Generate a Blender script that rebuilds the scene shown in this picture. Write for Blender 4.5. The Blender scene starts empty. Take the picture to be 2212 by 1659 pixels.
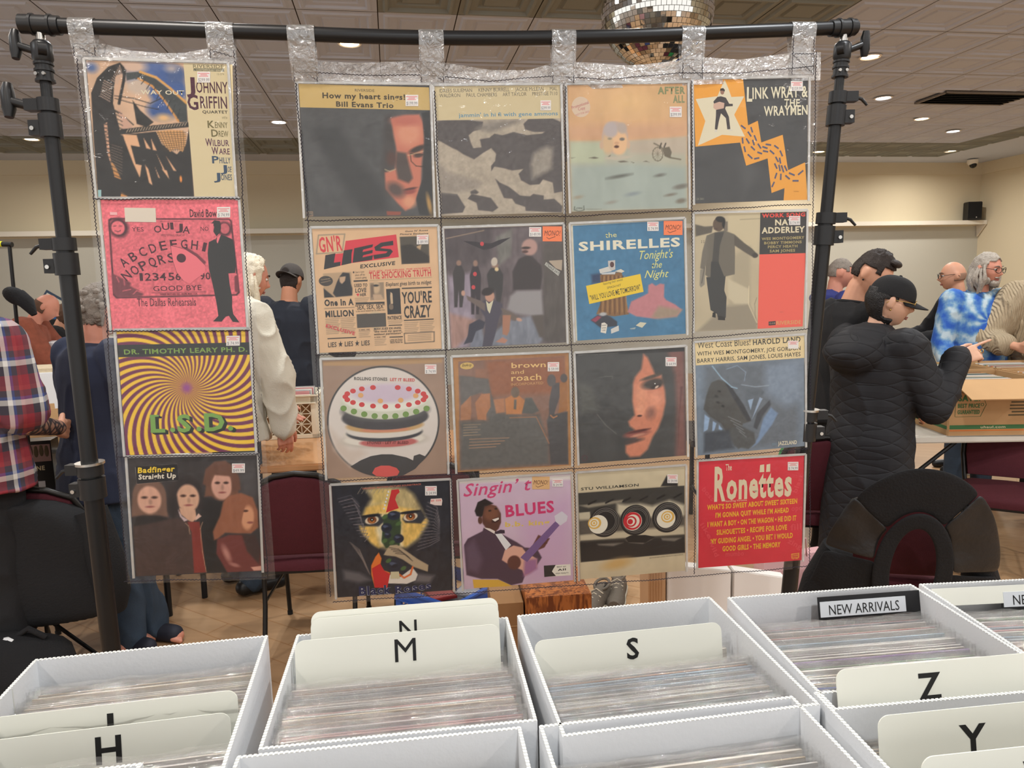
import bpy, bmesh, math, random
import numpy as np
from mathutils import Matrix, Vector, noise
from math import sin, cos, pi, radians as R_

sc = bpy.context.scene
COL = sc.collection
# ------------------------------------------------------------------ camera, world, exposure
F_PX, PITCH, ROLL, CAM_Z = 1560.0, 0.13581, 0.025017, 1.70
_f = Vector((0, cos(PITCH), -sin(PITCH))); _r = Vector((1, 0, 0)); _d = _f.cross(_r)
VIEW_R = _r * cos(ROLL) + _d * sin(ROLL); VIEW_D = -_r * sin(ROLL) + _d * cos(ROLL); VIEW_F = _f
cam_data = bpy.data.cameras.new('camera'); cam = bpy.data.objects.new('camera', cam_data); COL.objects.link(cam)
cam_data.sensor_width = 36.0; cam_data.lens = F_PX / 2212 * 36; cam_data.clip_start = 0.02; cam_data.clip_end = 100
cam.matrix_world = Matrix(((VIEW_R.x, -VIEW_D.x, -VIEW_F.x, 0), (VIEW_R.y, -VIEW_D.y, -VIEW_F.y, 0), (VIEW_R.z, -VIEW_D.z, -VIEW_F.z, CAM_Z), (0, 0, 0, 1)))
sc.camera = cam
sc.view_settings.view_transform = 'Standard'; sc.view_settings.look = 'None'; sc.view_settings.gamma = 1.0
sc.view_settings.use_curve_mapping = False; sc.view_settings.exposure = 0.18
sc.cycles.use_denoising = True; sc.cycles.max_bounces = 6; sc.cycles.diffuse_bounces = 3; sc.cycles.glossy_bounces = 3
sc.cycles.transparent_max_bounces = 40; sc.cycles.caustics_reflective = False; sc.cycles.caustics_refractive = False
sc.cycles.sample_clamp_indirect = 6
world = bpy.data.worlds.new('hall_world'); sc.world = world; world.use_nodes = True
bg = world.node_tree.nodes['Background']; bg.inputs[0].default_value = (1.0, 0.97, 0.94, 1); bg.inputs[1].default_value = 1.15

def at(px, py, z):                 # the place in the hall a pixel shows, at height z
    v = VIEW_R * ((px - 1106) / F_PX) + VIEW_D * ((py - 829.5) / F_PX) + VIEW_F
    return Vector((0, 0, CAM_Z)) + v * ((z - CAM_Z) / v.z)
def aty(px, py, y):                # the same at distance y into the hall
    v = VIEW_R * ((px - 1106) / F_PX) + VIEW_D * ((py - 829.5) / F_PX) + VIEW_F
    return Vector((0, 0, CAM_Z)) + v * (y / v.y)

# ------------------------------------------------------------------ materials
def lin(c):
    def g(x):
        x /= 255.0
        return x / 12.92 if x <= .04045 else ((x + .055) / 1.055) ** 2.4
    return (g(c[0]), g(c[1]), g(c[2]), 1)
MATS = {}
def mat(name, rgb=(200, 200, 200), rough=.6, metal=0., spec=.4, bump=None, var=None, emit=None, coat=0.):
    """bump=(scale, strength)  var=(scale, amount): a blotchy lighter/darker variation of the colour"""
    if name in MATS: return MATS[name]
    m = bpy.data.materials.new(name); m.use_nodes = True; nt = m.node_tree; b = nt.nodes['Principled BSDF']
    b.inputs['Base Color'].default_value = lin(rgb); b.inputs['Roughness'].default_value = rough
    b.inputs['Metallic'].default_value = metal; b.inputs['Specular IOR Level'].default_value = spec; b.inputs['Coat Weight'].default_value = coat
    tc = None
    if bump or var: tc = nt.nodes.new('ShaderNodeTexCoord')
    if var:
        n = nt.nodes.new('ShaderNodeTexNoise'); n.inputs['Scale'].default_value = var[0]; n.inputs['Detail'].default_value = 4
        nt.links.new(tc.outputs['Object'], n.inputs['Vector'])
        mx = nt.nodes.new('ShaderNodeMix'); mx.data_type = 'RGBA'
        c = lin(rgb); k = var[1]
        mx.inputs[6].default_value = (c[0] * (1 - k), c[1] * (1 - k), c[2] * (1 - k), 1); mx.inputs[7].default_value = tuple(min(1, q * (1 + k)) for q in c[:3]) + (1,)
        nt.links.new(n.outputs['Fac'], mx.inputs[0]); nt.links.new(mx.outputs[2], b.inputs['Base Color'])
    if bump:
        n = nt.nodes.new('ShaderNodeTexNoise'); n.inputs['Scale'].default_value = bump[0]; n.inputs['Detail'].default_value = 3
        nt.links.new(tc.outputs['Object'], n.inputs['Vector'])
        bp = nt.nodes.new('ShaderNodeBump'); bp.inputs['Strength'].default_value = bump[1]; bp.inputs['Distance'].default_value = .01
        nt.links.new(n.outputs['Fac'], bp.inputs['Height']); nt.links.new(bp.outputs['Normal'], b.inputs['Normal'])
    if emit:
        b.inputs['Emission Color'].default_value = lin(emit[0]); b.inputs['Emission Strength'].default_value = emit[1]
    MATS[name] = m
    return m
def film(name, fac, rough, scale, strength, tint=(255, 255, 255), stretch=(1, 1, 1), body=0.0):
    """clear plastic: mostly see-through, with a crinkled glossy surface"""
    if name in MATS: return MATS[name]
    m = bpy.data.materials.new(name); m.use_nodes = True; nt = m.node_tree; nt.nodes.remove(nt.nodes['Principled BSDF'])
    out = nt.nodes['Material Output']
    tr = nt.nodes.new('ShaderNodeBsdfTransparent'); tr.inputs[0].default_value = lin(tint)
    gl = nt.nodes.new('ShaderNodeBsdfGlossy'); gl.inputs['Roughness'].default_value = rough
    mx = nt.nodes.new('ShaderNodeMixShader')
    tc = nt.nodes.new('ShaderNodeTexCoord'); mp = nt.nodes.new('ShaderNodeMapping'); mp.inputs['Scale'].default_value = stretch
    n = nt.nodes.new('ShaderNodeTexNoise'); n.inputs['Scale'].default_value = scale; n.inputs['Detail'].default_value = 4; n.inputs['Distortion'].default_value = .6
    nt.links.new(tc.outputs['Object'], mp.inputs[0]); nt.links.new(mp.outputs[0], n.inputs['Vector'])
    bp = nt.nodes.new('ShaderNodeBump'); bp.inputs['Strength'].default_value = strength; bp.inputs['Distance'].default_value = .01
    nt.links.new(n.outputs['Fac'], bp.inputs['Height']); nt.links.new(bp.outputs['Normal'], gl.inputs['Normal'])
    lw = nt.nodes.new('ShaderNodeLayerWeight'); lw.inputs[0].default_value = .25
    mt = nt.nodes.new('ShaderNodeMath'); mt.operation = 'MULTIPLY_ADD'; mt.inputs[1].default_value = .4; mt.inputs[2].default_value = fac; mt.use_clamp = True
    nt.links.new(lw.outputs['Fresnel'], mt.inputs[0]); nt.links.new(mt.outputs[0], mx.inputs[0])
    nt.links.new(tr.outputs[0], mx.inputs[1]); nt.links.new(gl.outputs[0], mx.inputs[2])
    last = mx
    if body > 0:
        df = nt.nodes.new('ShaderNodeBsdfDiffuse'); df.inputs[0].default_value = lin((225, 222, 216)); m2 = nt.nodes.new('ShaderNodeMixShader')
        m2.inputs[0].default_value = body; nt.links.new(mx.outputs[0], m2.inputs[1]); nt.links.new(df.outputs[0], m2.inputs[2]); last = m2
    nt.links.new(last.outputs[0], out.inputs[0])
    MATS[name] = m
    return m
def print_mat(name='printed_card', rough=.45, spec=.35):
    if name in MATS: return MATS[name]
    m = bpy.data.materials.new(name); m.use_nodes = True; nt = m.node_tree; b = nt.nodes['Principled BSDF']
    a = nt.nodes.new('ShaderNodeAttribute'); a.attribute_name = 'Col'
    nt.links.new(a.outputs['Color'], b.inputs['Base Color']); b.inputs['Roughness'].default_value = rough; b.inputs['Specular IOR Level'].default_value = spec
    MATS[name] = m
    return m

# ------------------------------------------------------------------ objects
def tag(o, label=None, cat=None, group=None, kind=None):
    if label: o['label'] = label
    if cat: o['category'] = cat
    if group: o['group'] = group
    if kind: o['kind'] = kind
    return o
def thing(name, label, cat, loc=(0, 0, 0), rotz=0., group=None):
    o = bpy.data.objects.new(name, None); COL.objects.link(o); o.empty_display_size = .05
    o.location = loc; o.rotation_euler = (0, 0, rotz)
    return tag(o, label, cat, group)
def link(name, me, parent=None, world=True):
    o = bpy.data.objects.new(name, me); COL.objects.link(o)
    if parent is not None:
        o.parent = parent
        if world: o.matrix_parent_inverse = basis(parent).inverted()
    return o
def basis(o):
    m = o.matrix_basis.copy()
    if o.parent is not None: m = basis(o.parent) @ o.matrix_parent_inverse @ m
    return m
def copy_tree(o, parent=None):
    c = o.copy(); COL.objects.link(c)
    if parent is not None: c.parent = parent
    for ch in o.children: copy_tree(ch, c)
    return c

class MB:
    """collects shapes and links them as one mesh object"""
    def __init__(s, M=None): s.v = []; s.f = []; s.mi = []; s.M = M or Matrix(); s.cur = 0; s.sm = []; s.smooth = False
    def add(s, vs, fs):
        k = len(s.v); M = s.M
        s.v += [tuple(M @ Vector(p)) for p in vs]
        for f in fs: s.f.append([i + k for i in f]); s.mi.append(s.cur); s.sm.append(s.smooth)
        return s
    def box(s, c, d, rot=None, taper=1.):
        x, y, z = d[0] / 2, d[1] / 2, d[2] / 2
        P = [(-x, -y, -z), (x, -y, -z), (x, y, -z), (-x, y, -z), (-x * taper, -y * taper, z), (x * taper, -y * taper, z), (x * taper, y * taper, z), (-x * taper, y * taper, z)]
        Mx = Matrix.Translation(c) @ (rot.to_4x4() if rot is not None else Matrix())
        return s.add([Mx @ Vector(p) for p in P], [(0, 3, 2, 1), (4, 5, 6, 7), (0, 1, 5, 4), (1, 2, 6, 5), (2, 3, 7, 6), (3, 0, 4, 7)])
    def bar(s, a, b, w, h, up=(0, 0, 1)):
        a = Vector(a); b = Vector(b); d = (b - a); L = d.length; d.normalize(); u = Vector(up)
        if abs(d.dot(u)) > .95: u = Vector((1, 0, 0)) if abs(d.x) < .9 else Vector((0, 1, 0))
        sd = d.cross(u).normalized(); u = sd.cross(d)
        return s.box((a + b) / 2, (w, L, h), Matrix((sd, d, u)).transposed())
    def rings(s, rings, closed=True, cap=True):
        """rings: list of equal-length point loops"""
        n = len(rings[0]); vs = [p for r in rings for p in r]; fs = []
        for i in range(len(rings) - 1):
            for j in range(n if closed else n - 1):
                k = (j + 1) % n; fs.append((i * n + j, i * n + k, (i + 1) * n + k, (i + 1) * n + j))
        if cap and closed: fs.append(tuple(range(n - 1, -1, -1))); fs.append(tuple((len(rings) - 1) * n + j for j in range(n)))
        return s.add(vs, fs)
    def tube(s, pts, r, n=10, flat=1.):
        pts = [Vector(p) for p in pts]; rr = r if isinstance(r, (list, tuple)) else [r] * len(pts); rings = []; prev = None
        for i, p in enumerate(pts):
            t = (pts[min(i + 1, len(pts) - 1)] - pts[max(i - 1, 0)]).normalized()
            if prev is None:
                prev = Vector((0, 0, 1)) if abs(t.z) < .9 else Vector((1, 0, 0))
            a = (prev - t * prev.dot(t)).normalized(); b = t.cross(a); prev = a
            rings.append([p + a * (cos(2 * pi * j / n) * rr[i] * flat) + b * (sin(2 * pi * j / n) * rr[i]) for j in range(n)])
        return s.rings(rings)
    def lathe(s, prof, n=24, M=None):
        M = M or Matrix()
        return s.rings([[M @ Vector((r * cos(2 * pi * j / n), r * sin(2 * pi * j / n), z)) for j in range(n)] for r, z in prof])
    def ball(s, c, r, n=12, m=8, rot=None):
        c = Vector(c); r = (r, r, r) if not isinstance(r, (tuple, list)) else r; rings = []
        for i in range(m + 1):
            a = -pi / 2 + pi * i / m; a = max(-pi / 2 + .02, min(pi / 2 - .02, a)); ring = []
            for j in range(n):
                q = Vector((r[0] * cos(a) * cos(2 * pi * j / n), r[1] * cos(a) * sin(2 * pi * j / n), r[2] * sin(a)))
                ring.append(c + (rot @ q if rot is not None else q))
            rings.append(ring)
        return s.rings(rings)
    def prism(s, poly, a, b):
        """poly: list of 3D points; extruded by the vector b-a"""
        d = Vector(b) - Vector(a); P = [Vector(p) for p in poly]; n = len(P)
        return s.add(P + [p + d for p in P], [tuple(range(n - 1, -1, -1)), tuple(range(n, 2 * n))] + [(i, (i + 1) % n, n + (i + 1) % n, n + i) for i in range(n)])
    def mesh(s, name, mats):
        me = bpy.data.meshes.new(name); me.from_pydata(s.v, [], s.f); me.update()
        for m in (mats if isinstance(mats, (list, tuple)) else [mats]): me.materials.append(m)
        me.polygons.foreach_set('material_index', s.mi); me.polygons.foreach_set('use_smooth', s.sm)
        return me
    def build(s, name, mats, parent=None, world=True, bevel=0., smooth=False, kind=None, autosmooth=None):
        me = s.mesh(name, mats)
        if bevel > 0 or autosmooth:
            bm = bmesh.new(); bm.from_mesh(me); bmesh.ops.remove_doubles(bm, verts=bm.verts, dist=1e-5); bmesh.ops.recalc_face_normals(bm, faces=bm.faces)
            if bevel > 0: bmesh.ops.bevel(bm, geom=[e for e in bm.edges if len(e.link_faces) == 2 and e.calc_face_angle(0) > .5], offset=bevel, segments=2, affect='EDGES', clamp_overlap=True)
            bm.to_mesh(me); bm.free()
        else:
            bm = bmesh.new(); bm.from_mesh(me); bmesh.ops.recalc_face_normals(bm, faces=bm.faces); bm.to_mesh(me); bm.free()
        if smooth: me.polygons.foreach_set('use_smooth', [True] * len(me.polygons)); 
        if smooth: me.set_sharp_from_angle(angle=.9)
        o = link(name, me, parent, world)
        if kind: o['kind'] = kind
        return o

# text outlines from Blender's built-in font, scaled to fit
_tc = bpy.data.curves.new('text_source', 'FONT'); _to = bpy.data.objects.new('text_source', _tc); COL.objects.link(_to); _tc.resolution_u = 2
_tcache = {}
def glyphs(s, bold=0, it=0.):
    """-> (verts Nx2 scaled so the ink is 1 wide and the height above the baseline is 1, faces)"""
    k = (s, bold, it)
    if k in _tcache: return _tcache[k]
    _tc.body = s; _tc.offset = (0, .012, .022, .034, .045, .05, .06)[bold]; _tc.space_character = 1 + .04 * bold
    dg = bpy.context.evaluated_depsgraph_get(); dg.update()
    me = bpy.data.meshes.new_from_object(_to.evaluated_get(dg))
    n = len(me.vertices); v = np.empty(n * 3); me.vertices.foreach_get('co', v); v = v.reshape(-1, 3)[:, :2].copy()
    fs = [tuple(p.vertices) for p in me.polygons]; bpy.data.meshes.remove(me)
    if n == 0: return np.zeros((0, 2)), []
    v[:, 0] += v[:, 1] * it
    v[:, 0] -= v[:, 0].min(); w = v[:, 0].max(); h = v[:, 1].max()
    v[:, 0] /= max(w, 1e-6); v[:, 1] /= max(h, 1e-6)
    _tcache[k] = (v, fs, w / max(h, 1e-6))
    return _tcache[k]
def sign_text(s, M, width, height, m, parent, name='lettering', bold=0, depth=0., it=0.):
    """flat text: M maps (x right, y up) of a w x h box to the world"""
    g = glyphs(s, bold, it); v, fs = g[0], g[1]
    me = bpy.data.meshes.new(name)
    me.from_pydata([tuple(M @ Vector((p[0] * width, p[1] * height, 0))) for p in v], [], fs); me.materials.append(m); me.update()
    return link(name, me, parent)
# ------------------------------------------------------------------ the hall's downlights
CEIL_Z = 3.795; TH = R_(9.2)
E1 = Vector((cos(TH), sin(TH), 0)); E2 = Vector((-sin(TH), cos(TH), 0)); C0 = Vector((-.956, 5.86, 0)); TW, TD = .61, 1.195
def tile(i, j, z=CEIL_Z): return Vector((C0.x, C0.y, z)) + E1 * (i * TW) + E2 * (j * TD)
lens_warm = mat('lamp_lens_warm', (255, 240, 214), emit=((255, 226, 178), 14.))
lens_cool = mat('lamp_lens_cool', (235, 244, 255), emit=((226, 240, 255), 14.))
trim_white = mat('lamp_trim_white', (225, 220, 212), .5)
LAMP_W = 34.
def downlight(p, cool, label):
    t = thing('ceiling_downlight', label, 'ceiling light', p, 0, 'round downlights in the ceiling')
    m = MB(Matrix.Translation(p)); m.lathe([(.098, 0), (.105, -.006), (.09, -.012), (.078, -.006), (.078, 0)], 28); m.build('trim_ring', trim_white, t)
    m = MB(Matrix.Translation(p)); m.lathe([(.001, -.010), (.04, -.010), (.077, -.006), (.077, -.002), (.001, -.002)], 28); m.build('lamp_lens', lens_cool if cool else lens_warm, t)
    ld = bpy.data.lights.new('lamp', 'AREA'); ld.shape = 'DISK'; ld.size = .16; ld.energy = LAMP_W; ld.color = (.93, .97, 1.0) if cool else (1.0, .94, .87); ld.spread = R_(165)
    lo = bpy.data.objects.new('lamp', ld); COL.objects.link(lo); lo.parent = t; lo.location = (0, 0, -.03)
    return t
LAMPS_SEEN = [(68, 300, 0, 'leftmost glowing ceiling light above the left wall'), (602, 263, 1, 'bluish white ceiling light between the two hanging sheets'),
 (755, 93, 0, 'ceiling light half hidden by the black top rod'), (1880, 122, 0, 'large warm ceiling light beside the right stand knob'),
 (1908, 211, 1, 'bluish white ceiling light below the large warm one'), (1991, 256, 0, 'warm ceiling light under the air vent'),
 (2059, 283, 1, 'bluish white ceiling light nearest the olive ceiling band'), (1769, 327, 0, 'warm ceiling light just left of the right stand pole'), (2053, 326, 0, 'warm ceiling light in the far corner of the olive band')]
for px, py, cool, lb in LAMPS_SEEN: downlight(at(px, py, CEIL_Z - .004), cool, lb)
# the same rows of lamps carry on over and behind the camera
k = 0
for i, j in ((-6, -1.5), (-2, -1.5), (2, -1.5), (6, -1.5), (10, -1.5), (-6, -4), (-2, -4), (2, -4), (6, -4), (10, -4), (-4, -6), (0, -6), (4, -6), (8, -6), (-8, 1.5), (13, 0.5)):
    k += 1; downlight(tile(i + .5, j, CEIL_Z - .004), k % 2 == 0, 'ceiling light of the rows over the near end of the hall')
# ------------------------------------------------------------------ the setting
IJ = lambda i, j, z: tile(i, j, z)
IW0, IW1, JW0, JW1 = -26.0, 18.45, -9.0, 5.56
m_floor = mat('floor_wood', (178, 128, 80), .32, spec=.4)
nt = m_floor.node_tree; b = nt.nodes['Principled BSDF']
tc = nt.nodes.new('ShaderNodeTexCoord'); mp = nt.nodes.new('ShaderNodeMapping'); mp.inputs['Rotation'].default_value = (0, 0, R_(32)); mp.inputs['Scale'].default_value = (1.0, 1.0, 1)
br = nt.nodes.new('ShaderNodeTexBrick'); br.inputs['Scale'].default_value = 1.0; br.inputs['Brick Width'].default_value = .9; br.inputs['Row Height'].default_value = .13; br.inputs['Mortar Size'].default_value = .003
br.inputs['Color1'].default_value = lin((180, 148, 114)); br.inputs['Color2'].default_value = lin((172, 138, 104)); br.inputs['Mortar'].default_value = lin((158, 118, 80))
nz = nt.nodes.new('ShaderNodeTexNoise'); nz.inputs['Scale'].default_value = 5; nz.inputs['Detail'].default_value = 5
mp2 = nt.nodes.new('ShaderNodeMapping'); mp2.inputs['Rotation'].default_value = (0, 0, R_(32)); mp2.inputs['Scale'].default_value = (.5, 5, 1)
mx = nt.nodes.new('ShaderNodeMix'); mx.data_type = 'RGBA'; mx.blend_type = 'MULTIPLY'; mx.inputs[0].default_value = .55
cr = nt.nodes.new('ShaderNodeValToRGB'); cr.color_ramp.elements[0].color = (.62, .56, .5, 1); cr.color_ramp.elements[1].color = (1.15, 1.1, 1.05, 1)
nt.links.new(tc.outputs['Object'], mp.inputs[0]); nt.links.new(mp.outputs[0], br.inputs[0]); nt.links.new(tc.outputs['Object'], mp2.inputs[0]); nt.links.new(mp2.outputs[0], nz.inputs['Vector'])
nt.links.new(nz.outputs['Fac'], cr.inputs[0]); nt.links.new(br.outputs['Color'], mx.inputs[6]); nt.links.new(cr.outputs[0], mx.inputs[7]); nt.links.new(mx.outputs[2], b.inputs['Base Color'])
m = MB(); q = [IJ(IW0, JW0, 0), IJ(IW1 + .3, JW0, 0), IJ(IW1 + .3, JW1 + .2, 0), IJ(IW0, JW1 + .2, 0)]; m.prism(q, (0, 0, 0), (0, 0, -.05)); m.build('floor', m_floor, kind='structure')

m_cream = mat('wall_cream_paint', (206, 194, 166), .8, bump=(60, .06)); m_grey = mat('wall_grey_paint', (186, 184, 172), .8, bump=(60, .06)); m_white = mat('white_trim_paint', (222, 216, 202), .6)
def wall(name, a, b, z0, z1, m, n, th=.12):
    w = MB(); a = Vector((a.x, a.y, 0)); b = Vector((b.x, b.y, 0)); w.prism([a + Vector((0, 0, z0)), b + Vector((0, 0, z0)), b + Vector((0, 0, z1)), a + Vector((0, 0, z1))], (0, 0, 0), n * th)
    return w.build(name, m, kind='structure')
SH = 2.63
wall('wall_back', IJ(IW0, JW1, 0), IJ(IW1, JW1, 0), SH - .02, CEIL_Z + .05, m_cream, E2)
wall('wall_back_lower', IJ(IW0, JW1, 0), IJ(IW1, JW1, 0), 0, SH - .02, m_grey, E2)
wall('wall_right', IJ(IW1, JW0, 0), IJ(IW1, JW1 + .1, 0), 0, CEIL_Z + .05, m_cream, E1)
# the shelf that runs along the back wall and its end bracket
m = MB(); d = .22
for (i0, i1) in ((IW0, IW1 - .02),):
    a = IJ(i0, JW1, SH); b2 = IJ(i1, JW1, SH)
    m.prism([a, b2, b2 - E2 * d, a - E2 * d], (0, 0, 0), (0, 0, .075))
m.build('trim_1', m_white, kind='structure')
m = MB(); a = IJ(IW1 - .03, JW1, SH); m.prism([a, a - E2 * d, a - E2 * .02 - Vector((0, 0, .22))], (0, 0, 0), -E1 * .03); m.build('trim_2', m_white, kind='structure')
m = MB(); a = IJ(IW0, JW1, CEIL_Z - .22); b2 = IJ(IW1, JW1, CEIL_Z - .22); m.prism([a, b2, b2 + Vector((0, 0, .22)), a + Vector((0, 0, .22))], (0, 0, 0), -E2 * .025)
m.build('trim_3', m_cream, kind='structure')
m = MB(); a = IJ(IW1, JW0, CEIL_Z - .22); b2 = IJ(IW1, JW1, CEIL_Z - .22); m.prism([a, b2, b2 + Vector((0, 0, .22)), a + Vector((0, 0, .22))], (0, 0, 0), -E1 * .025); m.build('trim_4', m_cream, kind='structure')

# ceiling of pressed 2 x 4 ft tiles, each with two moulded panels
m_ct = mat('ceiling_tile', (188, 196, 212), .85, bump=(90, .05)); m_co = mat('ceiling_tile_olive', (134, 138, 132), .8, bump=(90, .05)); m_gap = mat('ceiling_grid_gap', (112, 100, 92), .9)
c = MB(); PROF = [(0., 0.), (.035, .0), (.05, -.012), (.07, -.012), (.085, .003), (.135, .003), (.15, .014), (.165, .014), (.18, .004)]
def panel(i, j, half, mi, boost=1.):
    o = tile(i, j); dy = TD / 2; y0 = half * dy; rings = []
    for ins, dz in PROF:
        lo = .004 if half == 0 else 0; hi = .004 if half == 1 else 0
        ax0, ax1, ay0, ay1 = ins + .004, TW - ins - .004, y0 + ins + lo, y0 + dy - ins - hi
        rings.append([o + E1 * ax0 + E2 * ay0 + Vector((0, 0, dz * boost)), o + E1 * ax1 + E2 * ay0 + Vector((0, 0, dz * boost)), o + E1 * ax1 + E2 * ay1 + Vector((0, 0, dz * boost)), o + E1 * ax0 + E2 * ay1 + Vector((0, 0, dz * boost))])
    c.cur = mi; n = 4; vs = [p for r in rings for p in r]; fs = []
    for a in range(len(rings) - 1):
        for b in range(4): k2 = (b + 1) % 4; fs.append((a * 4 + b, (a + 1) * 4 + b, (a + 1) * 4 + k2, a * 4 + k2))
    fs.append(tuple((len(rings) - 1) * 4 + b for b in (3, 2, 1, 0))); c.add(vs, fs)
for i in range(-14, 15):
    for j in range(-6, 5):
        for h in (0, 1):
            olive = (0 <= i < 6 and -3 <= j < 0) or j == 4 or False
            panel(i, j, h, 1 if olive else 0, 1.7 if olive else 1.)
def strip(i0, i1, j0, j1, mi): c.cur = mi; c.add([IJ(i0, j0, CEIL_Z), IJ(i0, j1, CEIL_Z), IJ(i1, j1, CEIL_Z), IJ(i1, j0, CEIL_Z)], [(0, 1, 2, 3)])
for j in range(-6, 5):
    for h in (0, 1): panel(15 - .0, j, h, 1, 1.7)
strip(16, IW1, -9, JW1, 0); strip(-26, 16, 5, JW1, 0); strip(-26, -14, -9, 5, 0); strip(-14, 16, -9, -6, 0)
c.cur = 2; c.add([IJ(IW0, JW0, CEIL_Z + .03), IJ(IW0, JW1 + .1, CEIL_Z + .03), IJ(IW1 + .1, JW1 + .1, CEIL_Z + .03), IJ(IW1 + .1, JW0, CEIL_Z + .03)], [(0, 1, 2, 3)])
c.build('ceiling', [m_ct, m_co, m_gap], kind='structure')

# black slotted air vent
m_blk = mat('black_metal', (24, 24, 25), .45, metal=.3); m_dark = mat('dark_hollow', (10, 10, 10), .9); m_plas = mat('black_plastic', (26, 26, 27), .4)
pv = at(2105, 213, CEIL_Z - .02); t = thing('air_vent', 'black slotted air vent in the ceiling at the upper right', 'air vent', pv, TH)
m = MB(); m.box((0, 0, .012), (1.16, .5, .01)); m.build('backing', m_dark, t, world=False)
m = MB()
for s in (-1, 1): m.box((s * .58, 0, 0), (.03, .52, .02)); m.box((0, s * .25, 0), (1.19, .03, .02))
m.build('frame', mat('vent_frame_grey', (120, 112, 104), .5), t, world=False)
for q in range(6):
    m = MB(); m.box((0, -.2 + q * .08, -.004), (1.13, .045, .006), Matrix.Rotation(R_(32), 3, 'X')); m.build('slat', m_blk, t, world=False)
# dome camera in the far corner
pc = at(2101, 349, CEIL_Z - .05); pc.z = CEIL_Z - .02; t = thing('dome_camera', 'small white dome camera with black eye in the far ceiling corner', 'security camera', pc)
m = MB(Matrix.Translation(pc)); m.lathe([(.09, 0), (.09, -.05), (.07, -.09)], 20); m.build('housing', m_white, t, smooth=True)
m = MB(Matrix.Translation(pc)); m.ball((0, -.02, -.09), .062, 14, 10); m.build('lens_dome', mat('camera_dome_black', (12, 12, 12), .1), t, smooth=True)
# loudspeaker on the shelf
ps = IJ(IW1 - .48, JW1, SH + .076) - E2 * .165; t = thing('loudspeaker', 'small black loudspeaker standing on the shelf end in the far corner', 'loudspeaker', ps, TH - .25)
m = MB(); m.box((0, 0, .17), (.25, .2, .34)); m.build('cabinet', m_plas, t, world=False, bevel=.01)
m = MB(); m.box((0, -.104, .18), (.22, .008, .28)); m.build('grille', mat('speaker_grille', (14, 14, 14), .9, bump=(300, .5)), t, world=False)
m = MB(); m.ball((.02, -.108, .05), .012, 8, 6); m.build('badge', mat('silver_badge', (220, 220, 220), .3, metal=.8), t, world=False)

# mirror ball under the olive ceiling patch
BC = aty(1420, 22, 3.15); BR_ = .228
t = thing('mirror_ball', 'large mirror ball of small square mirrors hanging behind the top rod', 'mirror ball', BC)
rng = random.Random(4); m = MB(Matrix.Translation(BC)); NR = 36
for a in range(NR):
    l0 = -pi / 2 + pi * a / NR; l1 = -pi / 2 + pi * (a + 1) / NR; lm = (l0 + l1) / 2; n = max(3, int(2 * pi * cos(lm) / (pi / NR)))
    for b in range(n):
        g = .045 / n * 2 * pi; t0 = 2 * pi * b / n + g; t1 = 2 * pi * (b + 1) / n - g; e = (l1 - l0) * .045
        tx, ty = rng.uniform(-.05, .05), rng.uniform(-.05, .05)
        def S_(la, th, dr): return Vector((cos(la) * cos(th), cos(la) * sin(th), sin(la))) * (BR_ + dr)
        w = BR_ * (t1 - t0) * cos(lm) / 2; h = BR_ * (l1 - l0) / 2
        vs = [S_(l0 + e, t0, -tx * w - ty * h + .002), S_(l0 + e, t1, tx * w - ty * h + .002), S_(l1 - e, t1, tx * w + ty * h + .002), S_(l1 - e, t0, -tx * w + ty * h + .002)]
        m.add(vs, [(0, 1, 2, 3)])
m.build('mirror_tiles', mat('mirror', (226, 226, 222), .02, metal=1.), t)
m = MB(Matrix.Translation(BC)); m.ball((0, 0, 0), BR_ - .002, 40, 26); m.build('core', mat('ball_grout', (150, 142, 124), .6), t, smooth=True)
m = MB(Matrix.Translation(BC)); m.tube([(0, 0, BR_ - .01), (0, 0, CEIL_Z - BC.z - .1)], .006, 8); m.lathe([(.03, BR_ - .012), (.03, BR_ + .03), (.008, BR_ + .035)], 14); m.build('hanging_rod', m_blk, t)
m = MB(Matrix.Translation(BC)); m.lathe([(.05, CEIL_Z - BC.z - .11), (.05, CEIL_Z - BC.z)], 16); m.build('motor', m_blk, t)
# ------------------------------------------------------------------ the black stand, its two clear hanging sheets, the records in them
m_pole = mat('black_painted_tube', (20, 20, 21), .38, metal=.2, spec=.5); m_steel = mat('bright_steel', (200, 198, 192), .25, metal=1.); m_rub = mat('black_rubber', (16, 16, 16), .7)
class Plane:
    def __init__(s, o, yaw): s.o = Vector(o) + Vector((0, 0, CAM_Z)); s.ex = Vector((cos(yaw), sin(yaw), 0)); s.ez = Vector((0, 0, 1)); s.n = Vector((-sin(yaw), cos(yaw), 0)); s.yaw = yaw
    def p(s, u, w, d=0.): return s.o + s.ex * u + s.ez * w - s.n * d          # d: towards the viewer
PLn = {'L': Plane((-.8227, 1.8076, -.0899), R_(7.74)), 'R': Plane((.1617, 1.9511, -.1644), R_(6.46))}
# rod and stands
def onrod(px, py):            # the vertical plane the rod hangs in
    v = VIEW_R * ((px - 1106) / F_PX) + VIEW_D * ((py - 829.5) / F_PX) + VIEW_F; k_ = 1.915 / (v.y - .137 * v.x); return Vector((0, 0, CAM_Z)) + v * k_
rod = [onrod(*q) for q in ((54, 52), (179, 57.5), (328, 62), (478, 67), (642, 72), (700, 75), (830, 79.5), (960, 82), (1100, 82.5), (1190, 81.5), (1300, 79.5), (1400, 76.5), (1560, 70), (1750, 63), (1850, 59))]
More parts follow.
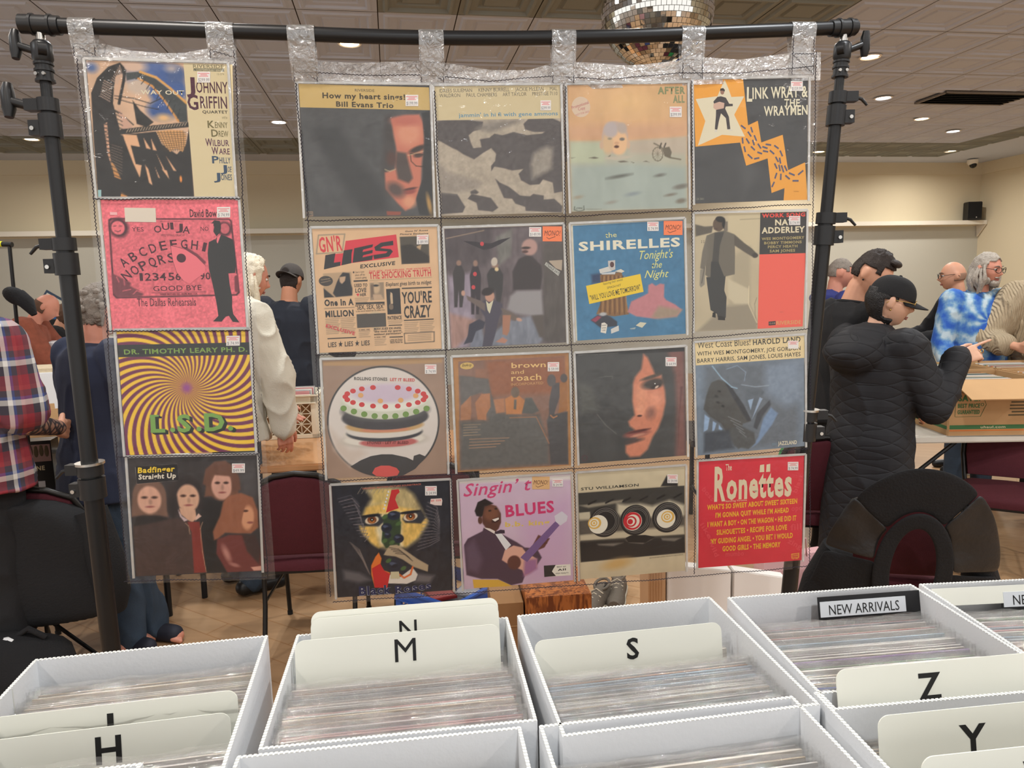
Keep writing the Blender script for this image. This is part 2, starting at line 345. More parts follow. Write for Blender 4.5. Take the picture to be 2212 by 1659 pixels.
# smooth the run of the rod
def smooth_pts(P, n=4):
    out = []
    for i in range(len(P) - 1):
        p0 = P[max(i - 1, 0)]; p1 = P[i]; p2 = P[i + 1]; p3 = P[min(i + 2, len(P) - 1)]
        for k in range(n):
            t_ = k / n; out.append(.5 * ((2 * p1) + (p2 - p0) * t_ + (2 * p0 - 5 * p1 + 4 * p2 - p3) * t_ ** 2 + (3 * p1 - p0 - 3 * p2 + p3) * t_ ** 3))
    return out + [P[-1]]
rodc = smooth_pts(rod)
ROD_R = .0172
def rod_at(q):      # point of the rod nearest to q
    best = None
    for a, b in zip(rodc[:-1], rodc[1:]):
        d = b - a; t_ = max(0, min(1, (q - a).dot(d) / d.length_squared)); p = a + d * t_
        if best is None or (p - q).length < best[0]: best = ((p - q).length, p)
    return best[1]
st_ = thing('backdrop_stand', 'black tube stand with two legs and a long top rod carrying the clear sheets', 'display stand', (0, 1.9, 0))
m = MB(); m.smooth = True; m.tube(rodc, ROD_R, 20); m.build('top_rod', m_pole, st_, smooth=True)
def collar(name, a, b, r, parent, rings=2):
    m = MB(); m.smooth = True; a = Vector(a); b = Vector(b); d = (b - a).normalized()
    m.tube([a, b], r, 20)
    for k in range(rings): q = a + (b - a) * ((k + .6) / (rings + .2)); m.tube([q, q + d * .006], r + .003, 20)
    return m.build(name, m_plas, parent, smooth=True)
dl = (rodc[1] - rodc[0]).normalized(); dr = (rodc[-1] - rodc[-2]).normalized()
collar('rod_sleeve', rodc[0] - dl * .01, rodc[0] + dl * .075, ROD_R + .004, st_); collar('rod_sleeve', rodc[-1] - dr * .075, rodc[-1] - dr * .005, ROD_R + .004, st_)
def wing(name, c, ax, parent, s=1.):
    """a wing nut: boss, two lobes"""
    m = MB(); c = Vector(c); ax = Vector(ax).normalized(); up = Vector((0, 0, 1)); sd = ax.cross(up).normalized()
    m.tube([c, c + ax * .032 * s], .007 * s, 10); q = c + ax * .034 * s
    m.tube([q - up * .026 * s - sd * .004, q - up * .012 * s, q + up * .012 * s, q + up * .026 * s + sd * .004], [.0065 * s, .010 * s, .010 * s, .0065 * s], 10)
    return m.build(name, m_plas, parent, smooth=True)
def stand_side(side, top, bot, x_out):
    """one leg of the stand: three telescoping tubes with clamps, a tilting head, tripod feet"""
    top = Vector(top); bot = Vector(bot); d = (bot - top).normalized(); L = (bot - top).length; ou = Vector((x_out, 0, 0)); fr = Vector((0, -1, 0))
    lp = thing('side_pole', None, None, (bot.x, bot.y, 0)); lp.parent = st_; lp.matrix_parent_inverse = basis(st_).inverted()
    J1, J2, J3 = .155, .475, 1.03
    def tb(n, a, b, r):
        m = MB(); m.smooth = True; m.tube([top + d * a, top + d * b], r, 18); return m.build(n, m_pole, lp, smooth=True)
    tb('upper_tube', .05, J1 + .03, .0125); tb('middle_tube', J1, J2 + .03, .0165); tb('lower_tube', J2, J3 + .04, .0195); tb('base_tube', J3, L - .02, .0225)
    # head: grey spigot, ball joint, ribbed collar
    m = MB(); m.smooth = True; m.tube([top + d * -.004, top + d * .03], .010, 12); m.build('spigot', m_steel, lp, smooth=True)
    m = MB(); m.smooth = True; m.tube([top + d * .022, top + d * .03, top + d * .062, top + d * .07], [.016, .0225, .0225, .018], 18); m.tube([top + d * .045 - ou * .02 + fr * .016, top + d * .045 - ou * .006 + fr * .026], .014, 14); m.build('tilt_head', m_plas, lp, smooth=True)
    m = MB(); m.smooth = True; m.tube([top + d * .068, top + d * .112], .0185, 18)
    for k in (.07, .085, .108): m.tube([top + d * k, top + d * (k + .005)], .0215, 18)
    m.build('ribbed_collar', m_plas, lp, smooth=True)
    for s_ in (-1, 1):
        m = MB(); q = top + d * .098 + fr * .017 + Vector((s_ * .009, 0, 0)); m.tube([q, q + fr * .004], .004, 10); m.build('rivet', m_steel, lp)
    wing('wing_nut', top + d * .042 + ou * .02, ou + Vector((0, 0, .35)), lp, 1.25)
    # clamps at each joint
    for a, r, lv in ((J1, .0235, 1), (J2, .0262, 1), (J3, .030, 2)):
        m = MB(); m.smooth = True; c0 = top + d * (a - .005); m.tube([c0, c0 + d * .03], r, 20); m.tube([c0 + d * .036, c0 + d * .088], r + .001, 20)
        ax = ou * -1 if lv == 1 and side == 'L' else ou; q = c0 + d * .062 + ou * -r * (1 if side == 'L' else -1)
        m.box(c0 + d * .066 + (ou if side == 'R' else ou * 1.) * (r + .008), (.028, .026, .034)); m.box(c0 + d * .014 + ou * (r + .010), (.034, .026, .026)); m.build('clamp', m_plas, lp, smooth=True)
        m = MB(); q = c0 + d * .068 + ou * (r + .012) - Vector((0, .013, 0)); m.tube([q, q - Vector((0, .004, 0))], .005, 12); m.build('bolt', m_steel, lp)
        if lv == 2:
            m = MB(); q = c0 - d * .004; m.tube([q, q + d * .006], r + .004, 20); m.build('bright_ring', m_steel, lp, smooth=True)
        if side == 'L' and a == J1: wing('wing_nut', c0 + d * .016 + ou * (r + .02), ou + Vector((0, 0, .3)), lp, 1.5)
        else:
            m = MB(); m.smooth = True; q = c0 + d * .014 + ou * (r + .022); m.tube([q, q + ou * .02 + d * .006, q + ou * .036 + d * .022], [.005, .0045, .0035], 10); m.build('lever', m_plas, lp, smooth=True)
    # tripod
    for k in range(3):
        a = R_(90 + 120 * k + (30 if side == 'L' else 0)); v = Vector((cos(a), sin(a), 0)); m = MB(); m.bar(bot + Vector((0, 0, .34)) + v * .03, Vector((bot.x, bot.y, .012)) + v * .42, .02, .012); m.build('leg', m_pole, lp)
        m = MB(); m.bar(bot + Vector((0, 0, .14)) + v * .02, Vector((bot.x, bot.y, .16)) + v * .20, .014, .006); m.build('brace', m_pole, lp)
        m = MB(); m.box(Vector((bot.x, bot.y, .012)) + v * .425, (.03, .03, .024)); m.build('rubber_foot', m_rub, lp)
    m = MB(); m.tube([bot + Vector((0, 0, .3)), bot + Vector((0, 0, .37))], .032, 16); m.build('leg_hub', m_plas, lp)
tl = rodc[0] + dl * .03 - Vector((0, 0, .014)); stand_side('L', tl, (tl.x + .02, tl.y, .04), -1)
tr_ = rodc[-1] - dr * .035 - Vector((0, 0, .014)); stand_side('R', tr_, (tr_.x - .145, tr_.y + .02, .04), 1)

# --- clear vinyl sheets
f_pocket = film('clear_vinyl_pocket', .004, .12, 9, .55, (255, 255, 255)); f_back = film('clear_vinyl_sheet', .03, .10, 14, .8, (250, 250, 250), body=.05)
f_head = film('crinkled_clear_vinyl', .36, .20, 60, 1.3, (240, 240, 240), (1, 1, 1), body=.16); f_loop = film('clear_vinyl_loop', .24, .20, 45, 1.2, (236, 236, 236), body=.12)
m_thread = mat('dark_stitching', (34, 28, 38), .8); m_edge = film('pale_sleeve_edge', .25, .25, 30, .8, (230, 232, 232), body=.45)
def ribbon(P, q0, q1, amp=.0016, step=.0045, wob=.003, seed=0, d=.008, r=.0011, pts=None):
    """zigzag stitching along a line in the sheet plane -> polyline"""
    rng = random.Random(seed); out = []
    line = pts or [q0, q1]; seg = []
    for a, b in zip(line[:-1], line[1:]):
        L = math.hypot(b[0] - a[0], b[1] - a[1]); n = max(2, int(L / step)); dx, dy = (b[0] - a[0]) / L, (b[1] - a[1]) / L
        for k in range(n):
            t_ = k / n; s_ = amp * (1 if k % 2 else -1) + wob * noise.noise(Vector((seed * 3.1, t_ * L * 9, 0)))
            out.append(P.p(a[0] + (b[0] - a[0]) * t_ - dy * s_, a[1] + (b[1] - a[1]) * t_ + dx * s_, d))
    return out
def seam(parent, P, line, seed, d=.008, r=.00115, amp=.0013):
    m = MB(); m.tube(ribbon(P, None, None, amp=amp, seed=seed, d=d, pts=line), r, 4); return m.build('stitched_seam', m_thread, parent)
def grid_sheet(P, outline_u, outline_w, nu, nw, d, wav=.004, seed=0, top=None, bot=None):
    """a wavy piece of vinyl between u0..u1 and w0..w1; top(u), bot(u) give its edges"""
    m = MB(); m.smooth = True; vs = []; fs = []
    for j in range(nw + 1):
        for i in range(nu + 1):
            s_ = i / nu; t_ = j / nw; u = outline_u[0] + (outline_u[1] - outline_u[0]) * s_
            w0 = bot(u) if bot else outline_w[0]; w1 = top(u) if top else outline_w[1]; w = w0 + (w1 - w0) * t_
            vs.append(P.p(u, w, d + wav * noise.noise(Vector((u * 7 + seed * 5, w * 7, seed)))))
    for j in range(nw):
        for i in range(nu): a = j * (nu + 1) + i; fs.append((a, a + 1, a + nu + 2, a + nu + 1))
    m.add(vs, fs); return m
def pw(pts):
    def g(u):
        for (a, b), (c, d) in zip(pts[:-1], pts[1:]):
            if u <= c: return b + (d - b) * max(0, (u - a) / (c - a))
        return pts[-1][1]
    return g
COVERS = {'L1':(-.0022,.4773,-.67,.3152),'L2':(.0004,.1587,-.41,.3164),'L3':(.0030,-.1574,-1.12,.3118),'L4':(-.0014,-.4791,-1.85,.3125),
'R11':(-.5163,.5089,-.43,.3209),'R12':(-.1785,.5085,.71,.3197),'R13':(.1620,.5148,1.13,.3189),'R14':(.4987,.5315,1.30,.3164),
'R21':(-.5064,.1608,.06,.3158),'R22':(-.1715,.1607,.98,.3105),'R23':(.1626,.1698,1.75,.3073),'R24':(.5026,.1850,.63,.3156),
'R31':(-.5027,-.1770,-.73,.3164),'R32':(-.1623,-.1778,.35,.3122),'R33':(.1691,-.1729,1.43,.3055),'R34':(.5113,-.1596,2.06,.3173),
'R41':(-.4986,-.5118,-.42,.3129),'R42':(-.1587,-.5132,.77,.3089),'R43':(.1690,-.5090,.77,.3075),'R44':(.5196,-.4982,.34,.3136)}
def hang_sheet(key, label, us, rows, loops, head_top, head_seam, xs):
    P = PLn[key]; t = thing('hanging_display_sheet', label, 'display sheet', P.p(0, -.7))
    u0, u1 = us[0], us[-1]
    lo = pw([(p[0], p[1]) for p in rows[-1]]); 
    grid_sheet(P, (u0 - .008, u1 + .008), None, 30, 30, -.006, seed=1, top=pw(rows[0]), bot=lambda u: lo(u) - .012).build('back_sheet', f_back, t)
    g = grid_sheet(P, (u0 - .006, u1 + .006), None, 60, 10, .002, .010, 3, top=pw(head_top), bot=pw([(a, b - .012) for a, b in rows[0]])); g.build('header_panel', f_head, t)
    k = 0
    for r in range(len(rows) - 1):
        for ci in range(len(us) - 1):
            k += 1; ua, ub = us[ci], us[ci + 1]
            tp, bt = pw(rows[r]), pw(rows[r + 1])
            g = grid_sheet(P, (ua + .004, ub - .004), None, 14, 14, .0085, .004, k, top=lambda u: tp(u) - .014, bot=lambda u: bt(u) + .003); g.build('pocket', f_pocket, t)
    for ua, ub in loops:      # strips over the rod, sewn to the header front and back
        m = MB(); m.smooth = True; n = 18; ring = []
        um = (ua + ub) / 2; tp = pw(head_top)(um); rp = rod_at(P.p(um, .79)); base = pw(rows[0])(um) + .004
        prof = [(-.0045, base), (-.005, tp - .02), (-.012, rp.z - P.o.z - .03)] + [(-(ROD_R + .002) * cos(a), rp.z - P.o.z + (ROD_R + .002) * sin(a)) for a in [pi * q / 12 for q in range(13)]] + [(.013, rp.z - P.o.z - .03), (.009, tp - .02), (.0085, base)]
        dpl = (rp - P.p(um, 0)).dot(-P.n)
        vs = []
        for a, w in prof:
            lean = dpl if w > tp else dpl * max(0, (w - base) / (tp - base))
            for s_ in range(4): vs.append(P.p(ua + (ub - ua) * s_ / 3, w, a + lean))
        m.add(vs, [(i * 4 + j, i * 4 + j + 1, i * 4 + j + 5, i * 4 + j + 4) for i in range(len(prof) - 1) for j in range(3)]); m.build('hanging_loop', f_loop, t)
        for q, uu in enumerate((ua + .004, ub - .004)): seam(t, P, [(uu, base - .002), (uu, rp.z - P.o.z - .016)], int(um * 100) + q, .013, .0009, .0011)
        seam(t, P, [(ua, tp - .004), (ub, tp - .004)], int(um * 50) + 3, .0125, .0009, .0011); seam(t, P, [(ua + .004, tp - .006), (ub - .004, base)], int(um * 50) + 4, .0125, .0007, .0015)
    if head_seam: seam(t, P, head_seam, 91, .0115, .0009, .001)
    for q, x in enumerate(xs): seam(t, P, x, 10 + q)
    for q, r in enumerate(rows[1:]): seam(t, P, r, 30 + q, amp=.0011)
    return t
hang_sheet('R', 'wide clear vinyl hanging sheet of four rows of record pockets on the black rod', [-.679, -.342, -.006, .332, .682],
 [[(-.68, .672), (0, .672), (.69, .70)], [(-.68, .340), (-.024, .341), (.30, .350), (.675, .364)], [(-.672, -.002), (-.01, .001), (.34, .008), (.68, .024)], [(-.67, -.339), (.004, -.341), (.35, -.333), (.69, -.32)], [(-.669, -.677), (.007, -.68), (.35, -.678), (.70, -.672)]],
 [(-.689, -.625), (-.376, -.315), (-.043, .019), (.299, .361), (.601, .667)],
 [(-.685, .728), (-.625, .726), (-.543, .722), (-.43, .726), (-.37, .728), (-.31, .724), (-.2, .708), (-.1, .708), (-.04, .726), (.02, .728), (.153, .722), (.30, .736), (.361, .742), (.46, .740), (.6, .756), (.675, .760)],
 [(-.68, .697), (-.5, .690), (-.36, .692), (-.2, .678), (-.04, .692), (.1, .684), (.3, .702), (.45, .702), (.67, .722)],
 [[(-.681, .672), (-.672, .34), (-.674, -.666)], [(-.342, .655), (-.338, .34), (-.336, -.34), (-.334, -.676)], [(-.006, .668), (-.012, .34), (.002, -.1), (.005, -.678)], [(.33, .684), (.334, .35), (.344, -.3), (.352, -.676)], [(.672, .76), (.676, .36), (.690, -.32), (.70, -.674)]])
hang_sheet('L', 'narrow clear vinyl sheet of four record pockets at the left end of the rod', [-.179, .174],
 [[(-.182, .642), (.182, .642)], [(-.172, .320), (.172, .317)], [(-.172, .003), (.171, -.006)], [(-.178, -.312), (.168, -.325)], [(-.19, -.640), (.168, -.658)]],
 [(-.184, -.129), (.119, .181)], [(-.186, .676), (-.12, .676), (-.06, .662), (0, .657), (.06, .657), (.12, .668), (.185, .668)], None,
 [[(-.176, .64), (-.170, .32), (-.169, 0), (-.177, -.312), (-.182, -.645)], [(.178, .64), (.172, .318), (.170, -.008), (.165, -.329), (.166, -.658)]])
# ------------------------------------------------------------------ the printed covers (unit square art, drawn through a 3x3 sheet matrix)
SHEET = {
'L1': (0.000592957, -0.000054641, 0.000900584, -0.000013964, 0.000607455, -0.010012, -0.000005589, -0.000014394, 1),
'L2': (0.000568207, -0.000064477, -0.0152518, -0.000005940, 0.000591984, -0.0100595, -0.000012362, -0.000022407, 1),
'L3': (0.000557376, -0.000047835, -0.00621441, 0.000000000, 0.000597775, -0.00729051, -0.000019818, -0.000012178, 1),
'L4': (0.000546713, -0.000036591, -0.00526134, 0.000008757, 0.000612974, -0.0270726, -0.000020853, -0.000011108, 1),
'R11': (0.000620359, -0.000041069, -0.00282396, -0.000008397, 0.000589870, -0.0100042, -0.000006125, -0.000023422, 1),
'R12': (0.000630432, -0.000033773, -0.00992217, 0.000002235, 0.000601327, -0.0173585, -0.000014356, -0.000017300, 1),
'R13': (0.000645345, -0.000016427, -0.00686717, 0.000009453, 0.000607376, -0.0249438, -0.000020251, -0.000013934, 1),
'R21': (0.000581788, -0.000041246, -0.0062964, -0.000004475, 0.000606370, -0.0109608, -0.000027569, -0.000007922, 1),
'R22': (0.000629959, -0.000037056, -0.00887996, 0.000024063, 0.000616020, -0.0458648, -0.000004129, -0.000019582, 1),
'R23': (0.000640033, -0.000030722, -0.00530056, 0.000027864, 0.000618073, -0.0543097, -0.000015397, -0.000020021, 1),
'R24': (0.000646922, 0.000002588, -0.0124337, 0.000018111, 0.000623538, -0.0358705, -0.000008425, -0.000008025, 1),
'R31': (0.000570906, -0.000029806, -0.00914826, 0.000013646, 0.000614087, -0.0352622, -0.000012885, -0.000017843, 1),
'R32': (0.000590872, -0.000038746, -0.00485705, 0.000018832, 0.000602632, -0.0428568, -0.000015073, -0.000031140, 1),
'R33': (0.000636617, -0.000018963, -0.00191328, 0.000043250, 0.000640641, -0.0749989, -0.000013127, -0.000013338, 1),
'R34': (0.000646564, -0.000019342, -0.00154592, 0.000050851, 0.000645003, -0.0874338, 0.000002989, -0.000016615, 1),
'R41': (0.000560051, -0.000028003, -0.00871209, 0.000021682, 0.000623967, -0.0489534, -0.000034093, -0.000014916, 1),
'R42': (0.00107907, -0.000056056, -0.00385645, 0.000074376, 0.00112958, -0.0845657, -0.000023219, -0.000026920, 1),
'R43': (0.001129, -0.000024978, -0.0107233, 0.000088537, 0.00114115, -0.0958805, -0.000009068, -0.000024978, 1),
'R44': (0.0010637, -0.000014439, -0.0117997, 0.000051897, 0.00110871, -0.0665906, -0.000007724, -0.000029050, 1),
'R14': (0.0011978, -0.000008972, -0.0118319, 0.000026680, 0.00108498, -0.03691, -0.000015034, -0.000022755, 1),
}
ART = {}; cur = None; HM = None
def cover(n_):
    global cur, HM
    cur = []; ART[n_] = cur; HM = np.array(SHEET[n_]).reshape(3, 3)
def U(x, y):
    q = HM @ np.array([x, y, 1.]); return q[0] / q[2], q[1] / q[2]
def S(x, y, d=100.):
    a = np.array(U(x, y)); b = np.array(U(x + d, y)); c = np.array(U(x, y + d)); return np.linalg.norm(b - a) / d, np.linalg.norm(c - a) / d
def pts(s):
    v = [float(a) for a in s.replace(',', ' ').split()] if isinstance(s, str) else list(s); o = []
    for i in range(0, len(v), 2): o += [float(a) for a in U(v[i], v[i + 1])]
    return o
def f(c): cur.append(('f', c))
def p(c, s, soft=0): cur.append(('p', c, pts(s), soft * S(800, 800)[0]))
def e(c, cx, cy, rx, ry, rot=0, soft=0):
    a, b = S(cx, cy); u, v = U(cx, cy); cur.append(('e', c, u, v, rx * a, ry * b, rot, soft * a))
def l(c, w, s): cur.append(('l', c, w * S(800, 800)[0], pts(s)))
def n(amp, sc, seed=0, asp=1):
    if amp: cur.append(('n', amp, sc, seed, asp))
def t(s, c, xl, yl, xr, yr, h, bold=0, it=0):
    if s: cur.append(('t', s, c, *U(xl, yl), *U(xr, yr), h * S(xl, yl)[1], bold, it))
def P(c, s): cur.append(('P', c, pts(s)))
def E(c, cx, cy, rx, ry):
    a, b = S(cx, cy); u, v = U(cx, cy); cur.append(('E', c, u, v, rx * a, ry * b))
def st(price, xl, yt, xr, yb, kind='price'): cur.append(('s', kind, price, *U(xl, yt), *U(xr, yt), *U(xl, yb)))
DK = (46, 44, 42)
cover('L1');f((206,170,140));n(.06,5,1)
for a in ((800,150,330,120,(78,100,150)),(960,350,230,210,(66,92,146)),(60,100,70,55,(84,104,146)),(900,600,170,120,(62,88,142)),(560,250,60,40,(70,96,150)),(1060,180,110,100,(72,92,135))): e(a[4],*a[:4],0,60)
for a in ((610,320,130,90,(196,176,158)),(560,90,150,70,(202,172,150)),(920,690,90,45,(222,178,124)),(1010,110,70,40,(170,160,160))): e(a[4],*a[:4],0,50)
p(DK,'60 400 130 220 260 90 400 40 455 100 440 170 360 190 330 320 320 520 420 900 520 1450 300 1640 150 1640 90 900')
p((202,164,136),'345 210 420 170 440 230 400 400 345 520 335 330')
for i in range(16): l((186,160,142),9,[395-i*14,75+i*24,420-i*7,170+i*17] if i<8 else [210-(i-8)*6,250+(i-8)*26,310-(i-8)*4,300+(i-8)*28])
p((66,70,70),'470 160 620 148 800 215 1000 370 1195 520 1208 740 1110 740 900 450 760 290 600 225 480 250')
l((214,160,88),30,'640 150 830 215 1000 345 1192 515');l((206,146,80),24,'610 222 780 315 920 475 1095 725')
for i in range(9): l((46,50,52),8,[650+i*58,170+i*52,590+i*62,235+i*58])
l(DK,34,'455 130 445 250 390 520');l(DK,10,'340 430 560 460 760 520 890 460');l(DK,9,'340 460 700 560 860 590');l(DK,14,'330 600 470 690 560 770')
p((196,156,134),'370 560 480 700 560 800 430 830');p(DK,'550 480 640 600 800 740 720 800 600 760')
l(DK,62,'430 852 800 808 1212 770')
for i in range(22): l((190,168,140),8,[480+i*33,856-i*3.6,500+i*33,822-i*3.6])
p(DK,'120 1000 400 960 430 880 620 870 830 850 900 1000 1080 1120 1190 1000 1225 800 1290 1650 150 1640')
p((214,160,102),'835 850 1000 832 1150 840 1188 900 1180 1020 1150 1090 1060 1050 1000 1090 900 980')
for i in range(9): l((70,56,40),5,[850+i*38,845,960+i*26,1080]);l((70,56,40),5,[845+i*8,865+i*26,1188,860+i*24])
for s in ('430 880 560 1220 640 1390 660 1245 590 1230 530 1010 640 1030 600 890','680 920 770 1060 715 1045','770 930 840 1075 795 1065','840 1120 935 1300 915 1295','950 1140 1075 1315 1040 1310','700 1240 740 1290 790 1480 750 1450','820 1270 880 1400 860 1390','900 1290 960 1310 990 1410'): p((222,172,132),s)
p((208,160,130),'210 760 250 740 300 1240 260 1120');p((200,140,80),'290 1180 350 1260 420 1410 340 1380');p((200,140,80),'420 1560 500 1600 470 1650 410 1630')
for i in range(22): l(DK,9,[130,480+i*46,420+i*4,640+i*46]);
for i in range(9): l(DK,6,[140,800+i*34,300,740+i*44])
for i in range(10): l((176,150,128),4,[300,1000+i*30,430,1040+i*34])
e((240,150,70),1128,1410,14,38);P((150,190,190),'145 1530 185 1528 185 1615 150 1618')
P((213,197,156),'1155 45 1745 60 1785 1650 1295 1650')
C1=(120,112,84);t('RIVERSIDE',C1,1272,100,1640,104,40,1);P((112,110,88),'1275 105 1645 108 1646 146 1276 138');t('CONTEMPORARY SERIES',(205,192,155),1310,136,1620,142,24,1);t('12-274',C1,1560,184,1645,186,24)
C2=(78,38,54);t('J',C2,1195,385,1300,388,175,2);t('OHNNY',C2,1312,392,1692,402,136,1);t('G',C2,1210,590,1340,592,175,2);t('RIFFIN',C2,1362,575,1685,582,140,1)
t('QUARTET',(64,58,48),1385,636,1690,640,34,2);t('WITH',C1,1620,704,1685,706,28)
for s,y,x,c,h in (('KENNY',808,1450,(112,102,62),84),('DREW',912,1495,(112,102,62),84),('WILBUR',1022,1425,(92,48,74),88),('WARE',1120,1500,(92,48,74),84),('PHILLY',1226,1505,(52,74,98),84),('JOE',1330,1605,(52,74,98),80),('JONES',1425,1525,(52,74,98),84)):
    xr=1690+(y-800)*.088;t(s[0],c,x,y,x+82,y+1,h,2);t(s[1:],c,x+88,y+1,xr,y+4,h*.82,1)
t('WAY OUT',(218,208,180),650,412,1168,418,50,2);st('$299.99',1322,145,1478,275)
cover('L2');f((236,116,126));n(.03,6,2)
RD=(212,98,110);IK=(76,44,52)
p(IK,'130 270 160 246 1650 272 1680 300 1785 1190 1750 1225 250 1240 210 1200')
p((222,108,118),'150 290 180 264 1640 288 1662 310 1762 1180 1735 1208 270 1222 232 1190');n(.10,60,3)
e(IK,265,370,120,120,0,40);e((232,116,124),255,370,84,84);e(IK,1590,400,90,90,0,30);e((200,100,108),1590,395,60,66)
l(IK,8,'200 350 230 345');l(IK,8,'270 345 300 350');l(IK,8,'215 405 255 420 290 402')
p((120,66,74),'190 930 330 1000 430 1050 420 1090 590 1180 570 1215 260 1225 210 1180',20);n(.08,90,5)
for s in ('330 1150 430 1130','460 1190 500 1150 590 1180','250 980 280 1040','340 1010 350 1080'): l((225,110,120),10,s)
t('YES',IK,428,416,578,418,52);t('NO',IK,1290,420,1390,422,52)
for ch,x,y,r in (('O',715,440,-12),('U',812,405,-5),('I',912,398,0),('J',975,410,6),('A',1062,440,14)):
    dx=92 if ch!='I' else 40;t(ch,IK,x,y,x+dx,y+r,86,1)
t('WILLIAM FULD TALKING BOARD',IK,780,304,1040,304,14);t('MYSTIFYING ORACLE',IK,800,484,1090,484,26)
for k_,ch in enumerate('ABCDEFGHIJK'):
    a=(k_-5.6)/5.6*.62;X=1040+1130*math.sin(a)-45;Y=1700-1110*math.cos(a);w=84 if ch not in 'IJ' else 46
    if ch in 'IJ': X+=14
    t(ch,IK,X,Y+45-w/2*math.sin(a),X+w*math.cos(a),Y+45+w/2*math.sin(a),110,1)
for k_,ch in enumerate('NOPQRS'):
    a=-.66+k_*.112;X=1060+1000*math.sin(a)-70;Y=1700-980*math.cos(a);w=90
    t(ch,IK,X,Y+80-w/2*math.sin(a),X+w*math.cos(a),Y+80+w/2*math.sin(a),112,1)
for ch,x in zip('12345',(540,605,700,790,895)): t(ch,IK,x,1026,x+(40 if ch=='1' else 78),1026,92,1)
t('6',IK,985,1026,1050,1026,92,1);t('90',IK,1290,1020,1420,1022,86,1)
P((236,118,128),'918 600 1100 650 1240 740 1350 850 1355 930 1230 1020 1160 1075 1080 1030 1000 930 950 790')
l(IK,8,'918 600 1100 650 1240 740 1350 850');l(IK,8,'918 600 950 790 1000 930 1080 1030');l((120,60,70),40,'1110 640 1240 720 1340 810');E(IK,1052,755,58,55)
t('GOOD BYE',IK,710,1158,1310,1150,62);l(IK,5,'690 1178 1360 1172');t('PARKER BROTHERS INC., SALEM, MASS. U.S.A.',IK,795,1206,1260,1204,20,1)
t('The Dallas Rehearsals',(96,56,64),515,1340,1243,1340,96);t('David Bow',(70,46,52),1155,245,1492,248,94,1)
SU=(52,52,52)
P(SU,'1395 560 1480 520 1500 490 1545 470 1600 490 1690 530 1715 640 1735 820 1725 945 1640 950 1660 1100 1690 1240 1690 1370 1705 1450 1780 1550 1700 1545 1650 1470 1610 1480 1560 1540 1455 1535 1520 1470 1500 1330 1450 1100 1400 900 1380 700')
P(SU,'1420 330 1460 290 1530 300 1545 380 1535 440 1490 490 1450 430 1460 370');P((235,120,130),'1470 520 1500 495 1545 470 1505 580');P(SU,'1478 520 1496 500 1490 580')
P((235,120,130),'1400 330 1450 330 1450 440 1480 480 1440 500 1400 420');l((235,120,130),14,'1645 948 1740 965 1745 1040 1680 1045');l((120,60,68),50,'1740 1000 1745 1160')
P((220,208,190),'330 120 722 130 732 306 345 296');l((120,116,112),5,'390 160 430 150 460 165 500 150 560 160');l((120,116,112),5,'360 240 420 235 470 245 540 225 560 270 600 240 700 245')
P((240,180,180),'150 172 240 176 246 210 155 208');st('$ 74.99',1493,126,1660,258)
cover('L3');cur.append(('swirl',(116,54,84),(240,196,64),*U(945,765),40))
P((54,56,56),'15 192 1760 176 1772 338 30 354');t('DR. TIMOTHY LEARY PH. D.',(128,160,80),116,316,1735,296,64,2)
e((150,80,140),945,765,60,60,0,60)
for dx,dy,c in ((42,22,(44,50,46)),(22,12,(44,50,46)),(0,0,(122,164,84))):
    for s,a,b,y in (('L',480,668,1342),('S',830,1010,1338),('D',1185,1450,1325)): t(s,c,a+dx,y+dy,b+dx,y+dy-4,225,3 if not dx else 4)
    for x,y in ((765,1315),(1112,1305),(1525,1298)): E(c,x+dx,y+dy,33,31)
    for s in ('460 1120 580 1116 580 1140 460 1145','475 1318 620 1312 620 1344 475 1346','1178 1102 1300 1098 1300 1126 1178 1130','1190 1296 1300 1292 1300 1326 1190 1328'):
        v=[float(q) for q in s.split()];P(c,[q+(dx if i%2==0 else dy) for i,q in enumerate(v)])
st('$ 74.99',1460,88,1636,218)
cover('L4');f((62,58,58));n(.05,8,4);e((80,76,76),1650,350,160,300,0,160)
def face(cx,cy,rx,ry,sk,hair,hw=1.5,hl=1.6,dk=(70,48,42),tilt=0):
    e(hair,cx,cy-ry*.15,rx*hw,ry*1.35,tilt,rx*.15)
    if hl>0: p(hair,[cx-rx*hw,cy,cx+rx*hw,cy,cx+rx*hw*1.12,cy+ry*hl,cx+rx*.6,cy+ry*hl*.9,cx-rx*.6,cy+ry*hl*.9,cx-rx*hw*1.12,cy+ry*hl],rx*.2)
    e(sk,cx,cy+ry*.1,rx,ry,tilt,rx*.15)
    for q in (-.42,.42): e(dk,cx+q*rx,cy-ry*.08,rx*.24,ry*.09,0,rx*.1)
    e(tuple(int(a*.84) for a in sk),cx+rx*.08,cy+ry*.25,rx*.14,ry*.2,0,rx*.12);e((150,84,80),cx+rx*.05,cy+ry*.6,rx*.34,ry*.07,0,rx*.08)
BR=(76,60,56)
p(BR,'90 960 260 900 420 890 560 860 720 850 880 920 930 1590 130 1640',30);n(.05,14,6)
p((46,42,42),'130 850 240 760 420 770 560 870 300 930 100 960',30)
face(310,590,165,185,(214,164,140),(122,92,78),1.42,1.35)
p((60,52,50),'560 400 720 360 860 280 1010 380 1030 560 970 800 720 820 560 760',40)
p((44,42,42),'1010 560 1200 620 1350 620 1330 900 1240 1100 1390 1580 1060 1590 1010 1000',30)
face(840,570,155,185,(212,166,138),(52,46,46),1.25,.9);p((52,46,46),'560 600 690 560 720 760 640 850 570 780',30)
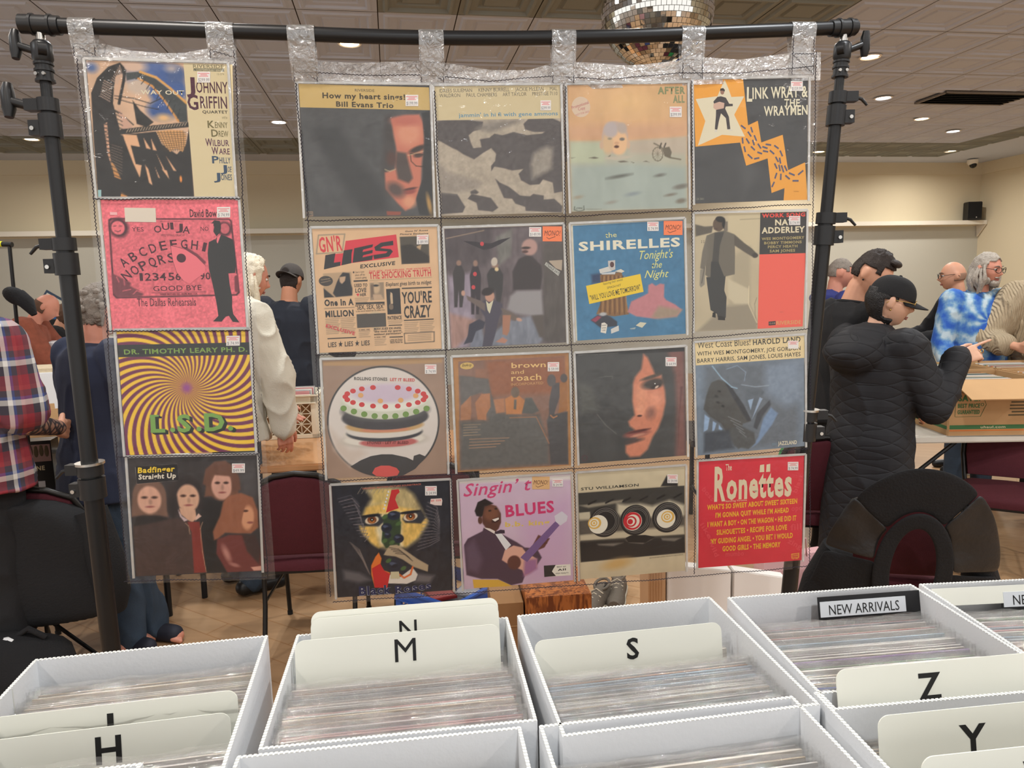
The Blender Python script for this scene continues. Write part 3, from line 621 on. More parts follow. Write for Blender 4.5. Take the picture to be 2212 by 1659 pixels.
p((212,166,138),'720 720 940 740 960 860 900 910 840 880 740 800',14);p((206,180,180),'700 730 760 830 840 880 790 900 730 830',8);p((216,178,160),'985 790 1025 830 940 890 950 840',8)
p((134,58,52),'830 900 1000 905 1090 1580 925 1590 890 1040',8);l((190,150,120),8,'805 920 850 960 870 1070');l((190,150,120),8,'1040 910 1010 1000 1040 1300 1095 1580')
face(1300,400,140,190,(208,158,138),(118,82,66),1.5,.9);p((110,76,62),'1040 400 1080 200 1200 100 1350 90 1480 180 1540 320 1560 480 1440 500 1430 300 1200 280 1130 440',26)
p((150,96,72),'1180 1040 1280 820 1320 640 1400 560 1560 520 1720 580 1790 760 1800 980 1700 1060 1530 1060 1350 1050 1250 1130 1200 1150',26);n(.05,30,9,4)
e((212,152,116),1655,850,85,160,6,24);e((90,60,52),1620,760,40,16,0,10);e((150,90,80),1690,915,44,16,0,10);p((150,96,72),'1480 640 1640 600 1600 760 1570 900 1500 860',16)
p((116,62,58),'1240 1140 1400 1080 1560 1080 1760 1120 1840 1330 1850 1560 1380 1580 1230 1330',24);e((186,130,118),1370,1330,40,110,-20,40);e((170,116,106),1480,1480,70,24,20,20);p((70,54,52),'1580 1090 1760 1080 1830 1300 1810 1470 1650 1300',30);p((216,160,140),'1700 1510 1850 1490 1850 1550 1740 1555')
P((38,36,38),'116 160 690 130 716 345 138 392');l((190,186,180),8,'118 170 680 136 706 340 145 386 118 170')
t('Badfinger',(238,202,58),148,246,662,226,74,3,.1);t('Straight Up',(232,222,200),160,332,676,312,66,3,.1);st('$49.99',1440,128,1615,252)
# ---------------- right sheet, top row
cover('R11');f((82,82,82));n(.07,7,11);n(.05,30,12)
p((66,66,66),'130 560 500 520 700 900 1050 1300 1120 1600 800 1640 500 1200',120)
p((74,70,68),'1060 420 1120 400 1200 850 1080 1400 1020 1100',60)
p((196,120,98),'1130 450 1300 410 1480 400 1530 520 1538 760 1510 1000 1500 1260 1440 1450 1370 1560 1310 1590 1220 1500 1120 1380 1070 1320 1060 1120 1180 1080 1200 830',26)
e((212,146,118),1350,640,150,150,0,90);e((186,108,92),1330,480,170,60,0,50);e((214,150,118),1360,1480,80,70,0,50)
p((84,74,70),'1200 860 1320 880 1350 1000 1400 1190 1350 1250 1220 1200 1190 1050',34);e((70,62,58),1460,830,110,34,-22,20);e((84,64,58),1470,910,60,26,-8,14)
l((60,52,46),10,'1370 890 1380 980 1440 1040 1530 1050 1540 900 1370 890');l((196,180,140),8,'1060 1080 1120 1105 1190 1080');l((190,170,130),7,'1340 910 1380 900 1560 850')
e((88,66,60),1140,950,60,90,0,40);e((150,80,72),1360,1350,80,34,-8,16);e((94,62,58),1370,1320,85,14,-10,8);e((92,78,74),1190,1330,110,80,30,60)
p((58,58,58),'1510 380 1600 360 1640 1650 1480 1640 1440 1450 1520 1200 1545 700',18);e((176,140,84),1600,1510,26,120,-10,24);p((150,84,70),'1080 1590 1260 1600 1250 1640 1090 1640',14)
P((199,170,108),'5 15 1600 60 1612 348 28 308')
t('How my heart sings!',(74,66,52),298,192,1308,216,70,3);t('Bill Evans Trio',(74,66,52),465,298,1165,318,64,3);l((96,86,62),7,'690 70 930 76 945 96 930 122 692 116 678 92 690 70');t('RIVERSIDE',(100,90,66),692,112,930,118,34,1)
l((170,140,110),7,'130 1590 195 1592 198 1640 134 1636 130 1590');t('473',(170,150,120),146,1622,186,1624,20,1);st('$199.99',1312,155,1468,296)
cover('R12');f((174,162,144));n(.05,9,14)
K=(90,84,82)
for s in ('48 460 160 450 430 450 620 470 610 560 500 590 440 640 470 740 500 800 600 790 580 690 700 670 760 620 860 640 1000 600 1160 640 1350 620 1450 560 1590 500 1600 1340 1500 1360 1480 1230 1360 1190 1320 1250 1200 1260 1090 1200 1060 1120 1120 1060 980 1080 870 1050 760 1030 720 1090 720 1020 770 960 780 870 720 800 620 860 510 940 380 880 290 820 240 800 100 720 55 700','1120 500 1180 440 1480 430 1590 480 1560 600 1250 600 1140 570','100 1350 300 1370 400 1530 370 1600 110 1620','430 1430 480 1370 720 1420 810 1540 740 1590 560 1570 540 1480','770 1180 830 1230 940 1280 1080 1390 1200 1400 1240 1370 1370 1390 1370 1440 1500 1430 1600 1520 1590 1600 1150 1580 1140 1530 1020 1490 980 1430 880 1420 820 1290','460 1340 520 1310 570 1350 540 1370 470 1370'): p(K,s,10)
p((150,140,128),'80 1010 220 1110 420 1170 600 1230 560 1300 300 1360 100 1350',60);p((136,128,118),'520 560 700 470 1000 450 1120 460 800 580 700 600',50);p((150,142,130),'1250 860 1400 780 1480 800 1470 1060 1230 1180 1210 1000',60)
n(.07,40,15);P((206,190,150),'10 30 1570 14 1580 432 44 452')
G=(96,90,80);t('IDREES SULIEMAN     KENNY BURRELL     JACKIE McLEAN     MAL',G,75,106,1540,82,46);t('WALDRON     PAUL CHAMBERS     ART TAYLOR     PRESTIGE 7110',G,75,166,1542,142,46)
t("jammin' in hi fi with gene ammons",(88,140,166),316,414,1545,392,52,1);st('$299.99',1330,208,1460,332)
cover('R13');f((212,168,124));n(.04,5,17)
e((222,182,130),800,250,500,200,0,260);p((206,162,126),'20 560 1500 520 1500 700 40 740',90)
p((178,176,156),'40 760 800 750 1500 690 1510 1600 60 1650',40);p((182,188,160),'40 760 500 760 480 1050 45 1030',60);p((186,172,152),'780 750 1500 690 1500 900 800 900',60);p((164,174,164),'50 1060 800 1020 1500 1060 1505 1590 60 1640',80);n(.04,9,18,3)
for a in ((660,1190,150,20,(104,106,98)),(1170,1170,60,18,(112,112,104)),(1430,1310,90,30,(120,118,108)),(1430,1490,60,30,(124,118,104)),(1300,1415,60,14,(120,112,98)),(830,1410,90,24,(140,150,150)),(560,1520,70,20,(150,148,136)),(140,1460,60,22,(158,150,130))): e(a[4],*a[:4],-8,22)
for s in ('280 960 350 945 410 960 350 970','50 960 110 958 60 968','520 940 560 915 545 945','640 1000 720 990 780 1005 680 1015','960 1000 1000 990 1040 1008','800 1000 850 1015 840 1022'): p((104,98,84),s,5)
p((190,180,160),'480 950 700 930 840 930 780 960 620 985 480 970',12)
e((190,166,150),610,700,165,205,0,16);e((226,184,140),660,760,110,160,0,24);e((208,176,136),520,780,70,130,0,30);e((182,170,166),560,600,90,100,20,30);e((180,164,152),700,580,60,70,-20,24);e((200,168,140),440,800,24,50,0,14);e((206,172,142),780,790,20,50,0,12)
e((120,112,104),700,720,32,20,0,8);e((150,140,120),545,715,26,14,0,10);e((90,56,44),630,815,30,18,0,6);e((206,160,124),632,770,30,18,0,10)
l((112,106,88),10,[1145+65*math.cos(q/12*6.29) if i%2==0 else 905+88*math.sin(q/12*6.29) for q in range(13) for i in (0,1)])
for q in range(6): l((124,116,98),4,[1145+60*math.cos(q*.52),905+84*math.sin(q*.52),1145-60*math.cos(q*.52),905-84*math.sin(q*.52)])
p((108,100,84),'1200 830 1290 810 1320 880 1300 960 1230 930',6);l((112,104,86),16,'1100 770 1180 810 1260 890 1310 950 1430 970');l((84,78,68),18,'1190 770 1170 830');l((84,78,68),18,'1245 770 1225 820')
t('AFTER',(136,140,100),1150,148,1492,142,90,4);t('ALL',(136,140,100),1340,256,1485,254,92,4)
E((214,190,164),183,315,118,130);t('Promotional',(176,80,90),72,345,284,272,40);t('Copy',(176,80,90),150,362,240,340,38);t('NOT FOR SALE',(190,110,110),120,430,290,380,24)
l((86,92,80),10,'95 1580 90 1620 150 1640 215 1620 210 1570');t('ATHENA',(86,92,80),112,1612,196,1608,22,1);t('DISTRIBUTED BY ATHENA RECORDS',(120,124,110),240,1616,440,1612,12);st('$399.99',1297,308,1446,440)
cover('R14');f((74,74,74));n(.05,8,20)
OR=(234,162,64);p((84,84,84),'330 600 380 600 480 700 360 900',60)
P(OR,'8 28 365 25 400 362 470 328 495 487 650 430 688 690 812 632 828 908 655 912 662 822 568 858 540 604 385 658 342 488 20 520')
P((222,212,182),'232 28 258 90 280 155 372 150 300 285 377 445 212 432 38 512 92 332 24 172 180 150')
P((66,60,60),'150 190 180 155 205 150 240 160 265 205 290 205 290 222 240 225 235 240 262 300 272 390 250 392 240 310 205 275 190 330 178 395 160 392 168 300 170 240 160 215')
E((150,110,92),215,118,14,20);P((52,46,44),'198 112 202 94 222 90 234 104 232 116 212 108');P((206,170,150),'152 205 195 190 230 200 225 238 190 245 170 250 150 235');l((206,176,150),9,'225 218 320 206')
P((214,206,190),'160 400 178 392 176 410 158 412');P((214,206,190),'252 392 286 394 284 401 262 402');l((180,150,120),3,'240 160 290 205')
BL=(88,88,112)
for a in ((348,362,382,388),(420,374,432,414),(398,408,422,444),(358,452,362,496),(386,458,408,496),(444,434,460,476),(432,468,444,508),(420,516,448,544),(370,516,380,558),(396,574,430,606),(442,608,480,600),(470,496,492,532),(466,558,500,570),(502,518,540,530),(506,548,544,556),(526,500,566,506),(588,508,620,532),(556,544,588,572),(630,546,648,588),(598,592,618,630),(626,598,634,642),(590,640,608,680),(622,650,630,696),(640,654,656,706),(662,656,680,696),(606,710,592,752),(636,716,634,762),(668,728,700,756),(694,710,736,728),(760,724,798,692),(720,768,764,768),(588,776,570,814)): l(BL,11,a)
cur[:]=[('L',)+o[1:] if (o[0]=='l' and o[1]==BL) else o for o in cur]
CR=(226,218,188);t('L',CR,390,184,430,184,102,3);t('INK WRAY &',CR,432,168,832,150,82,2);t('THE',CR,660,222,772,222,54,2);t('WRAYMEN',CR,514,292,830,280,70,2)
l((196,130,50),3,'715 845 730 830 760 830 775 845 760 862 730 862 715 845');t('SWAN',(180,120,46),728,850,764,850,9);l((170,116,50),2,'665 882 815 878');t('LN 3661',(150,146,130),26,910,78,908,16);st('$159.99',710,36,796,108)
# ---------------- second row
cover('R21');f((218,180,140));n(.025,7,22)
RE=(214,62,74);BK=(50,50,52)
for i,s in enumerate(('100 100 452 94 420 330 75 342',)): l((150,136,116),14,s+' 100 100')
t("GN'R",(212,66,72),122,322,425,300,200,2,.05)
P(RE,'465 182 1130 114 1168 405 545 470 178 546 195 360 440 340')
for s in ('196 362 330 340 310 462 400 450 395 502 176 548','440 305 560 290 545 350 545 470 412 498','580 280 830 232 820 270 700 300 690 330 825 305 822 345 700 372 690 400 830 372 818 432 560 466','1090 192 1095 250 960 262 920 285 1060 300 1090 330 1040 395 845 425 832 372 1000 350 1020 328 860 318 845 270 930 215'): P(BK,s)
t('EXCLUSIVE',(62,58,52),662,540,1128,500,48,3,.15)
t("Guns N' Roses",BK,1246,86,1542,78,20,2,.2);t('Picture Exclusive',BK,1178,122,1545,118,20,2,.2)
def photo(s,c=(84,78,70)): P(c,s)
p((84,78,68),'1175 144 1550 140 1565 486 1205 496');n(.0,1,1);p((190,160,124),'1400 270 1460 250 1440 340 1380 360');p((56,52,48),'1190 260 1330 240 1560 400 1560 480 1210 490',20)
t('THE SEX, THE DRUGS, THE VIOLENCE,',RE,778,590,1585,556,18,2,.2);t('THE SHOCKING TRUTH',(206,68,72),785,680,1590,650,88,2)
l((90,80,66),3,'790 700 1595 668');t('Elephant gives birth to midget',BK,1002,776,1595,752,50,1,.15)
for a in ((575,705,762,698,20),(1212,806,1600,796,16),(1244,1218,1630,1202,14),(1045,1282,1222,1276,12),(232,1454,618,1436,14),(1058,1434,1234,1428,14)): P((74,68,62),[a[0],a[1]-a[4]/2,a[2],a[3]-a[4]/2,a[2],a[3]+a[4]/2,a[0],a[1]+a[4]/2])
p((182,154,122),'165 600 545 582 562 900 180 918');p(BK,'300 860 350 720 390 640 430 590 520 600 540 740 562 800 560 890 340 910',6);p((192,160,130),'385 650 470 640 460 700 420 740 390 710');p(BK,'172 790 320 910 185 918')
E((74,70,66),204,698,95,66);t('The forbidden girls',(200,170,134),140,690,262,670,14);t('you wanted in your G.T.R.',(200,170,134),140,724,272,700,14)
t("● Sex's toes",(90,80,70),565,604,716,594,26,0,.1);t('shot off by',(90,80,70),596,640,726,632,26,0,.1);t('snatch gang',(90,80,70),600,676,748,668,26,0,.1)
t('USED TO',BK,586,782,760,776,42,2,.15);t('LOVE',BK,600,854,752,846,56,2,.15);t('HER',BK,664,902,745,896,38,2,.15);P(RE,'612 872 632 866 654 868 636 906')
p((150,130,108),'790 730 975 722 985 945 800 955');e((196,168,134),875,790,50,80,0,20);e(BK,870,765,40,14,0,6);p((120,102,86),'800 760 840 740 850 900 810 920',14);p((190,160,130),'830 880 940 880 980 945 850 950',10)
P(BK,'1006 812 1186 802 1208 1132 1030 1140');P((196,170,138),'1066 850 1090 870 1100 1000 1070 1010 1060 900');l((150,130,110),14,'1060 1040 1195 960');E((120,104,88),1075,1040,30,40)
t('One In A',BK,190,1024,580,1012,84,3);l(BK,5,'190 1060 588 1044');t('MILLION',BK,205,1172,582,1156,84,3)
P((66,62,58),'606 984 988 974 988 998 606 1010');t('"SEX, SEX, SEX"',BK,608,1076,992,1058,60,1);t('Is the secret behind her 36 million fans',(80,72,62),612,1108,995,1088,22)
P((84,78,72),'620 1136 1004 1120 1014 1296 632 1312');e((196,176,142),870,1210,100,110,0,30);e((206,176,146),865,1195,46,62,0,14);p((60,56,52),'625 1140 760 1130 770 1300 635 1310',14)
t('PATIENCE',BK,1034,1208,1216,1200,46,2);t("YOU'RE",BK,1220,1000,1606,984,152,2,.05);t('CRAZY',BK,1250,1186,1600,1170,156,2,.05)
for x0_,x1_,yy,nl,sl in ((205,390,1200,9,-10),(410,595,1190,9,-10),(1250,1430,1250,6,-8),(1450,1630,1240,6,-8),(600,780,930,3,-6),(1040,1220,1230,2,-5),(655,800,1360,4,-6),(865,1010,1465,4,-6)):
    for q in range(nl): l((150,128,104),9,[x0_+q*2,yy+q*24,x1_+q*2-(q%3)*14,yy+q*24+sl])
t('EXCLUSIVE',(206,76,82),205,1300,596,1408,44,3);t('LIES ★ LIES ★ LIES',BK,242,1566,800,1536,76,1,.1)
t('MAN SUES EX-WIFE,',BK,850,1340,1212,1326,26,2,.25);t('"She took my sperm',BK,850,1374,1212,1358,26,2,.25);t('without permission"',BK,855,1410,1228,1390,26,2,.25)
t('G SIDE 1985',BK,652,1348,798,1340,16,1);t('R SIDE 1988',BK,862,1444,1008,1436,16,1);t('I lost my home',BK,1065,1474,1230,1464,16,2,.2);t('Death by murder',BK,1065,1494,1232,1484,16,2,.2);t('Black Sheet up',BK,1072,1514,1232,1504,16,2,.2)
l(BK,9,'1250 1388 1638 1366 1642 1490 1262 1514 1250 1388')
for q in range(4): l((150,128,104),9,[1300,1412+q*22,1600,1396+q*22])
st('$ 89.99',1397,126,1547,246)
cover('R22');f((104,94,96));n(.07,9,24)
p((150,138,150),'70 700 400 640 420 1250 330 1640 110 1640',60);p((164,130,120),'90 1180 500 1290 420 1420 170 1640 110 1640',50);p((120,124,136),'380 1420 520 1380 560 1640 360 1640',30);p((128,132,142),'860 1290 1160 1220 1330 1540 1250 1600 560 1620 720 1400',40)
p((84,76,78),'30 80 300 60 620 60 660 450 560 560 300 560 40 640',80);p((120,118,112),'700 180 920 60 900 420 740 560',40);p((90,84,80),'1320 260 1610 240 1640 1580 1330 1560 1330 900',60);n(.10,30,25,3)
l((150,130,110),12,'40 200 540 90');P((56,52,56),'260 230 430 240 520 260 640 260 760 210 900 180 760 270 640 330 540 350 420 300')
for cx,cy,w,h,c in ((210,760,80,330,(66,62,62)),(430,800,75,380,(60,54,58)),(690,760,110,280,(62,60,60))):
    p(c,[cx-w,cy-h*.3,cx-w*.5,cy-h*.62,cx+w*.5,cy-h*.62,cx+w,cy-h*.3,cx+w*.9,cy+h*.5,cx+w*.6,cy+h*1.05,cx+w*.15,cy+h*1.05,cx,cy+h*.4,cx-w*.2,cy+h*1.05,cx-w*.7,cy+h*1.05,cx-w*.8,cy+h*.3],12);e((150,120,104),cx,cy-h*.72,w*.4,h*.11,0,12)
e((196,184,168),680,505,42,58,10,8);e((220,196,150),712,605,26,26,0,6)
for x,y in ((516,268),(424,668),(404,842)): E((200,74,78),x,y,25,28)
p((66,60,60),'920 640 1000 470 1150 400 1310 560 1320 700 1290 880 930 880',24);e((180,144,134),1150,310,105,110,0,24);e((66,54,52),1100,320,60,18,0,10);e((90,68,64),1090,370,40,20,0,10)
p((150,146,146),'890 960 980 890 1310 880 1330 1210 1180 1220 960 1190 850 1130',40)
p((92,84,78),'1180 1220 1330 1210 1340 1500 1280 1500',30)
p((78,74,86),'480 1040 600 1000 700 1020 790 1060 790 1150 740 1260 690 1480 640 1640 520 1640 560 1420 560 1240 500 1150',12);p((112,98,92),'310 950 500 1020 560 1060 560 1160 470 1100 330 1010',12);p((110,98,90),'760 1110 900 1170 1000 1240 960 1290 820 1230',12);p((62,62,74),'350 1330 480 1260 560 1300 540 1380 440 1420 390 1560 280 1590 330 1480',12)
e((190,146,124),620,960,62,75,0,10);e((52,46,46),590,900,80,52,-12,12);P((206,200,170),'570 1020 610 1060 670 1010 620 1190 590 1140');e((190,150,130),1010,1270,40,22,20,8);e((190,150,130),270,920,26,36,0,8);p((168,120,96),'790 1210 900 1210 880 1420 850 1480 790 1460',14);p((180,130,110),'700 1560 790 1500 860 1540 820 1580',10)
P((176,160,140),'1415 490 1590 478 1580 620 1500 590 1410 500');P((190,190,180),'1372 508 1558 640 1535 692 1352 545');t('STRANGE DAYS',(60,60,58),1362,548,1535,676,34,2);t('',(0,0,0),0,0,1,1,1)
st('$149.99',1144,42,1306,170);st('MONO!',1325,30,1585,232,'mono')
cover('R23');f((222,212,188));P_=(72,122,156);p(P_,'35 98 1535 20 1580 1550 105 1650');n(.04,9,27);n(.04,34,28)
t('the',(218,214,140),480,264,635,252,68);t('SHIRELLES',(226,220,196),120,440,1490,378,122,3)
t("Tonight's",(218,216,130),945,556,1395,530,120,0,.35);t('the',(218,216,130),1110,676,1245,664,90,0,.35);t('Night',(218,216,130),1010,806,1335,792,100,0,.35)
p((50,66,96),'290 760 420 740 430 870 300 880',40);p((134,98,62),'410 760 700 720 730 860 760 1100 800 1290 600 1320 360 1290 430 1120',12)
for q in range(6): l((96,66,44),12,[440+q*55,780,410+q*66,1290]);l((176,134,84),9,[465+q*55,780,445+q*66,1260])
P((206,204,196),'395 690 545 645 565 715 410 745');P((190,186,180),'515 575 612 565 615 690 560 710 520 650');E((90,62,62),570,625,28,38);P((196,200,200),'420 745 620 720 610 755 440 760');P((214,206,186),'610 715 690 685 740 715 700 735')
p((190,126,130),'1060 900 1110 875 1160 910 1220 880 1275 890 1270 1060 1300 1100 1420 1160 1510 1230 1440 1320 1150 1350 900 1320 780 1260 830 1120 1000 1040 1055 1010',18);p((160,140,120),'1200 1180 1510 1230 1440 1320 1200 1350 1100 1330',50);n(.03,50,29)
p((60,62,70),'280 1370 380 1300 470 1290 560 1330 640 1390 640 1450 520 1460 430 1480',14);p((150,70,90),'290 1370 380 1310 430 1330 350 1400',12);e((180,180,180),450,1290,50,24,0,14)
P((220,214,200),'430 1410 470 1400 510 1430 490 1548 418 1532');P((206,204,196),'556 1490 660 1440 665 1510 560 1550');P((206,202,176),'890 1440 950 1395 1035 1405 975 1470');P((150,166,170),'810 1480 890 1462 880 1490 820 1492')
t('Enclosed',BK,436,1448,496,1440,16,2);t('A Note',BK,436,1484,490,1476,16,2);t('I Am',BK,440,1516,484,1508,16,2)
P((232,198,54),'220 912 952 750 995 990 265 1155');t('featuring their newest',(96,84,40),455,902,720,838,34,0,.25);t('SMASH HIT',(70,64,40),505,954,695,914,30,0,.1);t('"WILL YOU LOVE ME TOMORROW"',(60,56,42),283,1112,958,960,74,1)
st('$ 74.99',1046,46,1200,172);st('MONO!',1268,36,1522,228,'mono')
cover('R24');f((190,176,146));n(.03,6,31);p((200,186,152),'470 40 920 30 880 560 800 600 480 280',40);p((172,160,134),'560 600 780 480 780 1240 480 1280',60);p((150,140,120),'450 1290 760 1260 880 1520 880 1620 40 1640 300 1400',50)
p((96,90,80),'25 190 160 220 270 210 250 300 30 352',14);p((120,110,96),'420 150 470 150 470 280 420 280',10);l((100,92,80),4,'915 110 640 122');p((200,188,158),'470 920 760 1060 760 1260 560 1260 470 1180',26);l((110,100,84),5,'868 1180 840 1260 850 1450 870 1540');l((220,206,170),9,'760 1020 755 1270 870 1520')
p((110,104,92),'180 340 280 300 420 270 560 320 570 560 565 860 440 890 330 900 210 910 160 870 175 600',8)
p((92,86,76),'560 320 700 440 800 510 860 570 800 620 700 560 560 470',8);p((116,110,98),'180 340 120 560 90 780 150 800 200 620',8);p((74,72,68),'290 300 420 290 360 480 330 880 240 860 280 420',10)
P((64,64,62),'240 690 340 690 420 890 440 880 420 1080 452 1170 440 1450 330 1450 320 1400 230 1345 172 900 230 900');P((44,42,40),'260 1380 300 1370 300 1450 252 1440');P((44,42,40),'340 1420 430 1440 430 1485 330 1480')
e((96,80,66),345,190,78,92,0,8);e((40,38,36),370,120,66,40,10,8);p((40,38,36),'400 110 440 140 420 260 390 200',8);e((80,62,52),310,250,30,10,0,5);e((70,66,60),845,605,42,34,0,8);p((140,134,120),'90 800 160 780 150 1000 100 1040 80 1010',10);l((70,66,60),8,'150 770 110 980')
for q in range(4): E((70,66,58),112+(q%2)*30,412+(q//2)*22,5,6)
P((58,56,54),'918 30 1562 12 1545 572 905 592');P((236,100,84),'905 592 1545 572 1505 1570 880 1602')
t('WORK SONG',(226,78,64),940,96,1535,76,54,4);t('NATE',(222,210,176),1120,198,1440,190,78,3);t('ADDERLEY',(222,210,176),936,308,1530,288,80,3)
GD=(168,152,100)
for s,a,b,ya,yb in (('WES MONTGOMERY',935,1525,400,378),('BOBBY TIMMONS',970,1488,456,438),('PERCY HEATH',1020,1430,508,494),('SAM JONES',1045,1398,564,552)): t(s,GD,a,ya,b,yb,36,3)
l((200,96,80),4,'1150 1395 1165 1350 1215 1340 1260 1350 1275 1395 1260 1440 1215 1455 1165 1440 1150 1395');t('MONO',(196,90,76),1190,1382,1240,1380,16,1);l((196,90,76),4,'1150 1406 1275 1402')
P((60,52,50),'1032 1504 1130 1496 1130 1550 1032 1558');t('12-318',(190,150,130),1042,1540,1122,1534,22,1);t('RIVERSIDE',(218,160,100),1140,1548,1482,1534,52,2);st('$174.99',1312,74,1466,194)
# ---------------- third row
cover('R31');f((160,134,116));n(.04,6,33);p((178,144,106),'30 75 1700 25 1700 90 600 130 40 130',20)
e((66,66,66),882,880,785,737);e((216,206,196),882,880,762,715)
p((206,190,176),'120 950 400 1250 560 1240 640 1300 420 1470 200 1250',90);
e((196,186,172),885,1120,600,110,0,30);e((222,214,200),890,1110,560,92,0,8);e((188,104,100),950,1150,400,64,0,10);e((214,204,190),885,1040,560,100,0,8);e((70,70,74),895,1020,530,122,0,8);e((216,208,196),890,985,540,110,0,8);e((196,160,110),900,930,540,96,0,10);e((206,140,110),900,985,340,34,0,10)
e((78,76,78),905,820,605,165,0,10);e((92,90,90),905,730,600,150,0,30)
e((206,206,186),905,640,625,205,0,10);e((226,224,210),915,560,600,180,0,16);e((204,186,200),915,500,480,130,0,50)
for q in range(20):
    a=q/20*6.283;E((204,72,72),905+560*math.cos(a),545+130*math.sin(a),40,32) if q not in(15,) else None
for q in range(9): E((120,150,84),320+q*145,700+110*math.sin(q/8*3.14),44,38)
for x,y in ((560,525),(835,600),(1120,590),(1330,530)): E((222,168,110),x,y,38,32)
P((74,72,72),'415 1475 560 1390 700 1335 850 1310 1000 1310 1200 1350 1290 1390 1300 1330 1380 1305 1470 1340 1320 1500 1150 1590 950 1618 780 1605 600 1560')
P((210,92,86),'720 1560 760 1490 840 1460 960 1460 1060 1490 1100 1540 1070 1590 920 1610 780 1600')
t('ROLLING STONES',(96,92,86),468,320,932,330,42,3);t('LET IT BLEED',(206,92,86),972,332,1318,340,40,3);t('STONES - LET IT BLEED',(110,60,60),645,1176,1225,1170,36,2,.15);st('$ 74.99',1458,112,1620,238)
cover('R32');f((176,128,84));BG=(138,108,94);p(BG,'90 125 1600 60 1645 1545 150 1615');n(.05,8,35)
p((150,100,76),'480 120 1600 70 1620 580 560 600',80);GY=(104,102,98)
p(GY,'520 560 620 700 700 840 1000 880 1240 860 1380 1270 1380 1540 150 1610 130 950 520 940',60);p((110,106,102),'110 320 300 340 520 370 560 560 640 850 520 900 440 560 300 600 140 760 120 500',24);p((170,122,92),'140 740 280 600 290 820 280 930 140 940',14);p((176,124,92),'340 700 430 580 550 570 560 760 500 860 500 940 380 930',14);p((150,110,90),'340 240 500 230 500 360 340 350',20)
p((188,128,84),'760 650 860 600 960 610 1050 680 1000 860 780 860',16);e((120,104,90),905,560,60,75,0,10);p((110,104,96),'890 660 925 660 920 800 885 790',6)
p((98,98,94),'1050 640 1140 640 1240 820 1150 860 1000 850',18);p((180,128,96),'600 660 750 640 760 830 640 850',20);p((92,88,88),'1430 440 1530 430 1530 620 1440 900 1380 880 1380 700',12);e((100,94,92),1415,400,62,85,0,12);p((160,112,74),'1530 440 1630 400 1640 800 1510 860 1530 650',14);e((92,86,84),1590,370,50,60,0,12);p((86,84,84),'1380 880 1640 830 1645 1540 1400 1540 1350 950',24);l((186,130,90),16,'1400 880 1440 915 1490 890');l((180,126,92),10,'830 910 1200 900 1380 1260')
n(.05,40,36)
CO=(224,186,122)
t('brown',CO,850,222,1335,212,72,1);t('and',CO,845,306,1025,302,52);t('roach',CO,850,404,1272,388,84,1);t('INCORPORATED',(206,160,104),848,470,1300,450,36)
E((206,174,104),215,186,98,48);t('EmArcy',(60,48,40),150,196,284,190,36,1,.3)
for q in range(5): l((190,160,126),6,[185,1004+q*36,420-(q%2)*40,996+q*36])
for q in range(4): l((196,150,116),7,[270,1200+q*40,820-q*60,1180+q*40])
st('$ 59.99',1362,146,1524,274)
cover('R33');f((78,78,77));n(.06,7,38);p((94,94,90),'30 500 220 560 330 900 60 950',90)
p((128,92,86),'1300 60 1540 20 1550 1540 1400 1540 1420 900 1400 400',70);p((104,72,70),'1480 560 1510 560 1450 1000 1440 1400',24)
p((206,132,104),'960 110 1020 160 1090 310 1130 420 1210 400 1260 620 1265 780 1230 960 1160 1140 1080 1260 1010 1430 900 1530 760 1540 700 1480 700 1380 840 1330 880 1200 760 1110 740 1050 830 960 800 760 810 520 840 430 930 320',36)
e((222,150,118),930,720,90,200,0,70);e((224,150,120),1120,760,110,130,0,90);e((226,156,124),910,900,60,70,0,40)
e((76,70,66),1100,520,160,70,-8,36);e((56,48,46),1130,560,70,26,-14,14);e((216,190,170),1145,565,30,14,-30,8);e((90,80,72),1060,430,140,24,-14,16);E((240,240,230),1120,520,8,8)
e((80,50,46),900,968,34,14,0,8);e((150,92,82),860,1215,180,50,-6,22);e((96,56,54),880,1180,170,18,-8,10);e((196,140,116),880,1235,100,18,-8,12);e((92,74,70),830,1310,110,26,-6,26);e((150,104,90),1060,930,60,80,20,60)
n(.04,40,39);p((58,58,58),'10 100 1540 10 1545 70 15 145',14);l((150,146,140),5,'40 132 320 122');l((150,146,140),5,'340 120 600 100')
l((120,116,112),6,'300 950 420 1100 570 1220');l((110,108,106),6,'330 440 520 420 520 460');e((100,64,70),118,1560,40,40,0,8);e((78,78,77),118,1560,32,32,0,8);st('$ 64.99',1270,152,1424,276)
cover('R34');f((120,134,148));n(.05,7,41);p((104,112,120),'140 440 1500 330 1460 1500 140 1600',120)
p((128,142,158),'1000 420 1500 340 1530 900 1300 1000 1000 800',120);p((82,82,80),'240 660 340 620 430 650 560 800 720 1050 780 1190 680 1220 640 1360 720 1480 620 1560 480 1400 380 1220 220 1120 130 1020 160 870 200 740',18)
p((60,62,66),'420 640 520 720 690 960 790 1150 800 1180 740 1180 600 960 480 760',14);p((96,104,112),'740 740 880 730 980 790 900 1000 820 1180 780 1050 700 900',24);p((150,172,196),'750 900 830 880 790 1040',8);p((150,168,190),'810 1160 880 960 920 860 960 880 870 1050',10);p((70,74,80),'880 1080 1060 900 1080 960 960 1120 880 1300 830 1270',18)
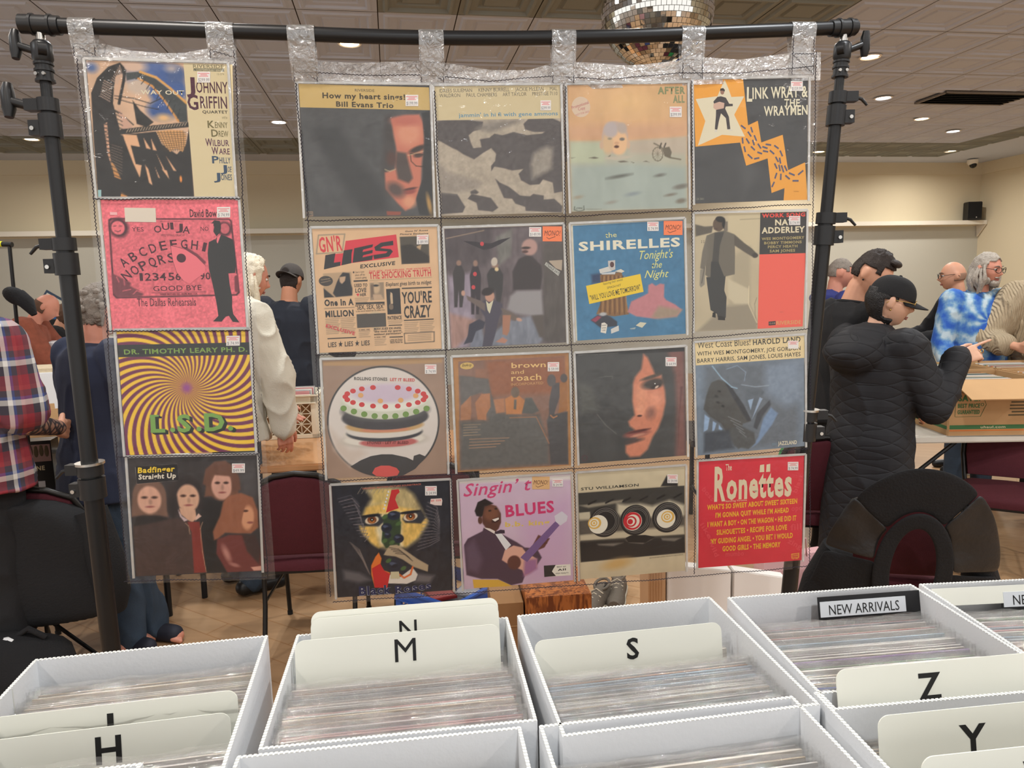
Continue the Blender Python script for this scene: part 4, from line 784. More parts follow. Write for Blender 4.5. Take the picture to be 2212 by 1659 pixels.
p((122,146,176),'900 1400 970 1150 1080 1000 1180 1080 1100 1230 900 1480 810 1540',22);p((84,86,86),'460 1300 640 1240 840 1340 860 1480 760 1560 560 1520',24);p((150,176,206),'145 1090 215 1140 190 1290 130 1330',14);p((150,176,206),'260 1180 310 1210 280 1310 250 1320',10);p((150,176,206),'345 1230 395 1290 380 1310 340 1290',8);p((74,80,88),'140 1330 480 1300 560 1550 140 1600',40)
for q in range(5): l((140,146,150),7,[470+q*40,1120+q*50,650+q*20,1200+q*50])
l((150,180,200),14,'250 440 380 600 520 720 600 740');l((150,164,176),10,'660 690 860 720 1050 700');l((140,160,180),8,'450 480 600 430 720 520 700 640')
for a in ((350,780),(330,930),(400,980),(310,850)): e((50,50,50),*a,26,14,20,6)
n(.05,30,42);P((228,206,156),'5 120 1555 15 1572 320 20 432');l((120,140,140),13,'40 230 1505 128')
W=(64,62,56);t('West Coast Blues!',W,42,204,785,152,88);t('HAROLD LAND',W,822,150,1505,100,74,2);t('WITH WES MONTGOMERY, JOE GORDON',W,38,302,1505,212,54,1);t('BARRY HARRIS, SAM JONES, LOUIS HAYES',W,40,398,1505,296,56,1)
t('JAZZLAND',(222,214,186),1182,1516,1452,1500,50,2);P((110,128,140),'1095 1486 1165 1480 1165 1515 1095 1520');st('',1322,86,1474,196)
# ---------------- bottom row
cover('R41');f((40,42,50));n(.05,14,44)
p((190,170,120),'520 130 640 100 1080 110 1200 200 1320 420 1400 600 1260 820 1100 930 820 960 640 900 460 720 420 600 520 380 600 260',70);p((226,186,100),'520 380 760 330 1180 400 1260 420 1400 560 1260 780 1080 920 900 800 700 940 580 860 480 740 430 660',40);p((222,208,170),'700 480 1020 440 1040 900 720 900 660 700',60);p((206,180,110),'640 130 900 130 900 320 620 320',50);p((52,54,60),'380 600 440 500 700 460 800 560 700 640 460 640',24);p((52,54,60),'1040 540 1100 440 1300 410 1370 520 1300 600 1080 590',24)
n(.12,34,45,2)
for cx,cy,r in ((605,555,0),(1155,508,0)): e((222,206,180),cx,cy,100,54,-10,8);e((120,66,36),cx,cy-4,66,52,0,6);e((190,120,60),cx,cy+16,40,26,0,12);e((30,24,24),cx,cy-6,26,26,0,4);E((240,240,230),cx+2,cy-8,8,8);e((30,32,38),cx-20,cy-60,150,20,-4,10)
for q in range(14): l((150,138,140) if q%2 else (90,88,96),8,[100+q*26,260+q*40,300+q*20,210+q*44,420+q*6,330+q*40]);l((130,122,124),7,[1240+q*12,960-q*50,1420+q*8,900-q*40,1560,820-q*20])
for q in range(10): l((128,116,110),8,[280+q*22,860+q*28,420+q*10,960+q*26,500+q*8,1140+q*18])
for q in range(10): l((150,140,120),7,[400+q*60,190-q*3,460+q*56,100,540+q*54,120])
p((96,94,98),'180 1250 420 1280 600 1380 420 1420 200 1380',60);p((110,106,108),'1250 1280 1480 1300 1420 1400 1200 1400',60)
P((196,48,50),'890 140 990 130 1005 170 960 210 940 270 990 390 900 420 808 450')
for q in range(6): E((220,220,220),845-q*13,165+q*46,12,14)
p((52,70,48),'780 480 1000 440 1020 640 1000 900 800 940 740 840 760 640',16)
for a in ((920,490,90,64),(815,660,78,66),(985,805,74,62),(920,1170,100,84),(830,760,50,44)):
    e((36,42,58),*a,0,6);e((78,88,112),a[0]-10,a[1]-14,a[2]*.6,a[3]*.3,20,8);e((30,34,46),a[0]+8,a[1]+10,a[2]*.5,a[3]*.3,-20,8)
for a in ((790,510),(985,600),(785,840),(890,860),(1050,1210),(840,1110)): e((76,104,60),*a,44,26,-30,6)
p((180,160,130),'800 980 860 900 960 890 1100 980 1250 1080 1400 1160 1390 1250 1200 1190 1040 1090 940 1050 820 1040 770 1030',10)
for q in range(4): l((60,52,48),9,[850+q*30,930+q*26,980+q*30,950+q*24,1120+q*20,1050+q*20])
p((226,120,50),'650 1060 700 1000 740 1080 720 1180 760 1240 860 1270 860 1330 640 1480 590 1300 590 1180',10);P((200,42,46),'600 1220 720 1150 780 1250 860 1290 820 1480 640 1482');p((226,218,206),'800 1310 870 1300 1000 1330 1180 1200 1250 1290 1220 1370 1100 1420 820 1420',8);l((222,110,50),26,'980 1290 1060 1340 1150 1290 1180 1190');P((206,196,160),'870 1260 985 1255 1000 1350 865 1355')
for q in range(4): l((60,56,50),5,[885+q*28,1260,880+q*30,1350])
t('ORIGINAL MOTION PICTURE SOUNDTRACK',(196,110,90),470,130,1310,74,22,2,.15)
for dx,c,b in ((0,(190,196,206),6),(0,(36,44,84),3)): t('Black',c,414,1592,880,1552,118,b);t('Roses',c,935,1550,1440,1476,100,b)
st('$ 24.99',1362,92,1524,218);P((226,206,196),'1440 266 1590 258 1600 290 1590 356 1500 352 1430 330');t('$0  55%',(214,70,66),1444,302,1582,296,24,2)
cover('R42');f((206,180,198));n(.02,6,47);p((202,168,196),'500 300 910 200 900 870 560 880',120);
p((222,214,206),'8 62 910 22 918 60 10 92',20)
t('Singin’ t',(206,74,120),45,196,600,140,100,1,.3);t('BLUES',(206,60,110),388,356,780,316,92,3);t('b.b. king',(222,190,100),382,436,742,416,38,3)
JK=(78,58,74);p(JK,'50 580 80 530 200 470 210 440 330 480 480 560 540 600 640 610 678 680 640 740 560 780 520 880 430 900 320 850 190 850 70 820',8);n(.0,1,1);p((98,78,96),'60 600 130 540 200 700 160 800 80 780',40)
P((226,226,226),'300 490 350 486 430 580 388 622');P((60,44,60),'300 478 345 458 378 462 380 488 340 490 305 494');P((226,214,206),'205 440 260 450 300 470 296 492')
p((92,58,48),'190 300 240 250 310 270 348 330 350 400 330 450 300 480 230 450 200 410',8);e((124,80,60),270,330,60,60,0,30);p((42,34,34),'135 310 160 240 220 212 290 250 215 275 200 340 190 360 150 350',6);e((92,58,48),180,385,18,30,0,4);P((230,220,210),'276 378 330 362 332 376 300 394');e((60,36,34),305,384,34,18,-16,4);P((230,220,210),'280 378 328 364 328 374 296 386');e((40,28,28),258,308,12,7,0,3);e((40,28,28),308,292,12,7,0,3)
p((222,170,150),'355 700 380 620 450 585 520 600 550 640 640 690 640 760 590 800 540 830 520 780 420 740',6);p((160,110,150),'540 700 640 690 640 770 580 810 530 830',24)
P((120,92,140),'505 680 790 390 820 425 560 715');
for q in range(8): l((180,160,190),3,[530+q*32,665-q*33,560+q*32,695-q*33])
P((212,206,214),'780 350 840 312 888 350 880 390 830 425 790 395');e((96,56,50),455,720,54,56,0,8);p((104,62,56),'600 590 650 500 700 520 742 530 700 600 650 620',6);l((80,46,44),6,'660 540 740 530');l((80,46,44),6,'665 570 720 565')
P((222,176,70),'120 855 330 856 430 900 440 905 130 922')
P((232,228,214),'694 744 908 732 912 820 698 834');P((44,42,44),'694 744 790 738 760 790 792 826 698 834')
for q in range(4): l((200,198,190),4,[722+q*18,746,712+q*14,790,724+q*18,828])
E((236,232,218),838,780,72,42);t('AII',(50,48,46),806,786,872,780,16,3);t('BEST BY',(70,68,64),800,760,876,756,11,1);t('HIGH FIDELITY',(70,68,64),790,812,894,806,11,1)
st('$ 24.99',764,56,850,116);st('MONO!',600,36,742,136,'tan')
cover('R43');f((206,192,160));n(.04,8,49);DKG=(62,60,56)
p(DKG,'16 240 440 205 885 172 888 720 34 800',5);p((196,186,160),'20 400 110 390 120 460 25 470',8);p((206,196,170),'330 320 400 330 520 320 620 340 760 290 888 330 888 500 640 470 400 470 330 400',30);p((200,188,160),'28 575 880 480 885 570 30 625',12);p((90,84,76),'25 460 890 420 888 500 28 575',26);p((150,142,124),'20 340 100 330 380 290 380 310 100 360',14)
for q in range(6): l((30,28,28),14,[100+q*140,330-q*12,160+q*140,300-q*12])
for cx,cy in ((228,472),(480,456),(742,432)):
    E((40,38,38),cx,cy,124,124);
    for r_ in (112,98,86): cur.append(('R',(110,106,100),*U(cx+6,cy-4),r_*S(cx,cy)[0]))
P((34,32,32),'440 580 560 576 640 590 560 640 420 636 400 600');p((40,38,38),'30 640 880 590 886 715 36 795',8);p((120,114,104),'170 650 380 640 300 668 180 662',14);p((120,114,104),'400 620 620 610 540 650 430 640',12);p((120,114,104),'690 600 860 598 800 628 700 620',12);p((44,42,42),'690 180 740 90 770 150 830 150 830 178',10)
for cx,cy,a,b in ((178,492,(234,228,208),(222,178,90)),(458,465,(230,222,204),(200,44,54)),(732,443,(234,228,208),(222,178,90))):
    E(a,cx,cy,76,75)
    if b[1]<100: E(b,cx-2,cy-2,74,72);E(a,cx+2,cy,54,54);E(b,cx-12,cy+2,44,44);E(a,cx-14,cy+2,32,32);E(b,cx-20,cy+4,22,22)
    else:
        ox,oy=(-30,-10) if cx<300 else (14,-16);E(b,cx+ox,cy+oy,54,48);E(a,cx+ox-4,cy+oy,40,36);E(b,cx+ox-6,cy+oy,28,26);E(a,cx+ox-4,cy+oy,18,16);E(b,cx+ox-4,cy+oy,9,9)
e((206,170,110),330,810,110,40,-8,40);t('STU WILLIAMSON',(60,58,54),38,218,508,180,22,1);t('BETHLEHEM HIGH FIDELITY RECORDS',(120,112,92),595,768,870,738,9);st('$ 39.99',744,82,830,152)
cover('R44');f((214,50,66));n(.025,6,51)
WT=(222,206,172);t('The',(226,214,186),248,134,302,132,52,1);t('R',WT,152,380,250,376,275,3);t('onettes',WT,258,370,835,344,195,3)
P(WT,'552 92 588 86 590 150 548 152');P(WT,'610 88 642 82 642 148 606 150');t('featuring Veronica',(226,190,160),252,396,440,388,16,1)
Y=(236,180,48)
for s,a,b,ya,yb,h in (("WHAT'S SO SWEET ABOUT SWEET SIXTEEN",92,886,458,414,42),("I'M GONNA QUIT WHILE I'M AHEAD",166,812,524,488,42),('I WANT A BOY • ON THE WAGON • HE DID IT',98,880,600,556,42),('SILHOUETTES • RECIPE FOR LOVE',178,798,666,632,42),('MY GUIDING ANGEL • YOU BET I WOULD',128,850,740,700,42),('GOOD GIRLS • THE MEMORY',232,742,802,774,42)): t(s,Y,a,ya,b,yb,h,3)
for s,a,b,ya,yb,h in (('blast',880,940,330,180,40),('opo',836,934,478,470,30),('fill',830,926,640,630,50),('zing',800,920,740,800,40),('boss',40,130,290,390,40),('wild',110,170,720,850,36),('like',30,110,580,700,36),('mumbo',260,420,845,840,40)): t(s,(222,74,84),a,ya,b,yb,h,2)
l((236,186,70),6,'844 838 906 832 906 866 846 870 844 838');t('COLPIX',(236,186,70),852,858,900,854,12,1);t('CP 486',(236,186,70),850,882,900,878,9);st('$ 74.99',798,68,892,138)
# ------------------------------------------------------------------ printing the covers: flat art on card
NG = 168
_gx, _gy = np.meshgrid((np.arange(NG + 1)) / NG, (np.arange(NG + 1)) / NG)
def vnoise(sc, seed, asp=1):
    rng = np.random.RandomState(seed * 7 + 3); n = int(sc) + 3; my = int(sc / asp) + 3; g = rng.rand(my, n)
    x = _gx * (n - 2); y = _gy * (my - 2); xi = x.astype(int); yi = y.astype(int); fx = x - xi; fy = y - yi
    fx = fx * fx * (3 - 2 * fx); fy = fy * fy * (3 - 2 * fy)
    return (g[yi, xi] * (1 - fx) + g[yi, xi + 1] * fx) * (1 - fy) + (g[yi + 1, xi] * (1 - fx) + g[yi + 1, xi + 1] * fx) * fy
def seg_dist(X, Y, ax, ay, bx, by):
    dx, dy = bx - ax, by - ay; L = dx * dx + dy * dy + 1e-12; t_ = np.clip(((X - ax) * dx + (Y - ay) * dy) / L, 0, 1)
    return np.hypot(X - ax - t_ * dx, Y - ay - t_ * dy)
def paint(ops):
    img = np.ones((NG + 1, NG + 1, 3)) * 200.; px = 1.0 / NG
    def blend(sl, a, c): img[sl] = img[sl] * (1 - a[..., None]) + np.array(c, float) * a[..., None]
    def win(x0, x1, y0, y1, mg):
        return (slice(max(0, int((y0 - mg) * NG)), min(NG + 1, int((y1 + mg) * NG) + 2)), slice(max(0, int((x0 - mg) * NG)), min(NG + 1, int((x1 + mg) * NG) + 2)))
    for o in ops:
        k = o[0]
        if k == 'f': img[:] = o[1]
        elif k == 'n':
            v = vnoise(o[2], o[3], o[4]) * .6 + vnoise(o[2] * 2.7, o[3] + 1, o[4]) * .4; img[:] = np.clip(img * (1 + o[1] * 2 * (v[..., None] - .5)) + o[1] * 60 * (v[..., None] - .5), 0, 255)
        elif k == 'p':
            q = np.array(o[2]).reshape(-1, 2); soft = max(o[3] * .55, px * .5); sl = win(q[:, 0].min(), q[:, 0].max(), q[:, 1].min(), q[:, 1].max(), soft * 2)
            X = _gx[sl]; Y = _gy[sl]
            if X.size == 0: continue
            ins = np.zeros(X.shape, bool); D = np.full(X.shape, 9.)
            for (ax, ay), (bx, by) in zip(q, np.roll(q, -1, 0)):
                if ay != by: ins ^= ((ay > Y) != (by > Y)) & (X < (bx - ax) * (Y - ay) / (by - ay) + ax)
                D = np.minimum(D, seg_dist(X, Y, ax, ay, bx, by))
            D = np.where(ins, D, -D); blend(sl, np.clip(D / (2 * soft) + .5, 0, 1), o[1])
        elif k == 'e':
            _, c, cx, cy, rx, ry, rot, soft = o; rr = max(rx, ry); soft = max(soft * .6, px * .5); sl = win(cx - rr, cx + rr, cy - rr, cy + rr, soft * 2); X = _gx[sl] - cx; Y = _gy[sl] - cy
            if X.size == 0: continue
            a = R_(rot); U_ = X * cos(a) + Y * sin(a); V_ = -X * sin(a) + Y * cos(a); rx = max(rx, 1e-4); ry = max(ry, 1e-4)
            r = np.hypot(U_ / rx, V_ / ry); D = (1 - r) * min(rx, ry); blend(sl, np.clip(D / (2 * soft) + .5, 0, 1), c)
        elif k == 'l':
            q = np.array(o[3]).reshape(-1, 2); w = max(o[2], px * .7) / 2
            al = min(1, o[2] / (px * .7)) 
            for (ax, ay), (bx, by) in zip(q[:-1], q[1:]):
                sl = win(min(ax, bx), max(ax, bx), min(ay, by), max(ay, by), w + px); D = w - seg_dist(_gx[sl], _gy[sl], ax, ay, bx, by)
                if D.size: blend(sl, np.clip(D / px + .5, 0, 1) * al, o[1])
        elif k == 'swirl':
            _, c1, c2, cx, cy, n_ = o; X = _gx - cx; Y = (_gy - cy); r = np.hypot(X, Y); th = np.arctan2(Y, X) + r * 1.75; v = np.sin(th * n_); w = np.clip(v * np.maximum(r, .02) * NG / n_ * .9 + .5, 0, 1)
            w = w * .999; near = np.clip(1 - r / .09, 0, 1)[..., None]
            img[:] = np.array(c1) * (1 - w[..., None]) + np.array(c2) * w[..., None]; img[:] = img * (1 - near * .6) + np.array((190, 130, 92)) * near * .6
    return img
def lin_arr(a):
    a = np.clip(a, 0, 255) / 255.; return np.where(a <= .04045, a / 12.92, ((a + .055) / 1.055) ** 2.4)
class Print:
    """one printed mesh: quads and outlines that each carry their own ink"""
    def __init__(s): s.v = []; s.fl = []; s.fs = []; s.c = []; s.n = 0
    def add(s, v, faces, col):
        v = np.asarray(v, float); s.v.append(v); col = np.asarray(col, float); s.c.append(np.broadcast_to(col, (len(v), 3)))
        for f in faces: s.fl.append(len(f)); s.fs.extend(i + s.n for i in f)
        s.n += len(v)
    def grid(s, v, nx, ny, col):
        idx = np.arange((nx + 1) * (ny + 1)).reshape(ny + 1, nx + 1) + s.n
        q = np.stack([idx[1:, :-1], idx[1:, 1:], idx[:-1, 1:], idx[:-1, :-1]], -1).reshape(-1)
        s.v.append(v); s.c.append(col); s.fl.extend([4] * (nx * ny)); s.fs.extend(q.tolist()); s.n += len(v)
    def mesh(s, name, m):
        me = bpy.data.meshes.new(name); v = np.concatenate(s.v); c = np.concatenate(s.c); me.vertices.add(len(v)); me.vertices.foreach_set('co', v.astype(np.float32).ravel())
        fs = np.array(s.fs, np.int32); fl = np.array(s.fl, np.int32); me.loops.add(len(fs)); me.loops.foreach_set('vertex_index', fs); me.polygons.add(len(fl))
        me.polygons.foreach_set('loop_start', np.concatenate([[0], np.cumsum(fl)[:-1]]).astype(np.int32)); me.polygons.foreach_set('loop_total', fl); me.update(calc_edges=True); me.validate()
        a = me.attributes.new('Col', 'FLOAT_COLOR', 'POINT'); ca = np.ones((len(v), 4), np.float32); ca[:, :3] = lin_arr(c); a.data.foreach_set('color', ca.ravel()); me.materials.append(m)
        return me
m_print = print_mat()
def make_cover_mesh(key, S):
    ops = ART[key]; pr = Print(); img = paint(ops); z = 0.0
    def uv(u, v, d): return ((u - .5) * S, -.0016 - d, (.5 - v) * S)
    g = np.stack([(_gx - .5) * S, np.full(_gx.shape, -.0016), (.5 - _gy) * S], -1).reshape(-1, 3); pr.grid(g, NG, NG, img.reshape(-1, 3))
    h = S / 2; edge = img.reshape(-1, 3).mean(0) * .5 + 90
    pr.add([(-h, -.0016, -h), (h, -.0016, -h), (h, -.0016, h), (-h, -.0016, h), (-h, .0016, -h), (h, .0016, -h), (h, .0016, h), (-h, .0016, h)], [(4, 7, 6, 5), (0, 4, 5, 1), (1, 5, 6, 2), (2, 6, 7, 3), (3, 7, 4, 0)], edge)
    d = .0001; stickers = []
    for o in ops:
        k = o[0]
        if k in 'PEtRL' and k != 'p': d += .000012
        if k == 'P':
            q = o[2]; pr.add([uv(q[i], q[i + 1], d) for i in range(0, len(q), 2)][::-1], [tuple(range(len(q) // 2))] if len(q) <= 8 else tess(q), o[1])
        elif k == 'E':
            n = 40; pr.add([uv(o[2] + o[4] * cos(2 * pi * i / n), o[3] - o[5] * sin(2 * pi * i / n), d) for i in range(n)], [tuple(range(n))], o[1])
        elif k == 'R':
            n = 48; V = []
            for i in range(n):
                a = 2 * pi * i / n; V += [uv(o[2] + o[4] * cos(a), o[3] - o[4] * sin(a), d), uv(o[2] + (o[4] - .006) * cos(a), o[3] - (o[4] - .006) * sin(a), d)]
            pr.add(V, [(2 * i, (2 * i + 2) % (2 * n), (2 * i + 3) % (2 * n), 2 * i + 1) for i in range(n)], o[1])
        elif k == 'L':
            q = o[3]; w = o[2] / 2
            for i in range(0, len(q) - 2, 2):
                ax, ay, bx, by = q[i:i + 4]; L = math.hypot(bx - ax, by - ay) or 1; nx, ny = -(by - ay) / L * w, (bx - ax) / L * w
                pr.add([uv(ax + nx, ay + ny, d), uv(bx + nx, by + ny, d), uv(bx - nx, by - ny, d), uv(ax - nx, ay - ny, d)], [(0, 1, 2, 3)], o[1])
        elif k == 't':
            _, s, c, xl, yl, xr, yr, hh, bold, it = o; r = glyphs(s, bold, it)
            if len(r[1]) == 0: continue
            v = r[0]; W_ = math.hypot(xr - xl, yr - yl); cx, cy = (xr - xl) / W_, (yr - yl) / W_
            X = xl + v[:, 0] * (xr - xl) + v[:, 1] * hh * cy; Y = yl + v[:, 0] * (yr - yl) - v[:, 1] * hh * cx
            pr.add(np.stack([(X - .5) * S, np.full(len(X), -.0016 - d), (.5 - Y) * S], 1), r[1], c)
        elif k == 's': stickers.append(o)
    return pr.mesh('record_album', m_print), stickers
def tess(q):
    from mathutils.geometry import tessellate_polygon
    n = len(q) // 2; pts = [Vector((q[i], -q[i + 1], 0)) for i in range(0, len(q), 2)][::-1]
    out = []
    for tri in tessellate_polygon([pts]):
        a, b, c2 = (pts[i] for i in tri); out.append(tuple(tri) if (b - a).cross(c2 - a).z > 0 else tuple(reversed(tri)))
    return out
def sticker(parent, o, S):
    _, kind, price, ax, ay, bx, by, cx, cy = o; pr = Print(); dd = .0024
    if price == 'MONO!': base = (246, 132, 84) if kind == 'mono' else (222, 178, 126)
    else: base = (232, 226, 220)
    def q(s, t_, e=0): u = ax + (bx - ax) * s + (cx - ax) * t_; v = ay + (by - ay) * s + (cy - ay) * t_; return ((u - .5) * S, -dd - e, (.5 - v) * S)
    pr.add([q(0, 1), q(1, 1), q(1, 0), q(0, 0)], [(0, 1, 2, 3)], base)
    pr.add([q(0, 1), q(1, 1), q(1, 0), q(0, 0), q(0, 1, -.0004), q(1, 1, -.0004), q(1, 0, -.0004), q(0, 0, -.0004)], [(0, 4, 5, 1), (1, 5, 6, 2), (2, 6, 7, 3), (3, 7, 4, 0)], base)
    def txt(s, x0, x1, yb, h, c, bold=0, it=0.):
        r = glyphs(s, bold, it)
        if len(r[1]): pr.add([q(x0 + p[0] * (x1 - x0), yb - p[1] * h, .00008) for p in r[0]], r[1], c)
    if price == 'MONO!':
        txt('MONO!', .08, .92, .62, .34, (96, 52, 40), 0, .25); pts_ = [(.2, .74), (.32, .86), (.48, .78), (.66, .70)]
        for a, b in zip(pts_[:-1], pts_[1:]): pr.add([q(a[0], a[1], .00008), q(b[0], b[1], .00008), q(b[0], b[1] - .04, .00008), q(a[0], a[1] - .04, .00008)], [(0, 1, 2, 3)], (96, 52, 40))
    else:
        for y, x0, x1 in ((.16, .06, .94), (.29, .24, .76), (.42, .14, .86)):
            n = 9
            for i in range(n):
                a = x0 + (x1 - x0) * i / n; b = a + (x1 - x0) / n * .8; pr.add([q(a, y + .04, .00008), q(b, y + .04, .00008), q(b, y - .04, .00008), q(a, y - .04, .00008)], [(0, 1, 2, 3)], (228, 120, 124))
        if price: txt(price, .08, .93, .90, .30, (120, 122, 126))
    me = pr.mesh('price_sticker', m_print); ob = link('mono_sticker' if price == 'MONO!' else 'price_sticker', me, parent, world=False)
    if price == 'MONO!': ob['label'] = ('orange' if kind == 'mono' else 'tan') + ' square note reading MONO!'
f_sleeve = film('clear_record_sleeve', .010, .10, 22, .5, (255, 255, 255))
COVER_LABELS = {
'L1':'record cover with a wooden coaster picture and beige name strip, top of narrow sheet','L2':'pink red record cover printed with a black talking board and suited man','L3':'yellow and purple swirl striped record cover with green L.S.D. letters','L4':'dark record cover of four long haired men, bottom of the narrow sheet',
'R11':'dark record cover with tan title band and a half lit face in glasses','R12':'record cover of black and cream brush shapes under a tan band of names','R13':'peach and grey green record cover with a pale head half sunk in clouds','R14':'black and orange record cover with a star and zigzag blue dashes',
'R21':'tan newspaper style record cover with a red and black LIES headline','R22':'dark street scene record cover with an orange note in its corner','R23':'blue record cover with white SHIRELLES letters and a yellow strip','R24':'record cover split between a grey photo of a man and a red panel',
'R31':'brown sleeve holding a round picture disc of a layered cake','R32':'orange and grey record cover headed brown and roach','R33':'black record cover with half a woman\'s face lit orange','R34':'blue grey saxophone record cover under a cream band of names',
'R41':'dark record cover with two eyes, a red guitar and black roses','R42':'lilac record cover of a guitar player in a dark suit under pink letters','R43':'black and cream record cover with three round yellow and red dials','R44':'red record cover with white Ronettes letters and yellow song titles'}
_ms = {}
for key, (u, w, rot, S) in COVERS.items():
    P = PLn[key[0]]; me, stk = make_cover_mesh(key, S); o = bpy.data.objects.new('record_album', me); COL.objects.link(o)
    o.matrix_basis = Matrix.Translation(P.p(u, w, .0022)) @ Matrix.Rotation(P.yaw, 4, 'Z') @ Matrix.Rotation(-R_(rot), 4, 'Y')
    tag(o, COVER_LABELS[key], 'record', 'records shown in the hanging sheets')
    for s_ in stk: sticker(o, s_, S)
    # the clear outer sleeve, open at the top
    m = MB(); m.smooth = True; h = S / 2 + .004; n = 10; vs = []
    for j in range(n + 1):
        for i in range(n + 1):
            x = -h + 2 * h * i / n; z = -h + (2 * h + .004) * j / n; vs.append((x, -.0034 - .0012 * (1 + noise.noise(Vector((x * 14 + u * 9, z * 14 + w * 9, 1)))), z))
    m.add(vs, [(j * (n + 1) + i, j * (n + 1) + i + 1, (j + 1) * (n + 1) + i + 1, (j + 1) * (n + 1) + i) for j in range(n) for i in range(n)]); m.build('clear_sleeve', f_sleeve, o, world=False)
    m = MB()
    for a, b in (((-h, h), (h, h)), ((-h, -h), (-h, h)), ((h, -h), (h, h))): m.bar((a[0], -.003, a[1]), (b[0], -.003, b[1]), .0022, .006)
    m.build('sleeve_edge', m_edge, o, world=False)
# ------------------------------------------------------------------ the seller's table: white record boxes in front
m_box = mat('white_corrugated_plastic', (226, 228, 230), .45, bump=(140, .05)); m_card = mat('divider_card', (226, 226, 214), .55); m_ink = mat('black_ink', (22, 22, 22), .6); m_cut = mat('corrugated_edge', (214, 214, 208), .6)
TT = .800; RIM = 1.155; BH = RIM - TT
tb = thing('folding_table', 'long folding table under the white record boxes', 'table', (-.05, .85, 0), R_(7.5))
m = MB(); m.box((0, 0, TT - .02), (2.4, .80, .04)); m.build('tabletop', mat('table_laminate', (150, 138, 120), .5), tb, world=False, bevel=.01)
for sx in (-1, 1):
    for sy in (-1, 1):
        m = MB(); m.tube([(sx * 1.05, sy * .3, TT - .04), (sx * 1.05, sy * .33, 0)], .016, 10); m.build('leg', m_blk, tb, world=False)
f_rec = film('clear_record_bag', .08, .06, 34, 1.6, (255, 255, 255), (1, 1, 6), body=.07)
BW = .340
JCOL = [((222, 214, 202), 'cream'), ((206, 200, 194), 'pale grey'), ((182, 176, 172), 'grey'), ((226, 222, 216), 'white'), ((198, 178, 150), 'tan'), ((150, 148, 150), 'slate grey'), ((120, 128, 138), 'blue grey'), ((206, 186, 160), 'buff'),
        ((168, 84, 80), 'red'), ((66, 84, 150), 'blue'), ((118, 74, 140), 'purple'), ((214, 150, 150), 'pink'), ((70, 66, 64), 'charcoal'), ((92, 128, 92), 'green'), ((196, 140, 90), 'orange tan'), ((150, 176, 196), 'light blue')]
_jm = {}
def jacket_mesh(ci):
    if ci in _jm: return _jm[ci]
    c, nme = JCOL[ci]; m = MB(); m.cur = 0
    m.box((0, 0, .1575), (.312, .0032, .315)); 
    me = m.mesh('jacket', mat('jacket_' + nme.replace(' ', '_'), c, .5, var=(9, .16))); _jm[ci] = me; return me
_sm = []
for k in range(6):        # six crinkled bags, each a little different at the open top
    m = MB(); m.smooth = True; vs = []; n = 22; rows = [(.001, 0), (.24, 0), (.30, .0006), (.318, .0012), (.322, .0020), (.326, .0036)]
    for side in (-1, 1):
        base = len(vs)
        for z, o in rows:
            for i in range(n + 1):
                x = -.163 + .326 * i / n; w = noise.noise(Vector((x * 17, k * 5.3 + side, z * 30))); w2 = noise.noise(Vector((x * 40, k * 3.1 + side * 2, 7)))
                zz = z if z < .3 else z + (.006 * w + .003 * w2) * (z - .29) / .05
                vs.append((x, side * (.0022 + o) + (.0024 * w + .0016 * w2) * max(0, (z - .2) / .13), zz))
    fs = []
    for sd in (0, 1):
        b = sd * len(rows) * (n + 1)
        for j in range(len(rows) - 1):
            for i in range(n): a = b + j * (n + 1) + i; fs.append((a, a + 1, a + n + 2, a + n + 1))
    m.add(vs, fs); _sm.append(m.mesh('plastic_bag', f_rec))
ORD = ['first', 'second', 'third', 'fourth', 'fifth', 'sixth', 'seventh', 'eighth', 'ninth', 'tenth', 'eleventh', 'twelfth', 'thirteenth', 'fourteenth', 'fifteenth', 'sixteenth', 'seventeenth', 'eighteenth', 'nineteenth', 'twentieth']
ORD += ['twenty ' + q for q in ORD[:9]] + ['thirtieth'] + ['thirty ' + q for q in ORD[:9]] + ['fortieth']
